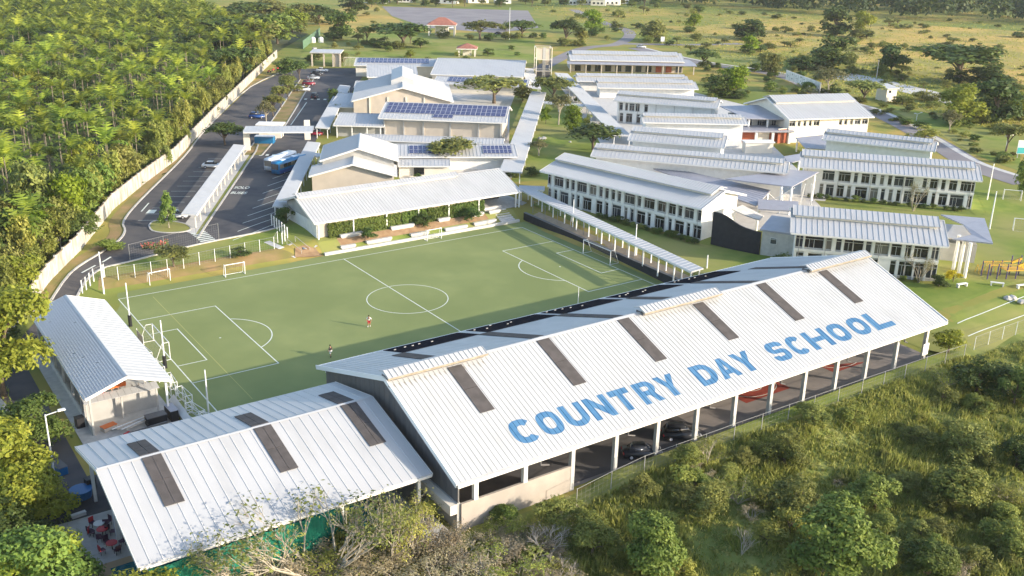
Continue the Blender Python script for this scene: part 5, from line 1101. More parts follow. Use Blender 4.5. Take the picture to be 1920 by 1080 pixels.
# ------------------------------------------------------------------ people
def skin_obj(name, verts, edges, radii, m, parent, root=0, sub=1):
    me = bpy.data.meshes.new(name); me.from_pydata(verts, edges, []); o = inst(name, me, parent); me.materials.append(MT[m])
    md = o.modifiers.new('skin', 'SKIN'); md.use_smooth_shade = True
    sv = me.skin_vertices[0].data
    for i, r in enumerate(radii): sv[i].radius = r if isinstance(r, tuple) else (r, r); sv[i].use_root = (i == root)
    sb = o.modifiers.new('sub', 'SUBSURF'); sb.levels = sub; sb.render_levels = sub
    return o
def person(label, p, rz, shirt, trousers, step=.18, socks=None, hat=None, arms=.12):
    t = thing('person', label, 'person', tuple(p), rz)
    J = {'pel': (0, 0, .95), 'wst': (0, 0, 1.1), 'chs': (0, .02, 1.32), 'nck': (0, .01, 1.5), 'hd0': (0, .03, 1.6), 'hd1': (0, .04, 1.74),
         'sl': (.19, 0, 1.42), 'el': (.25+arms, .02, 1.17), 'wl': (.24+arms, .12, .95), 'hl': (.24+arms, .15, .86), 'sr': (-.19, 0, 1.42), 'er': (-.25-arms, -.04, 1.17), 'wr': (-.24-arms, .06, .94), 'hr': (-.24-arms, .09, .85),
         'pl': (.1, 0, .9), 'kl': (.11, step*.55, .5), 'al': (.12, step*.6, .1), 'fl': (.13, step*.6+.16, .045), 'pr': (-.1, 0, .9), 'kr': (-.11, -step*.3, .5), 'ar': (-.12, -step, .11), 'fr': (-.13, -step+.16, .045)}
    E_ = [('pel', 'wst'), ('wst', 'chs'), ('chs', 'nck'), ('nck', 'hd0'), ('hd0', 'hd1'), ('chs', 'sl'), ('sl', 'el'), ('el', 'wl'), ('wl', 'hl'), ('chs', 'sr'), ('sr', 'er'), ('er', 'wr'), ('wr', 'hr'), ('pel', 'pl'), ('pl', 'kl'), ('kl', 'al'), ('al', 'fl'), ('pel', 'pr'), ('pr', 'kr'), ('kr', 'ar'), ('ar', 'fr')]
    Rr = dict(pel=(.15, .11), wst=(.14, .1), chs=(.17, .11), nck=.055, hd0=(.085, .1), hd1=(.07, .085), sl=.065, el=.045, wl=.033, hl=.038, sr=.065, er=.045, wr=.033, hr=.038, pl=.085, kl=.06, al=.042, fl=.035, pr=.085, kr=.06, ar=.042, fr=.035)
    def chain(nm, keys, grow, m):
        ks = list(keys); ix = {k: i for i, k in enumerate(ks)}; return skin_obj(nm, [J[k] for k in ks], [(ix[a], ix[b]) for a, b in E_ if a in ix and b in ix], [tuple(c+grow for c in (Rr[k] if isinstance(Rr[k], tuple) else (Rr[k],)*2)) for k in ks], m, t)
    chain('body', J.keys(), 0, 'skin'); chain('shirt', ['chs', 'pel', 'wst', 'sl', 'el', 'sr', 'er'], .02, shirt)
    chain('trousers', ['pel', 'pl', 'kl', 'pr', 'kr'] if socks else ['pel', 'pl', 'kl', 'al', 'pr', 'kr', 'ar'], .024, trousers)
    if socks:
        for a, b in (('al', 'fl'), ('ar', 'fr')): skin_obj('sock', [tuple(Vector(J[a])+Vector((0, 0, .16))), J[a], J[b]], [(0, 1), (1, 2)], [.055, .05, .045], socks, t)
    bm = bmesh.new(); bmesh.ops.create_uvsphere(bm, u_segments=12, v_segments=8, radius=.105); bmesh.ops.scale(bm, vec=(.92, 1.1, 1), verts=bm.verts); bmesh.ops.translate(bm, vec=(0, .015, 1.715), verts=bm.verts)
    bobj('hat' if hat else 'hair', bm, hat or 'hair', t)
    mb = MB(); mb.tube((-.03, .128, 1.68), (-.03, .14, 1.68), .012, n=6).tube((.03, .128, 1.68), (.03, .14, 1.68), .012, n=6); mb.build('eyes', 'hair', t, kind='stuff')
    return t
person('person in a white and red shirt standing in the sunny half of the pitch', at(692, 613, .02), 2.4, 'white', 'red', socks='white', hat=None)
person('person in black shirt and white shorts in the shaded part of the pitch', at(620, 670, .02), .4, 'black', 'white', socks='black')
person('person in a red shirt and dark trousers among the dry branches below the pool roof', at(634, 1012, -.4), 2.0, 'red', 'black', hat='white')
# ------------------------------------------------------------------ climbing tower
p = at(1017, 150); tw = thing('climbing_tower', 'tall open steel frame tower with pale boards on top and dark netting below', 'tower', (p.x, p.y, 2), -.5); H = 11.5; s_ = 2.7
for a in (-1, 1):
    for b in (-1, 1): mb = MB(); mb.box(a*s_-.1, a*s_+.1, b*s_-.1, b*s_+.1, -.2, H); mb.build('post', 'cream', tw)
for z in (3.5, 7.4, H-.1):
    for a in (-1, 1): mb = MB(); mb.box(-s_+.11, s_-.11, a*s_-.06, a*s_+.06, z-.06, z+.06); mb.build('beam', 'cream', tw); mb = MB(); mb.box(a*s_-.06, a*s_+.06, -s_+.11, s_-.11, z-.06, z+.06); mb.build('beam', 'cream', tw)
mb = MB(); mb.box(-.45, .55, -s_+.2, -s_+.5, 0, H); mb.build('climbing_board', 'grey', tw); mb = MB(); mb.box(.56, 2.2, -s_+.3, -s_+.5, 5.5, H-.3); mb.build('climbing_board', 'tan', tw); mb = MB(); mb.box(-2.5, -.5, -s_+.3, -s_+.45, 7.5, H-.3); mb.build('climbing_board', 'tan', tw)
mb = MB()
for k in range(14):
    z = .2+k*.5; mb.bar((-s_, -s_, z), (s_, -s_, z), .05).bar((-s_, s_, z), (s_, s_, z), .05).bar((-s_, -s_, z), (-s_, s_, z), .05).bar((s_, -s_, z), (s_, s_, z), .05)
    x = -s_+k*2*s_/13; mb.bar((x, -s_, 0), (x, -s_, 7), .05).bar((x, s_, 0), (x, s_, 7), .05)
mb.build('netting', 'black', tw, kind='stuff'); mb = MB(); mb.box(-2.4, 2.4, -1.5, 1.8, 0, 3.4); mb.build('base_room', 'gable', tw)
# ------------------------------------------------------------------ playground and lawn furniture
p = at(1880, 520); pg = thing('playground_frame', 'yellow and purple climbing frame with a slide on the right hand lawn', 'playground', tuple(p), -.5); paint('purple_paint', (.06, .035, .16), .5)
for x in (-3.2, -1.6, 0, 1.6, 3.2):
    for y in (-.9, .9): mb = MB(); mb.tube((x, y, -.1), (x, y, 2.6 if x < 1 else 3.4), .09, n=8); mb.build('post', 'purple_paint', pg)
mb = MB(); mb.slab([(-.2, -1, 1.5), (3.4, -1, 1.5), (3.4, 1, 1.5), (-.2, 1, 1.5)], .12); mb.build('platform', 'yellow', pg)
mb = MB(); mb.slab([(3.3, -.5, 1.5), (6.2, -.5, .25), (6.2, .5, .25), (3.3, .5, 1.5)], .08); mb.bar((3.3, -.55, 1.6), (6.2, -.55, .4), .06, .3).bar((3.3, .55, 1.6), (6.2, .55, .4), .06, .3); mb.build('slide', 'yellow', pg)
mb = MB()
for k in range(8): mb.bar((-3.2+k*.42, -.9, 2.4), (-3.2+k*.42, .9, 2.4), .07)
for s in (-.9, .9): mb.bar((-3.2, s, 2.42), (3.2, s, 2.42), .1).bar((1.6, s, 2.2), (3.2, s, 2.9), .35)
mb.build('bars', 'yellow', pg, kind='stuff')
p = at(1853, 512); hp = thing('hoop_row', 'row of yellow hoop bars left of the climbing frame', 'playground', tuple(p), -.5)
for k in range(6):
    mb = MB(); c = [(-2+k*.7, -.6+1.2*i/6, 1.5*math.sin(math.pi*i/6)) for i in range(7)]
    for a, b in zip(c, c[1:]): mb.tube(a, b, .05, n=6)
    mb.build('hoop', 'yellow', hp)
def ptable(lab, px, py, rz):
    p = at(px, py); t = thing('picnic_bench', lab, 'bench', tuple(p), rz); mb = MB(); mb.box(-1, 1, -.25, .25, .5, .6); mb.build('seat', 'white', t); 
    for s in (-.85, .85): mb = MB(); mb.box(s-.08, s+.08, -.25, .25, -.1, .499); mb.build('leg', 'white', t)
ptable('white bench on the lawn below the porch columns', 1803, 538, -.2); ptable('white bench in the middle of the right hand lawn', 1869, 536, -.9); ptable('white bench cut by the right edge of the lawn', 1916, 540, -.3)
def rocks(name, lab, px, py, r, n, z=None):
    p = at(px, py, z); t = thing(name, lab, 'rock', tuple(p)); q = random.Random(px)
    for k in range(n):
        bm = bmesh.new(); bmesh.ops.create_icosphere(bm, subdivisions=2, radius=r*q.uniform(.5, 1))
        for v in bm.verts: v.co *= q.uniform(.82, 1.12); v.co.z *= .7
        a = q.uniform(0, 6.3); d = r*(1.1 if n > 1 else 0); bmesh.ops.translate(bm, vec=(d*math.cos(a), d*math.sin(a), r*.3), verts=bm.verts)
        me = bpy.data.meshes.new('stone'); bm.to_mesh(me); bm.free(); me.materials.append(MT['rock']); inst('stone', me, t)
rocks('rock_heap', 'heap of pale stones at the right edge of the lawn', 1902, 566, .9, 5); rocks('boulder', 'large pale boulder on the courtyard lawn left of the spreading tree', 1017, 263, 1.0, 2); rocks('boulder', 'small white stone just left of the spreading courtyard tree', 1069, 267, .4, 1)
# ------------------------------------------------------------------ entrance, kiosk and far structures
p = at(502, 262); kk = thing('kiosk', 'white roofed kiosk behind the drive canopy', 'kiosk', tuple(p), math.atan2(-.57, .82)); mb = MB(); mb.box(-2.6, 2.9, 2, 5, 0, 3.2); mb.build('wall', 'cream', kk); mb = MB(); mb.box(-3.2, 3.4, 1.4, 5.4, 3.2, 3.5); mb.build('roof', 'white', kk)
mb = MB(); mb.box(-2, -.4, 1.9, 1.99, 1.2, 2.4); mb.build('window', 'glass', kk)
p = at(497, 268); crate('blue_container', 'blue container under the drive canopy', 'container', tuple(p), (4.6, 2.2, 1.7), 'bus_blue', math.atan2(-.57, .82), 'white')
p = at(590, 98); crate('blue_cooler', 'small dark kiosk box by the car park entrance', 'box', tuple(p), (1.5, 1.5, 1.8), 'grey', 0)
p = at(614, 124); gh = thing('gate_house', 'white roofed gatehouse with tan pillars at the car park entrance', 'gatehouse', tuple(p), math.atan2(-.57, .82))
mb = MB(); mb.slab([(-6, -2, 5.2), (5.5, -2, 5.2), (5.5, 5, 5.6), (-6, 5, 5.6)], .3); mb.build('roof', 'roof', gh)
for x in (-5.4, -1, 2.4, 5): mb = MB(); mb.box(x-.25, x+.25, -1.6, -1.1, 0, 4.9); mb.build('pillar', 'tan', gh)
mb = MB(); mb.box(2.8, 4.6, -1, 3, 0, 4.8); mb.build('booth', 'tan', gh)
gate = thing('entrance_gate', 'dark barred gate beside the gatehouse', 'gate', tuple(at(645, 124)), math.atan2(-.57, .82))
for k in range(12): mb = MB(); mb.box(k*.5, k*.5+.08, -.04, .04, 0, 3.2); mb.build('bar', 'cream', gate)
mb = MB(); mb.box(0, 5.6, -.05, .05, 3.2, 3.35); mb.build('top_rail', 'cream', gate)
gsn = thing('green_screen', 'long green windscreen fence beyond the car park entrance', 'fence', tuple(at(568, 92)), 0); a, b = at(568, 92), at(600, 66); d = b-a
mb = MB(); mb.add([(0, 0, 0), (d.x, d.y, 0), (d.x, d.y, 3.4), (0, 0, 3.4), (.1, -.1, 0), (d.x+.1, d.y-.1, 0), (d.x+.1, d.y-.1, 3.4), (.1, -.1, 3.4)], MB.BF); paint('screen_green', (.09, .17, .10), .8); mb.build('screen', 'screen_green', gsn)
for px, py in ((587, 80), (602, 80)):
    p = at(px, py); t = thing('water_tank', 'round white tank at the %s side by the green screen' % ('left' if px < 590 else 'right'), 'tank', tuple(p)); mb = MB(); mb.tube((0, 0, 0), (0, 0, 2.0), 1.1, n=14).tube((0, 0, 2.0), (0, 0, 2.5), 1.1, .3, n=14); mb.build('body', 'white', t)
def hiphouse(name, lab, px, py, wx, wy, hh, rh, rz, roof='redroof', wall='cream', cat='house', op=True, ov=1.0):
    p = at(px, py); t = thing(name, lab, cat, tuple(p), rz); x, y = wx/2, wy/2; X, Y = x+ov, y+ov; k = max(.1, X-Y)
    mb = MB(); mb.add([(-X, -Y, hh), (X, -Y, hh), (X, Y, hh), (-X, Y, hh), (-k, 0, hh+rh), (k, 0, hh+rh)], [(0, 1, 5, 4), (1, 2, 5), (2, 3, 4, 5), (3, 0, 4), (3, 2, 1, 0)]); mb.build('roof', roof, t)
    mb = MB(); mb.box(-X+.02, X-.02, -Y+.02, Y-.02, hh-.35, hh-.01); mb.build('fascia', 'fascia', t)
    if op:
        for sx in (-1, 1):
            for sy in (-1, 1): mb = MB(); mb.box(sx*x-.3, sx*x+.3, sy*y-.3, sy*y+.3, -.2, hh-.36); mb.build('pillar', wall, t)
        mb = MB(); mb.box(-x*.55, x*.5, -y*.1, y*.7, -.2, hh-.36); mb.build('wall', wall, t)
    else:
        mb = MB(); mb.box(-x, x, -y, y, -.2, hh-.36); mb.build('wall', wall, t)
        for k in (-.55, 0, .5): mb = MB(); mb.box(k*x-.7, k*x+.7, -y-.06, -y-.01, .9, 2.2); mb.build('window', 'glass', t)
    return t
hiphouse('pavilion', 'open pavilion with a red hipped roof by the gravel lot', 829, 66, 12, 9, 5.2, 3.2, math.atan2(-.57, .82), cat='pavilion')
hiphouse('gazebo', 'small gazebo with a low red brown roof behind the plain white roofs', 876, 104, 6.5, 6.5, 3.2, 1.8, math.atan2(-.57, .82), cat='gazebo')
fr = random.Random(4)
for px, py, wd, roof, lab in ((705, 5, 16, 'roof', 'long white far house left of the others on the top edge'), (760, 4, 9, 'roof', 'small white far house near the top edge trees'), (838, 6, 15, 'roof', 'white far house above the gravel lot'), (895, 5, 14, 'roof', 'wide white far house right of the gravel lot top'), (942, 6, 11, 'redroof', 'far house with reddish roof above the right end of the gravel lot'), (1070, 9, 9, 'roof', 'far white house above the lime tree'), (1100, 8, 11, 'purple', 'grey roofed far house in the village at the top'), (1122, 10, 10, 'bus_white', 'pale blue far house in the village at the top'), (1145, 9, 12, 'purple', 'dark roofed far house right in the village cluster'), (1172, 6, 14, 'redroof', 'rightmost far house of the village with reddish roof')):
    hiphouse('far_house', lab, px, py, wd, wd*.6, 4.5, 2.2, math.atan2(-.57, .82)+fr.uniform(-.3, .3), roof, 'white' if fr.random() < .6 else 'cream', op=False, ov=.5)
p = at(1660, 188); sh = thing('utility_shed', 'small white block shed with a mono pitch roof near the country road', 'shed', tuple(p), -.25); mb = MB(); mb.box(-2, 2, -2.5, 2.5, -.2, 4.2); mb.build('wall', 'cream', sh); mb = MB(); mb.slab([(-2.5, -3, 4.3), (2.5, -3, 4.3), (2.5, 3, 5.0), (-2.5, 3, 5.0)], .2); mb.build('roof', 'roof', sh); mb = MB(); mb.box(-1.2, -.3, -2.56, -2.5, 2.8, 3.6); mb.build('window', 'glass', sh)
a, b = at(1473, 150), at(1537, 175); bw = thing('billboard_wall', 'long white panel wall with faint grey marks beside the country road', 'wall', tuple(a), math.atan2(b.y-a.y, b.x-a.x)); L = (b-a).length; q = random.Random(3)
for k in range(8):
    mb = MB(); mb.box(k*L/8+.06, (k+1)*L/8-.06, -.1, .1, .3, 3.6); o = mb.build('wall_panel', 'white', bw)
    mb = MB()
    for s in range(4): x = k*L/8+q.uniform(.6, L/8-1.2); z = q.uniform(1, 2.8); mb.box(x, x+q.uniform(.3, .7), -.104, -.1, z, z+q.uniform(.3, .6))
    mb.build('mark', 'grey', o, kind='stuff')
for k in range(9): mb = MB(); mb.box(k*L/8-.05, k*L/8+.05, -.14, .14, -.3, 3.7); mb.build('post', 'grey', bw)
p = at(1916, 296); sg = thing('road_sign', 'white and teal sign board at the right edge beside the country road', 'sign', tuple(p), -.6); paint('teal_paint', (.04, .40, .42), .5); mb = MB(); mb.box(-1.6, 1.6, -.08, .08, 1.0, 4.4); mb.build('board', 'white', sg); mb = MB(); mb.box(-1.5, 1.5, -.1, -.081, 1.1, 2.6); mb.build('panel', 'teal_paint', sg)
for s in (-1.2, 1.2): mb = MB(); mb.box(s-.08, s+.08, -.06, .06, -.2, .999); mb.build('post', 'grey', sg)
p = at(1149, 86); sg = thing('road_sign', 'small pale sign board beside the lane above the veranda building', 'sign', tuple(at(1242, 82)), -.6); mb = MB(); mb.box(-.9, .9, -.08, .08, 1.0, 3.2); mb.build('board', 'white', sg); mb = MB(); mb.box(-.06, .06, -.06, .06, -.2, .999); mb.build('post', 'grey', sg)
p = at(1722, 676); sg = thing('notice_board', 'white notice board at the far right column of the lettered roof', 'sign', (46.0, -57.4, 1.0), .0); mb = MB(); mb.box(-.6, .6, -.04, .04, .6, 2.2); mb.build('board', 'white', sg); mb = MB(); mb.box(-.05, .05, -.03, .03, 0, .599); mb.build('post', 'grey', sg)
# ------------------------------------------------------------------ vegetation
LM = {}
def LMAT(k, c1, c2, tr=.35, var=.25): LM[k] = leafmat(k, c1, c2, tr, var); MT[k] = LM[k]
LMAT('leaf_palm', (.075, .14, .02), (.36, .40, .05), .4, .45)  # second colour brightened to carry the painted highlights of the fronds
LMAT('leaf_dark', (.05, .085, .02), (.12, .165, .034), .25, .3)
LMAT('leaf_mid', (.085, .14, .026), (.18, .235, .045), .3, .3)
LMAT('leaf_lime', (.14, .22, .012), (.24, .32, .025), .4, .15)
LMAT('leaf_yellow', (.17, .215, .025), (.32, .345, .045), .4, .2)
LMAT('leaf_olive', (.13, .15, .035), (.27, .275, .07), .3, .3)
LMAT('leaf_pale', (.15, .16, .06), (.25, .24, .10), .35, .25)
LMAT('leaf_gold', (.18, .21, .04), (.36, .36, .08), .4, .25)
LMAT('leaf_scrub', (.10, .135, .028), (.26, .285, .06), .3, .35)
LMAT('leaf_dry', (.28, .23, .13), (.42, .35, .22), .3, .25)
LMAT('leaf_floweryellow', (.45, .38, .02), (.6, .5, .03), .4, .1)
LMAT('grass_pale', (.19, .23, .05), (.40, .40, .13), .3, .2)
LMAT('grass_blade', (.17, .22, .04), (.36, .37, .10), .3, .2)
def leafcloud(name, pts, nrm, size, m, seed, tint, elong=1.5):
    g = np.random.default_rng(seed); n = len(pts)
    nn = nrm+g.normal(0, .55, (n, 3)); nn /= np.linalg.norm(nn, axis=1)[:, None]+1e-9
    t = np.cross(nn, g.normal(0, 1, (n, 3))); t /= np.linalg.norm(t, axis=1)[:, None]+1e-9; b = np.cross(nn, t)
    s = (size*g.uniform(.6, 1.3, n))[:, None]
    V = np.stack([pts-t*s*.5*elong, pts+b*s*.42-t*s*.05, pts+t*s*.5*elong, pts-b*s*.42-t*s*.05], 1)
    me = bpy.data.meshes.new(name); me.vertices.add(4*n); me.vertices.foreach_set('co', V.reshape(-1).astype(np.float32))
    me.loops.add(4*n); me.loops.foreach_set('vertex_index', np.arange(4*n, dtype=np.int32)); me.polygons.add(n)
    me.polygons.foreach_set('loop_start', np.arange(0, 4*n, 4, dtype=np.int32)); me.polygons.foreach_set('loop_total', np.full(n, 4, dtype=np.int32))
    at_ = me.attributes.new('tint', 'FLOAT', 'FACE'); at_.data.foreach_set('value', np.clip(tint, 0, 1).astype(np.float32))
    me.materials.append(MT[m]); me.update(calc_edges=True); return me
def lobed(seed, lobes, per, clump, nleaf, lobe_tint=.5):
    """leaf positions in clumps on the shells of several lobes"""
    g = np.random.default_rng(seed); P = []; N = []; T = []
    for (c, r) in lobes:
        c = np.array(c); r = np.array(r); lt = g.uniform(0, lobe_tint)
        for k in range(per):
            d = g.normal(0, 1, 3); d /= np.linalg.norm(d)
            if d[2] < -.35: d[2] *= -.6
            q = g.uniform(.68, 1.02); cc = c+d*r*q; n = nleaf
            pp = cc+g.normal(0, clump, (n, 3))*np.array([1, 1, .75]); P.append(pp); N.append(np.tile(d*.9+np.array([0, 0, .5]), (n, 1))); T.append(np.clip(lt+g.uniform(0, .5)+g.normal(0, .12, n), 0, 1))
    return np.concatenate(P), np.concatenate(N), np.concatenate(T)
def trunkmesh(name, H, r, limbs, m='bark', seed=0):
    q = random.Random(seed); mb = MB(); z = 0; p = Vector((0, 0, -.3)); n = 4; pts = [p]
    for i in range(n): p = Vector((q.uniform(-.06, .06)*H*(i+1)/n, q.uniform(-.06, .06)*H*(i+1)/n, H*(i+1)/n)); pts.append(p)
    for i in range(n): mb.tube(pts[i], pts[i+1], r*(1-.16*i), r*(1-.16*(i+1)), 7)
    for e in limbs:
        e = Vector(e); a = pts[q.choice([2, 3, 4])]; midp = a.lerp(e, .5)+Vector((0, 0, .12*(e-a).length)); mb.tube(a, midp, r*.5, r*.34, 5).tube(midp, e, r*.34, r*.12, 5)
    return mesh_of(mb, name, m)
PROTO = {}
def proto(key, kind, seed, mleaf, mbark='bark', leaf=.5, dens=1.0):
    """unit tree: crown about 10 wide and 10 high"""
    q = random.Random(seed); lobes = []; limbs = []
    if kind == 'round':
        for k in range(11):
            a = k*2.4+q.uniform(-.4, .4); rr = q.uniform(1.2, 3.1); z = q.uniform(2.0, 7.8); lobes.append(((rr*math.cos(a), rr*math.sin(a), z), (q.uniform(1.5, 2.3),)*2+(q.uniform(1.3, 1.9),)))
        lobes.append(((0, 0, 7.6), (2, 2, 1.9))); th = 2.4
    elif kind == 'bush':
        for k in range(9):
            a = q.uniform(0, 6.28); rr = q.uniform(1.2, 3.4); z = q.uniform(1.6, 6.6)*(1-.09*rr); lobes.append(((rr*math.cos(a), rr*math.sin(a), z), (q.uniform(1.3, 2.1),)*2+(q.uniform(1.5, 2.5),)))
        lobes.append(((0, 0, 5.5), (1.9, 1.9, 3.2))); th = 1.2
    elif kind == 'umbrella':
        for k in range(12):
            a = k*2.4; rr = .95*math.sqrt(k)+q.uniform(-.2, .2); z = 7.9-.16*rr*rr*.6+q.uniform(-1.2, .6); lobes.append(((rr*math.cos(a), rr*math.sin(a), z), (q.uniform(1.3, 2.0),)*2+(q.uniform(1.0, 1.8),)))
        th = 4.2
    elif kind == 'column':
        for k in range(10):
            a = q.uniform(0, 6.28); z = 1.4+k*.82; rr = 2.2*math.sin(math.pi*(.12+.8*k/10)); lobes.append(((rr*math.cos(a), rr*math.sin(a), z), (2.6, 2.6, 1.4)))
        th = 1.0
    elif kind == 'cone':
        for k in range(11):
            a = k*2.4; z = 2+k*.68; rr = (1-k/11)*3.1; lobes.append(((rr*math.cos(a), rr*math.sin(a), z), (1.7*(1-.05*k),)*2+(1.1,)))
        th = 2
    elif kind == 'plume':
        for k in range(10):
            a = q.uniform(0, 6.28); rr = q.uniform(.3, 3); hgt = q.uniform(5.5, 8.6); lobes.append(((rr*math.cos(a), rr*math.sin(a), hgt*.58), (.95, .95, hgt*.47)))
        th = 1
    for c, r in lobes: limbs.append((c[0]*.85, c[1]*.85, c[2]-.2))
    P, N, T = lobed(seed, lobes, int(34*dens), leaf*.75, 6 if dens < 2 else 8)
    PROTO[key] = (leafcloud('crown', P, N, leaf, mleaf, seed, T), trunkmesh('trunk', th+1.2, .28, limbs, mbark, seed), 'x')
def bare(key, seed, m='deadwood', leafm=None, nb=26, leaf=.16, npl=10):
    q = random.Random(seed); mb = MB(); tips = []
    def grow(p, d, L, r, lv):
        e = p+d*L; mb.tube(p, e, r, r*.6, 4)
        if lv == 0: tips.append(e); return
        for k in range(q.choice([2, 3])): grow(p.lerp(e, q.uniform(.55, 1)), (d+Vector((q.uniform(-.6, .6), q.uniform(-.6, .6), q.uniform(-.15, .4)))).normalized(), L*q.uniform(.6, .8), r*.6, lv-1)
    for k in range(nb//5): a = q.uniform(0, 6.28); grow(Vector((0, 0, -.2)), Vector((.6*math.cos(a), .6*math.sin(a), 1)).normalized(), 3.3, .13, 4)
    tr = mesh_of(mb, 'branches', m); cr = None
    if leafm:
        g = np.random.default_rng(seed); T = np.array([tuple(t) for t in tips]); pts = np.repeat(T, npl, 0)+g.normal(0, .35, (len(T)*npl, 3)); cr = leafcloud('crown', pts, np.tile([0, 0, 1.], (len(pts), 1)), leaf, leafm, seed, g.uniform(0, 1, len(pts)))
    PROTO[key] = (cr, tr, 'b')
def tree(key, name, label, p, W, H, cat='tree', group=None, rz=None):
    r = thing(name, label, cat, tuple(p), rnd.uniform(0, 6.28) if rz is None else rz, group); r.scale = (W/10, W/10, H/10); cr, tr, _ = PROTO[key]
    inst('trunk' if _ == 'x' else 'branches', tr, r)
    if cr: inst('crown', cr, r)
    return r
PPM = lambda p: FPX/depth(p)
def tpx(key, name, label, bx, by, ty, wpx, cat='tree', group=None, z=None):
    p = at(bx, by, z); k = PPM(p); return tree(key, name, label, p, wpx/k*(1.18 if by < 300 else 1.04), max(1, (by-ty)/k/.93-.05*wpx/k), cat, group)
for i in range(3):
    proto('dark%d' % i, 'round', 10+i, 'leaf_dark', leaf=.62); proto('mid%d' % i, 'round', 20+i, 'leaf_mid', leaf=.6); proto('olive%d' % i, 'round', 30+i, 'leaf_olive', leaf=.55)
    proto('scrub%d' % i, 'bush', 40+i, 'leaf_scrub', leaf=.5); proto('oliveb%d' % i, 'bush', 50+i, 'leaf_olive', leaf=.5); proto('goldb%d' % i, 'bush', 55+i, 'leaf_gold', leaf=.45, dens=.7)
    proto('umb%d' % i, 'umbrella', 60+i, 'leaf_dark', leaf=.5); proto('umbo%d' % i, 'umbrella', 65+i, 'leaf_olive', leaf=.5, dens=.8)
    proto('umbp%d' % i, 'umbrella', 68+i, 'leaf_pale', 'palebark', leaf=.4, dens=.7); proto('plume%d' % i, 'plume', 70+i, 'leaf_gold', 'palebark', leaf=.5); proto('yel%d' % i, 'round', 80+i, 'leaf_yellow', leaf=.5)
    proto('nearyel%d' % i, 'round', 90+i, 'leaf_yellow', leaf=.3, dens=3); proto('nearmid%d' % i, 'round', 100+i, 'leaf_mid', leaf=.3, dens=3); proto('neardark%d' % i, 'bush', 110+i, 'leaf_dark', leaf=.28, dens=2.5)
    proto('nearscrub%d' % i, 'bush', 120+i, 'leaf_scrub', leaf=.3, dens=2.5); proto('nearolive%d' % i, 'bush', 130+i, 'leaf_olive', leaf=.28, dens=2.2); proto('darkb%d' % i, 'bush', 140+i, 'leaf_dark', leaf=.5)
    bare('bare%d' % i, 150+i); bare('sparse%d' % i, 160+i, 'palebark', 'leaf_olive', 30, .19, 4); bare('drybush%d' % i, 170+i, 'deadwood', 'leaf_dry', 34, .2, 9); bare('sparsey%d' % i, 180+i, 'palebark', 'leaf_gold', 30, .22, 8)
proto('lime', 'column', 7, 'leaf_lime', leaf=.6); proto('limer', 'round', 8, 'leaf_lime', leaf=.6); proto('cone', 'cone', 9, 'leaf_mid', 'palebark', leaf=.5, dens=1.2); proto('flower', 'bush', 6, 'leaf_floweryellow', leaf=.5); proto('bright', 'round', 5, 'leaf_lime', leaf=.5)
# palms
def palm_mesh(seed, nf=11, nl=6, L=3.4):
    q = random.Random(seed); V = []; F = []; T = []
    for k in range(nf):
        a = k*2.39996+q.uniform(-.2, .2); el = 1.35-1.3*(k/nf)+q.uniform(-.1, .1); tl = q.uniform(0, .35)+.45*(1-k/nf); l = L*q.uniform(.8, 1.1); pts = []  # upper fronds tinted paler, lower ones darker: sun and shade in the colour
        for i in range(nl+1):
            s = i/nl; e = el-1.5*s*s; 
            if i: x += math.cos(e_)*l/nl; z += math.sin(e_)*l/nl
            else: x = z = 0
            e_ = e; pts.append((x, z))
        ca_, sa_ = math.cos(a), math.sin(a)
        for i in range(nl):
            x0, z0 = pts[i]; x1, z1 = pts[i+1]; wd = 1.1*math.sin(math.pi*min(.97, (i+.9)/(nl+.6)))**.7
            for s in (-1, 1):
                o = len(V); mx, mz = x1+(x1-x0)*.6, z1+(z1-z0)*.6-.28*wd
                for (px, py, pz) in ((x0, 0, z0), (x1, 0, z1), (mx, s*wd, mz)): V.append((px*ca_-py*sa_, px*sa_+py*ca_, pz))
                F.append((o, o+1, o+2)); T.append(min(1, max(0, tl+q.uniform(-.12, .12))))
    me = bpy.data.meshes.new('crown'); me.from_pydata(V, [], F); a_ = me.attributes.new('tint', 'FLOAT', 'FACE'); a_.data.foreach_set('value', np.array(T, np.float32)); me.materials.append(MT['leaf_palm']); me.update(); return me
PALM = [palm_mesh(i) for i in range(6)]
PTR = [mesh_of(MB().tube((0, 0, -.3), (.1, .05, 4.5), .2, .14, 6).tube((.1, .05, 4.5), (0, 0, 9), .14, .1, 6).tube((0, 0, 9), (0, 0, 10), .15, .07, 6), 'trunk', 'palmbark')]
def side(p):
    """signed distance to the left of the white wall"""
    best = 1e9
    for a, b in zip(wl, wl[1:]):
        ax, ay = a; bx, by = b; dx, dy = bx-ax, by-ay; L2_ = dx*dx+dy*dy; t = max(0, min(1, ((p[0]-ax)*dx+(p[1]-ay)*dy)/L2_)); d = math.hypot(p[0]-ax-t*dx, p[1]-ay-t*dy)
        s = 1 if dx*(p[1]-ay)-dy*(p[0]-ax) > 0 else -1
        if d < abs(best): best = s*d
    return best
def pix(p):
    v = np.array(p)-CAM; z = v@CD; return 960+FPX*(v@CR)/z, 540-FPX*(v@CU)/z, z
palms = []; fq = random.Random(21); grid = {}
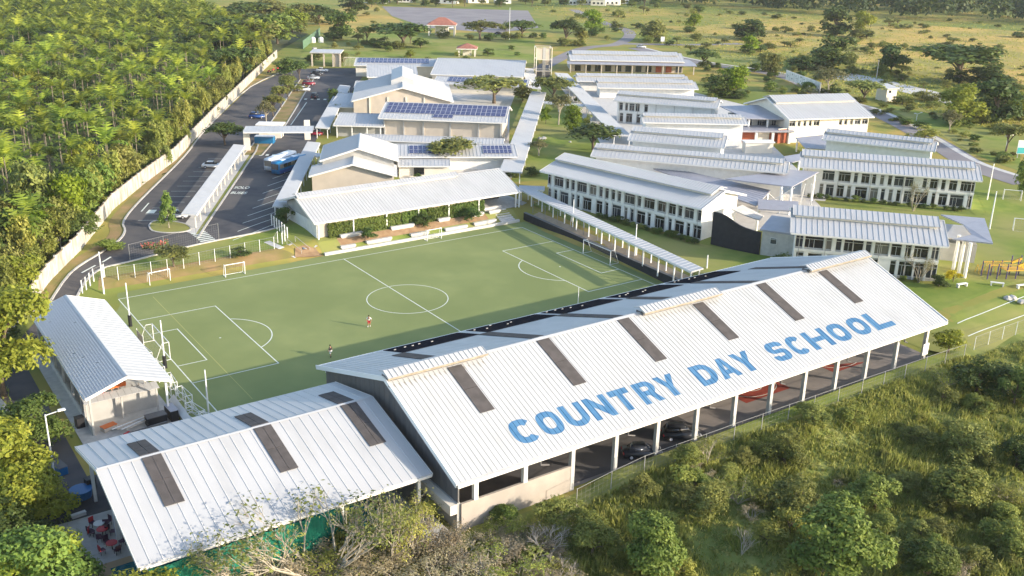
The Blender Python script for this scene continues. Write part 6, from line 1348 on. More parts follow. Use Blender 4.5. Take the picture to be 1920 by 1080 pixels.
for _ in range(60000):
    p = (fq.uniform(-140, 190), fq.uniform(30, 560)); s = side(p)
    if s < 5: continue
    if p[1] > 256 and p[0] > 84+(p[1]-256)*.12: continue
    u, v, z = pix((p[0], p[1], 9))
    if not (-90 < u < 620 and -110 < v < 700): continue
    mind = 5.3 if z < 330 else 6.4
    c = (int(p[0]//6), int(p[1]//6)); ok = True
    for i in (-1, 0, 1):
        for j in (-1, 0, 1):
            for r in grid.get((c[0]+i, c[1]+j), ()):
                if math.hypot(p[0]-r[0], p[1]-r[1]) < mind: ok = False
    if ok and hsh(p[0]*.35+3, p[1]*.35) < -.55 and fq.random() < .8: ok = False
    if ok: grid.setdefault(c, []).append(p); palms.append((z, p, s))
palms.sort(); NPI = 295
for k, (z, p, s) in enumerate(palms[:NPI]):
    hh_ = fq.uniform(5.0, 12)*(1-.25*(s < 12)); t = thing('palm_tree', 'feathery green palm crowded in the dense plantation left of the white wall', 'palm tree', (p[0], p[1], h(*p)), fq.uniform(0, 6.28), 'palms in the plantation')
    sc_ = fq.uniform(.85, 1.55); inst('trunk', PTR[0], t, scale=(1, 1, hh_/10)); inst('crown', PALM[k % 6], t, (0, 0, hh_), scale=(sc_, sc_, sc_))
# the rest of the plantation, one mass
fm_ = [palm_mesh(50+i, 11, 4, 3.8) for i in range(4)]; arr = []
for m_ in fm_:
    co_ = np.empty(len(m_.vertices)*3, np.float32); m_.vertices.foreach_get('co', co_); tv = np.empty(len(m_.polygons), np.float32); m_.attributes['tint'].data.foreach_get('value', tv); arr.append((co_.reshape(-1, 3), tv))
VV = []; TT = []
for k, (z, p, s) in enumerate(palms[NPI:]):
    co_, tv = arr[k % 4]; a = fq.uniform(0, 6.28); sc_ = fq.uniform(.9, 1.45); R3 = np.array([[math.cos(a), -math.sin(a), 0], [math.sin(a), math.cos(a), 0], [0, 0, 1]]); hh_ = fq.uniform(7, 11); VV.append(co_@R3.T*sc_+np.array([p[0], p[1], h(*p)+hh_])); TT.append(np.clip(tv+fq.uniform(-.3, .3), 0, 1))
def trimass(name, V, T, m):
    V = np.concatenate(V).astype(np.float32); T = np.concatenate(T).astype(np.float32); n = len(T); me = bpy.data.meshes.new(name); me.vertices.add(3*n); me.vertices.foreach_set('co', V.reshape(-1)); me.loops.add(3*n); me.loops.foreach_set('vertex_index', np.arange(3*n, dtype=np.int32)); me.polygons.add(n)
    me.polygons.foreach_set('loop_start', np.arange(0, 3*n, 3, dtype=np.int32)); me.polygons.foreach_set('loop_total', np.full(n, 3, dtype=np.int32)); at_ = me.attributes.new('tint', 'FLOAT', 'FACE'); at_.data.foreach_set('value', T); me.materials.append(MT[m]); me.update(calc_edges=True); return me
if VV: o = inst('palm_plantation', trimass('palm_plantation', VV, TT, 'leaf_palm'), kind='stuff'); o['label'] = 'distant mass of palm crowns behind the nearer plantation palms'; o['category'] = 'palm plantation'
# undergrowth beneath the palms
g = np.random.default_rng(5); UP = []
for z, p, s in palms[:900]:
    n = 26; UP.append(np.stack([p[0]+g.normal(0, 2.2, n), p[1]+g.normal(0, 2.2, n), 2+g.uniform(0, 2.6, n)], 1))
UP = np.concatenate(UP); o = inst('undergrowth', leafcloud('undergrowth', UP, np.tile([0, 0, 1.], (len(UP), 1)), 1.1, 'leaf_dark', 9, g.uniform(0, 1, len(UP))), kind='stuff'); o['label'] = 'low leafy undergrowth between the palm trunks'; o['category'] = 'undergrowth'
# bamboo row behind the wall
dist = 0; k = 0
for a, b in zip(wl[1:-1], wl[2:]):
    a, b = Vector(a), Vector(b); d = (b-a).normalized(); n = Vector((-d.y, d.x)); L = (b-a).length; t = 0
    while t < L:
        p = a+d*t+n*fq.uniform(1.4, 5.5); q = (p.x, p.y, h(p.x, p.y)); H = fq.uniform(4.5, 11.5)
        tree('plume%d' % (k % 3) if fq.random() < .8 else 'oliveb%d' % (k % 3), 'bamboo_clump', 'tall golden green bamboo clump right behind the white boundary wall', q, fq.uniform(4.8, 7.0), H, 'bamboo', 'bamboo clumps behind the wall'); k += 1; t += fq.uniform(2.6, 3.8)
nb_ = 0
while nb_ < 46:
    p = palms[int(fq.random()**1.3*(len(palms)-1))]; pp = p[1]
    if hsh(pp[0]*.22, pp[1]*.22) < .1: continue
    tree(fq.choice(['dark0', 'olive0', 'mid0', 'mid1', 'dark1', 'yel0', 'olive2', 'limer']), 'broadleaf_tree', 'leafy broadleaf crown rising among the plantation palms', (pp[0]+2.5, pp[1]+1, h(*pp)), fq.uniform(6, 10), fq.uniform(8, 13.5), 'tree', 'broadleaf trees among the palms'); nb_ += 1
for u_, v_, ty_, w_, k_, lb_ in ((405, 95, 30, 110, 'dark0', 'large dark broadleaf tree standing among the palms'), (470, 100, 38, 90, 'olive1', 'olive broadleaf tree at the upper end of the boundary wall'), (520, 82, 22, 80, 'mid1', 'green broadleaf tree overhanging the far end of the boundary wall'), (548, 60, 14, 66, 'yel1', 'yellow green tree at the plantation corner'), (350, 60, 8, 90, 'yel0', 'yellowish broadleaf tree rising from the palm plantation'), (455, 45, 2, 90, 'dark2', 'dark broadleaf tree near the top of the plantation'), (505, 30, -6, 80, 'olive2', 'olive tree at the top corner of the plantation'), (440, 150, 88, 80, 'dark1', 'dark rounded tree behind the bamboo row'), (300, 20, -20, 80, 'mid2', 'green broadleaf tree at the top edge in the plantation'), (90, 40, 0, 90, 'olive0', 'pale broadleaf tree in the upper left of the plantation'), (30, 560, 470, 100, 'yel2', 'yellow green broadleaf tree behind the near end of the boundary wall'), (60, 470, 395, 110, 'limer', 'bright lime broadleaf tree at the near end of the plantation')):
    tpx(k_, 'tree', lb_, u_, v_, ty_, w_, 'tree', z=2)
print('palms', len(palms))
vq0 = random.Random(77)
for i in range(70):
    u, v = vq0.uniform(560, 1330), vq0.uniform(14, 122)
    if (715 < u < 1000 and 14 < v < 50) or (1140 < u < 1200 and v > 40) or (660 < u < 1310 and v > 84) or (790 < u < 860 and v < 70): continue
    p = at(u, v); s_ = vq0.uniform(2.5, 6); tree(vq0.choice(['olive0', 'umbo0', 'goldb0', 'mid1', 'umbo1', 'dark2', 'scrub1', 'olive2']), 'field_tree', 'middling olive tree scattered on the grass beyond the campus', p, s_*1.5, s_, 'tree', 'scattered trees beyond the campus')
# named trees, by where they stand
T_ = [
 ('mid0', 'tree', 'leafy tree with dark left side standing alone left of the top gravel lot', 640, 74, 20, 56), ('dark1', 'tree', 'dark dense round tree at the top edge left of the gravel lot', 668, 30, -8, 58), ('umb0', 'tree', 'dark flat crowned tree beyond the end of the palm plantation', 598, 46, 8, 66), ('olive0', 'tree', 'olive green tree at the top end of the plantation edge', 566, 48, 6, 44),
 ('umbo0', 'tree', 'small olive acacia between the round tree and the dark spreading one', 688, 82, 48, 40), ('umb1', 'tree', 'wide dark spreading tree left of the red roofed pavilion', 755, 88, 40, 118), ('umbo1', 'tree', 'light acacia right of the red roofed pavilion', 900, 74, 37, 74), ('umb2', 'tree', 'dark umbrella tree at the lower right of the gravel lot', 978, 70, 37, 64), ('umb0', 'tree', 'dark umbrella tree above the climbing tower', 1060, 84, 35, 62), ('limer', 'tree', 'bright lime tree right of the dark umbrella tree', 1110, 64, 17, 38), ('olive1', 'tree', 'small olive tree right below the lime tree', 1090, 84, 52, 28),
 ('olive2', 'tree', 'round dark olive tree beside the lane above the veranda building', 1227, 77, 35, 52), ('bright', 'tree', 'bright green round tree alone on the dry field', 1300, 58, 24, 34), ('dark0', 'tree', 'dark green tree behind the small lime tree on the dry field', 1407, 74, 34, 60), ('limer', 'tree', 'small lime tree in front of the dark green one on the dry field', 1406, 99, 66, 32),
 ('dark2', 'tree', 'tall dark tree of the group in the upper right field', 1565, 68, 14, 62), ('yel0', 'tree', 'yellow green tree touching the tall dark one in the upper right field', 1615, 70, 21, 40), ('dark0', 'tree', 'broad dark tree at the centre of the upper right field', 1555, 125, 65, 80), ('darkb1', 'tree', 'low dark tree left of the broad one in the upper right field', 1510, 130, 96, 72), ('olive1', 'tree', 'narrow olive yellow tree right of the broad dark one', 1592, 138, 97, 30),
 ('dark1', 'tree', 'compact dark round tree behind the pale utility pole', 1670, 138, 85, 58), ('umb1', 'tree', 'large dark spreading tree on the right dry field', 1795, 155, 80, 160), ('darkb0', 'tree', 'dark rounded tree under the right end of the large spreading one', 1850, 160, 112, 100), ('yel1', 'tree', 'yellow green broad tree below the white road strip at the right', 1800, 232, 154, 92), ('dark2', 'tree', 'dark broad tree between two yellow green ones at the right', 1866, 228, 148, 92), ('yel2', 'tree', 'yellow green tree cut by the right edge of the photo', 1915, 222, 172, 60),
 ('umbp0', 'tree', 'small pale tree with visible trunk in front of the yellow green tree', 1779, 248, 206, 40), ('bright', 'tree', 'bright green topped tree left of the row of white roofs at the upper right', 1376, 182, 121, 62), ('umb2', 'tree', 'flat dark tree at the right end of the veranda building', 1318, 124, 92, 66), ('mid1', 'tree', 'low leafy tree just right of the shortest classroom roof', 1345, 182, 140, 52), ('olive0', 'tree', 'small olive tree above the billboard wall', 1446, 142, 100, 44), ('umbp1', 'tree', 'pale thin acacia right of the billboard wall', 1552, 175, 128, 62), ('umbo2', 'tree', 'thin olive acacia left of the small white shed', 1618, 192, 148, 74), ('umbo0', 'tree', 'light spreading tree beside the lamp post at the right edge', 1886, 284, 230, 62), ('mid2', 'tree', 'dark leaning tree at the right edge above the small pitch goal', 1914, 370, 290, 40), ('goldb0', 'shrub', 'rounded golden green shrub behind the bluish classroom roof', 1733, 262, 226, 66), ('olive2', 'tree', 'leafy tree with pale tips left of the country road lawn', 1437, 132, 96, 34),
 ('sparse1', 'tree', 'young almost leafless tree in front of the right classroom building', 1712, 396, 322, 46), ('lime', 'tree', 'bright lime column shaped tree in the courtyard garden', 1073, 249, 199, 32), ('umb0', 'tree', 'dark low spreading tree in the courtyard garden', 1112, 282, 231, 98), ('umbo1', 'tree', 'big light green tree at the far end of the courtyard garden', 1036, 192, 142, 76), ('umbp2', 'tree', 'pale feathery tree in the middle of the courtyard garden', 1047, 234, 172, 50), ('limer', 'tree', 'little lime sapling left of the pale feathery tree', 1023, 232, 200, 16), ('umbp0', 'tree', 'small pale yellow tree at the near left of the courtyard garden', 1010, 292, 262, 40), ('darkb0', 'shrub', 'dark shrub on the grass by the front classroom building', 997, 330, 306, 36), ('darkb1', 'shrub', 'dark green shrub beside the right courtyard walkway', 1089, 192, 174, 30), ('goldb1', 'shrub', 'pale bush below the right courtyard walkway', 1104, 236, 208, 28),
 ('umbo2', 'tree', 'spreading tree rising over the roof with two solar patches', 848, 312, 256, 110), ('umbo0', 'tree', 'broad olive tree at the right side of the gymnasium', 926, 194, 140, 118), ('umb1', 'tree', 'flat dark tree over the edge of the broad plain roof', 957, 150, 124, 54), ('olive1', 'tree', 'small tree between two far white roofs', 802, 130, 106, 26), ('olive2', 'tree', 'dark tree right of the broad olive one by the walkway', 980, 190, 156, 40),
 ('cone', 'tree', 'slender green tree on the lawn island at the parking entrance', 317, 428, 360, 42), ('umb2', 'tree', 'dark leafy tree at the top of the left parking lot', 422, 272, 228, 66), ('umbo1', 'tree', 'light tree on the car park median nearest the kiosk', 512, 218, 176, 40), ('umbo2', 'tree', 'light tree in the middle of the car park median', 540, 186, 140, 36), ('umb0', 'tree', 'tree at the far end of the car park median', 562, 150, 114, 34), ('umbo0', 'tree', 'light tree on the median between the kiosk and the parked cars', 527, 203, 160, 36), ('goldb0', 'shrub', 'pale shrub on the median left of the maroon car', 553, 172, 148, 34), ('umbp1', 'tree', 'thin pale tree on the median just above the drive canopy', 500, 236, 190, 40), ('mid2', 'tree', 'leafy tree at the top left end of the car park', 538, 140, 108, 40), ('olive0', 'tree', 'tree in front of the gatehouse roof', 640, 120, 96, 28), ('mid1', 'tree', 'leafy tree by the walkway left of the gymnasium', 628, 196, 166, 28), ('goldb2', 'shrub', 'yellowish shrub along the upper car park walkway', 632, 215, 190, 24),
 ('neardark0', 'tree', 'large dark round tree at the bend of the road left', 160, 448, 384, 104), ('mid2', 'shrub', 'bright green shrubs at the road bend below the dark tree', 205, 470, 446, 56), ('umbo0', 'bush', 'olive spreading bush beside the wire fence by the flower bed', 326, 500, 460, 76), ('darkb2', 'shrub', 'small dark shrub on the lawn behind the pitch fence', 452, 480, 456, 48), ('neardark1', 'shrub', 'dark shrub at the left corner of the hall', 537, 418, 378, 44),
 ('goldb0', 'shrub', 'golden bush behind the veranda building right end', 1330, 160, 132, 40), ('flower', 'shrub', 'yellow flowering shrub under the grey porch roof', 1787, 528, 500, 34), ('darkb0', 'shrub', 'dark shrub at the right corner of the near classroom building', 1760, 537, 508, 44), ('sparse0', 'tree', 'thin young tree in front of the near classroom building', 1722, 530, 455, 50), ('sparse2', 'tree', 'thin leafy sapling left of the other before the near classroom building', 1655, 500, 450, 40), ('darkb1', 'shrub', 'green shrub before the concrete block wing', 1470, 500, 466, 50), ('yel0', 'shrub', 'bright yellow green shrub at the right corner of the lettered roof', 1778, 660, 612, 66)]
bq = random.Random(31)
for key, nm, lab, bx, by, ty, wp in T_:
    if by < 235 and bx > 1180 and nm == 'tree' or by < 100:
        for i in range(3): p = at(bx+bq.uniform(-.35, .35)*wp, by+bq.uniform(-1, 4)); s_ = (by-ty)/PPM(p)*bq.uniform(.25, .5); tree(bq.choice(['darkb0', 'darkb1', 'scrub0', 'oliveb0', 'darkb2']), 'under_bush', 'dense bush growing at the foot of a field tree', p, s_*1.7, s_, 'bush', 'bushes under the field trees')
for key, nm, lab, bx, by, ty, wp in T_: tpx(key, nm, lab, bx, by, ty, wp, 'shrub' if nm in ('shrub', 'bush') else 'tree')
# large near trees and shrubs around the lower edge
N_ = [('nearyel0', 'big yellow green tree overhanging the road at the left edge', 8, 745, 515, 220), ('nearyel1', 'yellow green tree at the left edge below the round tree', 20, 960, 770, 220), ('nearmid0', 'round green tree with a lamp pole before it at the left edge', 62, 850, 735, 140), ('nearmid1', 'green tree in the lower left corner beside the pool deck', 100, 1160, 965, 235), ('nearyel2', 'bright yellow green tree at the bottom left corner', 60, 1150, 985, 250), ('nearyel0', 'yellow green tree at the bottom below the near corner of the pool roof', 250, 1210, 1045, 200), ('neardark0', 'dark tree filling the gap under the yellow trees at the left', 30, 1040, 900, 200), ('nearmid2', 'leafy tree at the left edge between road and wall', 2, 640, 560, 120), ('nearyel1', 'yellow green tree at the left edge above the corner trees', 70, 985, 850, 150), ('nearyel2', 'small yellow tree behind the pool deck at the lower left', 20, 1010, 890, 150)]
for key, lab, bx, by, ty, wp in N_: tpx(key, 'tree', lab, bx, by, ty, wp, 'tree', z=0 if by < 1000 else -.5)
S_ = [('sparse0', 'sparse leafy tree rising over the near edge of the pool roof', 600, 1105, 866, 300), ('sparse1', 'thin leafy tree in front of the pool roof, right of the sparse one', 715, 1090, 885, 180), ('sparse2', 'low sparse tree in front of the pool roof skylight', 470, 1130, 935, 210), ('bare0', 'pale leafless shrub with upright branches below the pavilion wall', 1022, 1040, 965, 120), ('bare1', 'small grey dead tree among the bushes at the lower middle', 1390, 1040, 972, 60), ('drybush0', 'brown dry bush below the corner of the pavilion', 880, 1060, 985, 170), ('drybush1', 'brown dry bush at the bottom edge left of the leafless shrub', 760, 1090, 1000, 180), ('drybush2', 'dry twiggy bush at the bottom below the green net', 560, 1090, 1010, 200), ('sparsey0', 'yellowish thin bush beside the person in red', 690, 1040, 960, 160), ('sparsey1', 'yellow leaved bush next to the lower corner of the pool roof', 800, 1000, 925, 120), ('sparsey2', 'thin yellow bush at the bottom edge in the middle', 950, 1110, 1020, 160), ('drybush0', 'dry bush in front of the green net near the bottom', 440, 1100, 1020, 180), ('sparsey1', 'thin yellow green bush right below the green net end', 640, 1090, 1000, 170), ('goldb2', 'pale yellow leafy bush under the right part of the pool roof edge', 735, 1040, 915, 130), ('drybush1', 'brown twiggy bush between the pool roof corner and the pavilion end', 830, 1050, 945, 120), ('sparsey2', 'tall thin yellowish bush left of the pool roof corner', 770, 1060, 905, 130), ('goldb1', 'golden bush at the end of the green net', 655, 1050, 945, 120), ('drybush0', 'dry brown bush in front of the green net middle', 540, 1095, 1000, 150), ('drybush2', 'tangled dry bush at the bottom edge below the pavilion corner', 850, 1110, 1010, 190), ('drybush1', 'dry bush at the bottom edge between the sparse tree and the net', 640, 1130, 1040, 190)]
for key, lab, bx, by, ty, wp in S_: tpx(key, 'bush', lab, bx, by, ty, wp, 'bush')
B_ = [('neardark0', 'large dark bush under the right end of the lettered roof', 1830, 735, 650, 140), ('neardark1', 'dark bush at the right edge below the fence', 1900, 760, 660, 90), ('nearscrub0', 'broad dark bush in the middle right of the slope', 1790, 950, 840, 150), ('nearmid0', 'lush green round bush at the bottom centre right', 1570, 1090, 925, 200), ('nearmid1', 'lush green bush at the bottom middle', 1225, 1090, 945, 150), ('nearscrub1', 'dark bush on the slope under the third open bay', 1470, 875, 800, 100), ('nearolive0', 'golden green bush left of the grey dead tree', 1330, 960, 880, 110), ('nearolive1', 'golden bush above the lush round bush', 1500, 960, 870, 130), ('nearscrub2', 'dark leafy bush right of the lush round bush', 1640, 950, 870, 110), ('nearolive2', 'yellowish bush left below the large dark bush', 1800, 850, 770, 120), ('neardark2', 'dark bush at the right edge in the middle of the slope', 1905, 880, 790, 110), ('nearscrub0', 'green bush touching the fence under the fourth open bay', 1290, 880, 815, 80), ('nearolive1', 'pale bush against the fence left of the green one', 1200, 930, 870, 80), ('nearmid2', 'green bush in the lower right corner', 1740, 1090, 1000, 130), ('nearscrub1', 'bush at the bottom right edge beyond the open grass', 1890, 1030, 950, 110), ('nearmid0', 'small green bush at the pavilion wall base', 945, 980, 940, 60), ('nearscrub2', 'dark bush at the bottom left of the lush middle bush', 1110, 1040, 950, 120)]
for key, lab, bx, by, ty, wp in B_: tpx(key, 'bush', lab, bx, by, ty, wp, 'bush')
# scattered smaller bushes of the slope, look-alikes
vq = random.Random(8); k = 0
while k < 84:
    u, v = vq.uniform(860, 1960), vq.uniform(720, 1110)
    fy = 955-(u-1000)*.36 if u > 1000 else 985
    if v < fy+22: continue
    p = at(u, v); s = vq.uniform(.8, 3.6)
    tree(vq.choice(['nearscrub0', 'nearscrub1', 'nearscrub2', 'nearolive0', 'nearolive1', 'nearolive2', 'sparsey0', 'sparsey1', 'goldb0', 'drybush0', 'goldb2', 'goldb1']), 'scrub_bush', 'low wild scrub bush on the overgrown slope below the pavilion', p, s*1.5, s, 'bush', 'scrub bushes on the slope'); k += 1
k = 0
while k < 46:
    u, v = vq.uniform(-40, 330), vq.uniform(600, 1140)
    p = at(u, v, -.2)
    if p.x > -60.5 and p.y > -57.5: continue
    if p.y > 12: continue
    s = vq.uniform(1.8, 4.2); tree(vq.choice(['nearyel0', 'nearyel1', 'nearmid0', 'neardark0', 'neardark1', 'nearscrub0']), 'scrub_bush', 'leafy shrub in the thicket along the lower left edge', p, s*1.3, s, 'bush', 'thicket shrubs at the lower left'); k += 1
k = 0
while k < 75:
    u, v = vq.uniform(330, 1060), vq.uniform(960, 1150)
    p = at(u, v, -1)
    if p.y > -59.2: continue
    s = vq.uniform(1.4, 3.6); tree(vq.choice(['drybush0', 'drybush1', 'drybush2', 'drybush1', 'sparsey0', 'sparsey1', 'nearolive0', 'bare0', 'goldb1']), 'dry_bush', 'dry twiggy bush in the thicket below the pool building', p, s*1.8, s*1.1, 'bush', 'dry bushes below the pool'); k += 1
# grassland shrubs far away
k = 0
while k < 225:
    u, v = vq.uniform(1000, 1930), vq.uniform(2, 260)
    if v > 18+(u-1000)*.28 or v > 120 and u < 1640: continue
    p = at(u, v); s = vq.uniform(1.0, 4.2)
    tree(vq.choice(['scrub0', 'scrub1', 'oliveb0', 'oliveb1', 'darkb0', 'umbo0', 'goldb1', 'oliveb2']), 'field_shrub', 'small shrub scattered over the dry golden grassland', p, s*vq.uniform(1.4, 2.6), s, 'shrub', 'shrubs on the dry grassland'); k += 1
for i in range(46):
    u, v = vq.uniform(690, 1250), vq.uniform(2, 14)
    p = at(u, v); s = vq.uniform(4, 9); tree(vq.choice(['dark0', 'mid0', 'olive0', 'dark1', 'umb0']), 'tree', 'far tree in the line along the top edge of the photo', p, s*1.3, s, 'tree', 'far trees along the top edge')
for i in range(26):
    u, v = vq.uniform(600, 1010), vq.uniform(60, 118)
    if v < 88 and u > 720: continue
    p = at(u, v); s = vq.uniform(1.5, 3.6); tree(vq.choice(['goldb0', 'mid0', 'scrub1', 'yel0']), 'garden_shrub', 'rounded garden shrub on the lawn beyond the far white roofs', p, s*1.6, s, 'shrub', 'garden shrubs on the far lawn')
for i in range(60):
    u, v = vq.uniform(1318, 1700), vq.uniform(120, 186)
    if u > 1560 and v > 178: continue
    p = at(u, v); s = vq.uniform(1.5, 4); tree(vq.choice(['oliveb0', 'goldb1', 'mid1', 'umbp1', 'scrub2']), 'road_shrub', 'shrub in the planting between classroom roofs and country road', p, s*1.5, s, 'shrub', 'shrubs along the country road')
for i in range(22):
    u = vq.uniform(1640, 1920); v = 205+(u-1640)*.36+vq.uniform(-10, 16)
    p = at(u, v); s = vq.uniform(1.0, 2.4); tree(vq.choice(['goldb0', 'scrub1', 'oliveb2', 'mid0']), 'road_shrub', 'low green shrub lining the right hand country road', p, s*2.2, s, 'shrub', 'shrubs lining the right hand road')
# planting rows at the foot of the classroom buildings
def row(a, b, n, lab, grp, s0=.9, s1=1.6):
    for i in range(n):
        t = (i+vq.uniform(.2, .8))/n; p = Vector((a[0]+(b[0]-a[0])*t, a[1]+(b[1]-a[1])*t)); s = vq.uniform(s0, s1); tree(vq.choice(['darkb0', 'darkb1', 'scrub0', 'mid0']), 'hedge_plant', lab, (p.x, p.y, h(p.x, p.y)), s*1.5, s, 'shrub', grp)
row((49.2, 15), (53.5, -8), 15, 'green plant at the foot of the front classroom building', 'plants along the front classrooms')
row((96, 4.6), (116, -19.8), 18, 'leafy plant at the foot of the right classroom building', 'plants along the right classrooms', .9, 1.5)
row((57, -24), (71.5, -40.5), 10, 'leafy plant at the foot of the near classroom building', 'plants along the near classrooms', .8, 1.3)
row((34, 58), (56, 47), 9, 'plant in the court behind the hall roof', 'plants behind the hall')
# dark wood on the far right
WP_ = []; WT = []; WN = []
for i in range(420):
    u = vq.uniform(1230, 2010); v = vq.uniform(-60, 10+(u-1230)*.055)
    p = at(u, v); r = vq.uniform(6, 12); n = 90; d = g.normal(0, 1, (n, 3)); d /= np.linalg.norm(d, axis=1)[:, None]; d[:, 2] = np.abs(d[:, 2])*1.2
    WP_.append(np.array(p)+d*r*g.uniform(.75, 1.05, (n, 1))+np.array([0, 0, r*.35])); WN.append(d+np.array([0, 0, .4])); WT.append(np.clip(g.uniform(0, .6)+g.normal(0, .15, n), 0, 1))
WP_, WN, WT = np.concatenate(WP_), np.concatenate(WN), np.concatenate(WT)
o = inst('far_wood', leafcloud('far_wood', WP_, WN, 2.6, 'leaf_dark', 33, WT, 1.2), kind='stuff'); o['label'] = 'dark wood along the top right of the photo'; o['category'] = 'wood'
# hedge wall in front of the hall
for x0, x1, b in ((.9, 5.6, 1), (5.9, 15.2, 0), (15.5, 20.6, 1), (20.9, 26.1, 0), (26.4, 33.4, 1)):
    n = int((x1-x0)*260); t = g.uniform(0, 1, n); zz = 1.4+2.6*g.uniform(0, 1, n); pts = np.stack([x0+(x1-x0)*t, 29.95+g.normal(0, .16, n)-.25*(zz < 2), zz], 1)
    lab = {.9: 'hedge wall section at the left end of the hall', 5.9: 'longest hedge wall section on the hall front', 15.5: 'middle hedge wall section with a rounded shrub before it', 20.9: 'hedge wall section second from the right end', 26.4: 'rightmost hedge wall section beside the dark opening'}[x0]
    t_ = thing('hedge', lab, 'hedge', (0, 0, 0)); inst('foliage', leafcloud('foliage', pts, np.tile([0, -1., .4], (n, 1)), .3, 'leaf_mid', int(x0*10), g.uniform(0, 1, n)), t_)
    mb = MB(); mb.box(x0+.1, x1-.1, 30.05, 30.2, 1.3, 3.9); mb.build('stems', 'bark', t_)
for bx, by, ty, wp, lab in ((690, 446, 420, 42, 'dark shrub in front of the longest hedge section'), (795, 422, 392, 44, 'rounded shrub in front of the middle hedge section'), (885, 412, 382, 44, 'round shrub before the rightmost hedge section')): tpx('darkb0', 'shrub', lab, bx, by, ty, wp, 'shrub', z=1.3)
for i in range(9):
    u, v = 272+i*5+vq.uniform(-2, 2), 468+vq.uniform(-3, 3)-i*.9; p = at(u, v); t = thing('flower_bush', 'small red flowering bush on the lawn beside the road', 'flower bush', tuple(p), 0, 'red flowers by the road'); n = 60; inst('foliage', leafcloud('foliage', g.normal(0, .28, (n, 3))+np.array([0, 0, .4]), np.tile([0, 0, 1.], (n, 1)), .22, 'leaf_mid', i, g.uniform(0, 1, n)), t); paint('flower_red', (.5, .10, .07), .6); n = 26; inst('flowers', leafcloud('flowers', g.normal(0, .28, (n, 3))+np.array([0, 0, .62]), np.tile([0, 0, 1.], (n, 1)), .2, 'flower_red', i+50, g.uniform(0, 1, n)), t)
# grass tufts on the slope and lawns
def tufts(name, lab, n, fn, hgt, wd, m, seed, k=3):
    g2 = np.random.default_rng(seed); V = []; T = []
    pts = fn(g2, n); n = len(pts); zz = np.array([h(x, y) for x, y in pts]); c = np.stack([pts[:, 0], pts[:, 1], zz], 1); t0 = g2.uniform(0, 1, n)
    for j in range(k):
        a = g2.uniform(0, 6.28, n); dx = np.stack([np.cos(a), np.sin(a), 0*a], 1); hh = hgt*g2.uniform(.5, 1.3, n)[:, None]; ln = g2.normal(0, .3, (n, 2)); q = c+np.stack([g2.normal(0, wd*.6, n), g2.normal(0, wd*.6, n), 0*a-.05], 1)
        tip = q+hh*np.stack([ln[:, 0], ln[:, 1], np.ones(n)], 1); V.append(np.stack([q-dx*wd*.5, q+dx*wd*.5, tip], 1)); T.append(np.clip(t0+g2.normal(0, .15, n), 0, 1))
    o = inst(name, trimass(name, [v.reshape(-1, 3) for v in V], T, m), kind='stuff'); o['label'] = lab; o['category'] = 'grass'
def slope_pts(g2, n):
    x = g2.uniform(-28, 75, n*2); y = g2.uniform(-100, -59.8, n*2); f = np.array([hsh(a*.45, b*.45) for a, b in zip(x, y)]); ok = (f+g2.normal(0, .22, n*2) > .0); p = np.stack([x, y], 1)[ok]; return p[:n]
tufts('slope_grass', 'long green and yellow grass on the overgrown slope', 42000, slope_pts, .5, .24, 'grass_blade', 3)
def slope_low(g2, n): return np.stack([g2.uniform(-30, 78, n), g2.uniform(-100, -59.6, n)], 1)
tufts('short_grass', 'short pale green grass in the clearings of the slope', 46000, slope_low, .24, .2, 'grass_pale', 14)
def slope_clump(g2, n):
    c = np.stack([g2.uniform(-26, 70, 260), g2.uniform(-95, -60, 260)], 1); return c[g2.integers(0, 260, n)]+g2.normal(0, .55, (n, 2))
tufts('tall_grass', 'tall straw coloured grass clumps on the slope', 7000, slope_clump, 1.1, .15, 'grass_blade', 4)
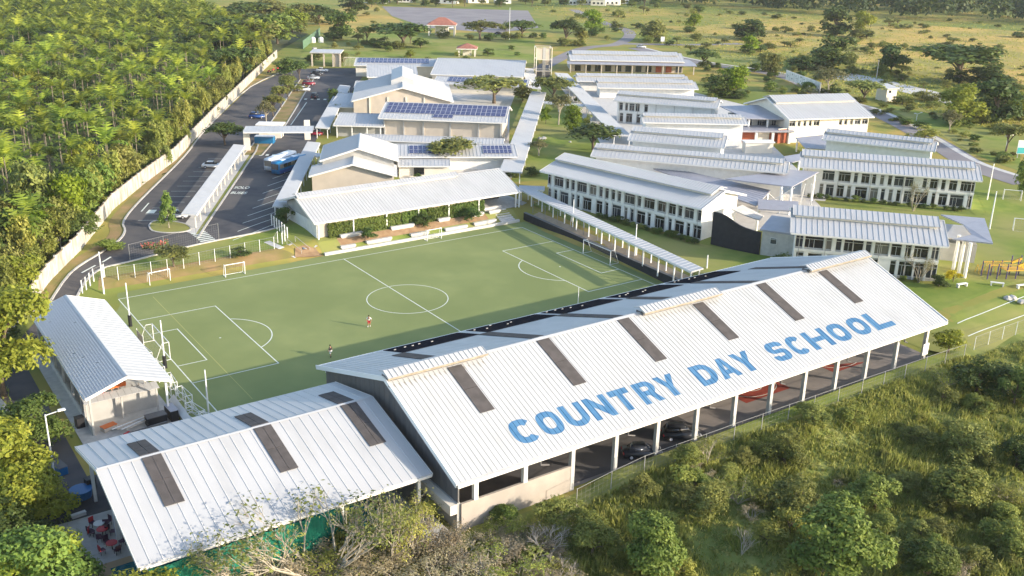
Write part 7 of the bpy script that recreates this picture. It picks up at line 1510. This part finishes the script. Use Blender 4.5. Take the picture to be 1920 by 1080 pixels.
def field_pts(g2, n):
    p = []
    while len(p) < n:
        u, v = g2.uniform(1000, 1925), g2.uniform(5, 250)
        if v > 20+(u-1000)*.26: continue
        q = at(u, v, 2); p.append((q.x, q.y))
    return np.array(p)
tufts('field_grass', 'tall dry golden grass on the far field', 9000, field_pts, .55, .7, 'leaf_gold', 5, 2)
def left_pts(g2, n):
    x = g2.uniform(-80, -56, n); y = g2.uniform(-66, 12, n); return np.stack([x, y], 1)
tufts('edge_grass', 'rough grass along the lower left edge', 9000, left_pts, .6, .2, 'grass_blade', 6)

# ------------------------------------------------------------------ air
hz = MB(); hz.box(-450, 1500, -260, 1500, -5, 62); o = hz.build('haze', 'roof', kind='stuff'); hm = bpy.data.materials.new('haze_air'); hm.use_nodes = True; n = hm.node_tree; n.nodes.remove(n.nodes['Principled BSDF'])
pv = n.nodes.new('ShaderNodeVolumePrincipled'); pv.inputs['Color'].default_value = (.9, .93, 1, 1); pv.inputs['Density'].default_value = .00007; n.links.new(pv.outputs[0], n.nodes['Material Output'].inputs['Volume'])
o.data.materials.clear(); o.data.materials.append(hm)

def motorbike(lab, px, py, rz):
    p = at(px, py); t = thing('motorcycle', lab, 'motorcycle', tuple(p+Vector((0, 0, .05))), rz, 'parked red motorcycles')
    for x in (-.65, .65): mb = MB(); mb.tube((x, -.06, .32), (x, .06, .32), .32, n=14); mb.build('wheel', 'tyre', t)
    mb = MB(); mb.bar((-.6, 0, .6), (.35, 0, .75), .24, .34).bar((.3, 0, .8), (.62, 0, .4), .1, .12); mb.build('body', 'red', t); mb = MB(); mb.bar((-.6, 0, .86), (.05, 0, .9), .26, .1); mb.build('seat', 'black', t); mb = MB(); mb.tube((.4, -.35, 1.05), (.4, .35, 1.05), .03, n=6); mb.build('handlebar', 'black', t)
for px, py, lab in ((505, 137, 'leftmost red motorcycle parked at the far end of the boundary wall'), (513, 134, 'middle red motorcycle parked at the far end of the boundary wall'), (522, 131, 'rightmost red motorcycle parked at the far end of the boundary wall')): motorbike(lab, px, py, .4)
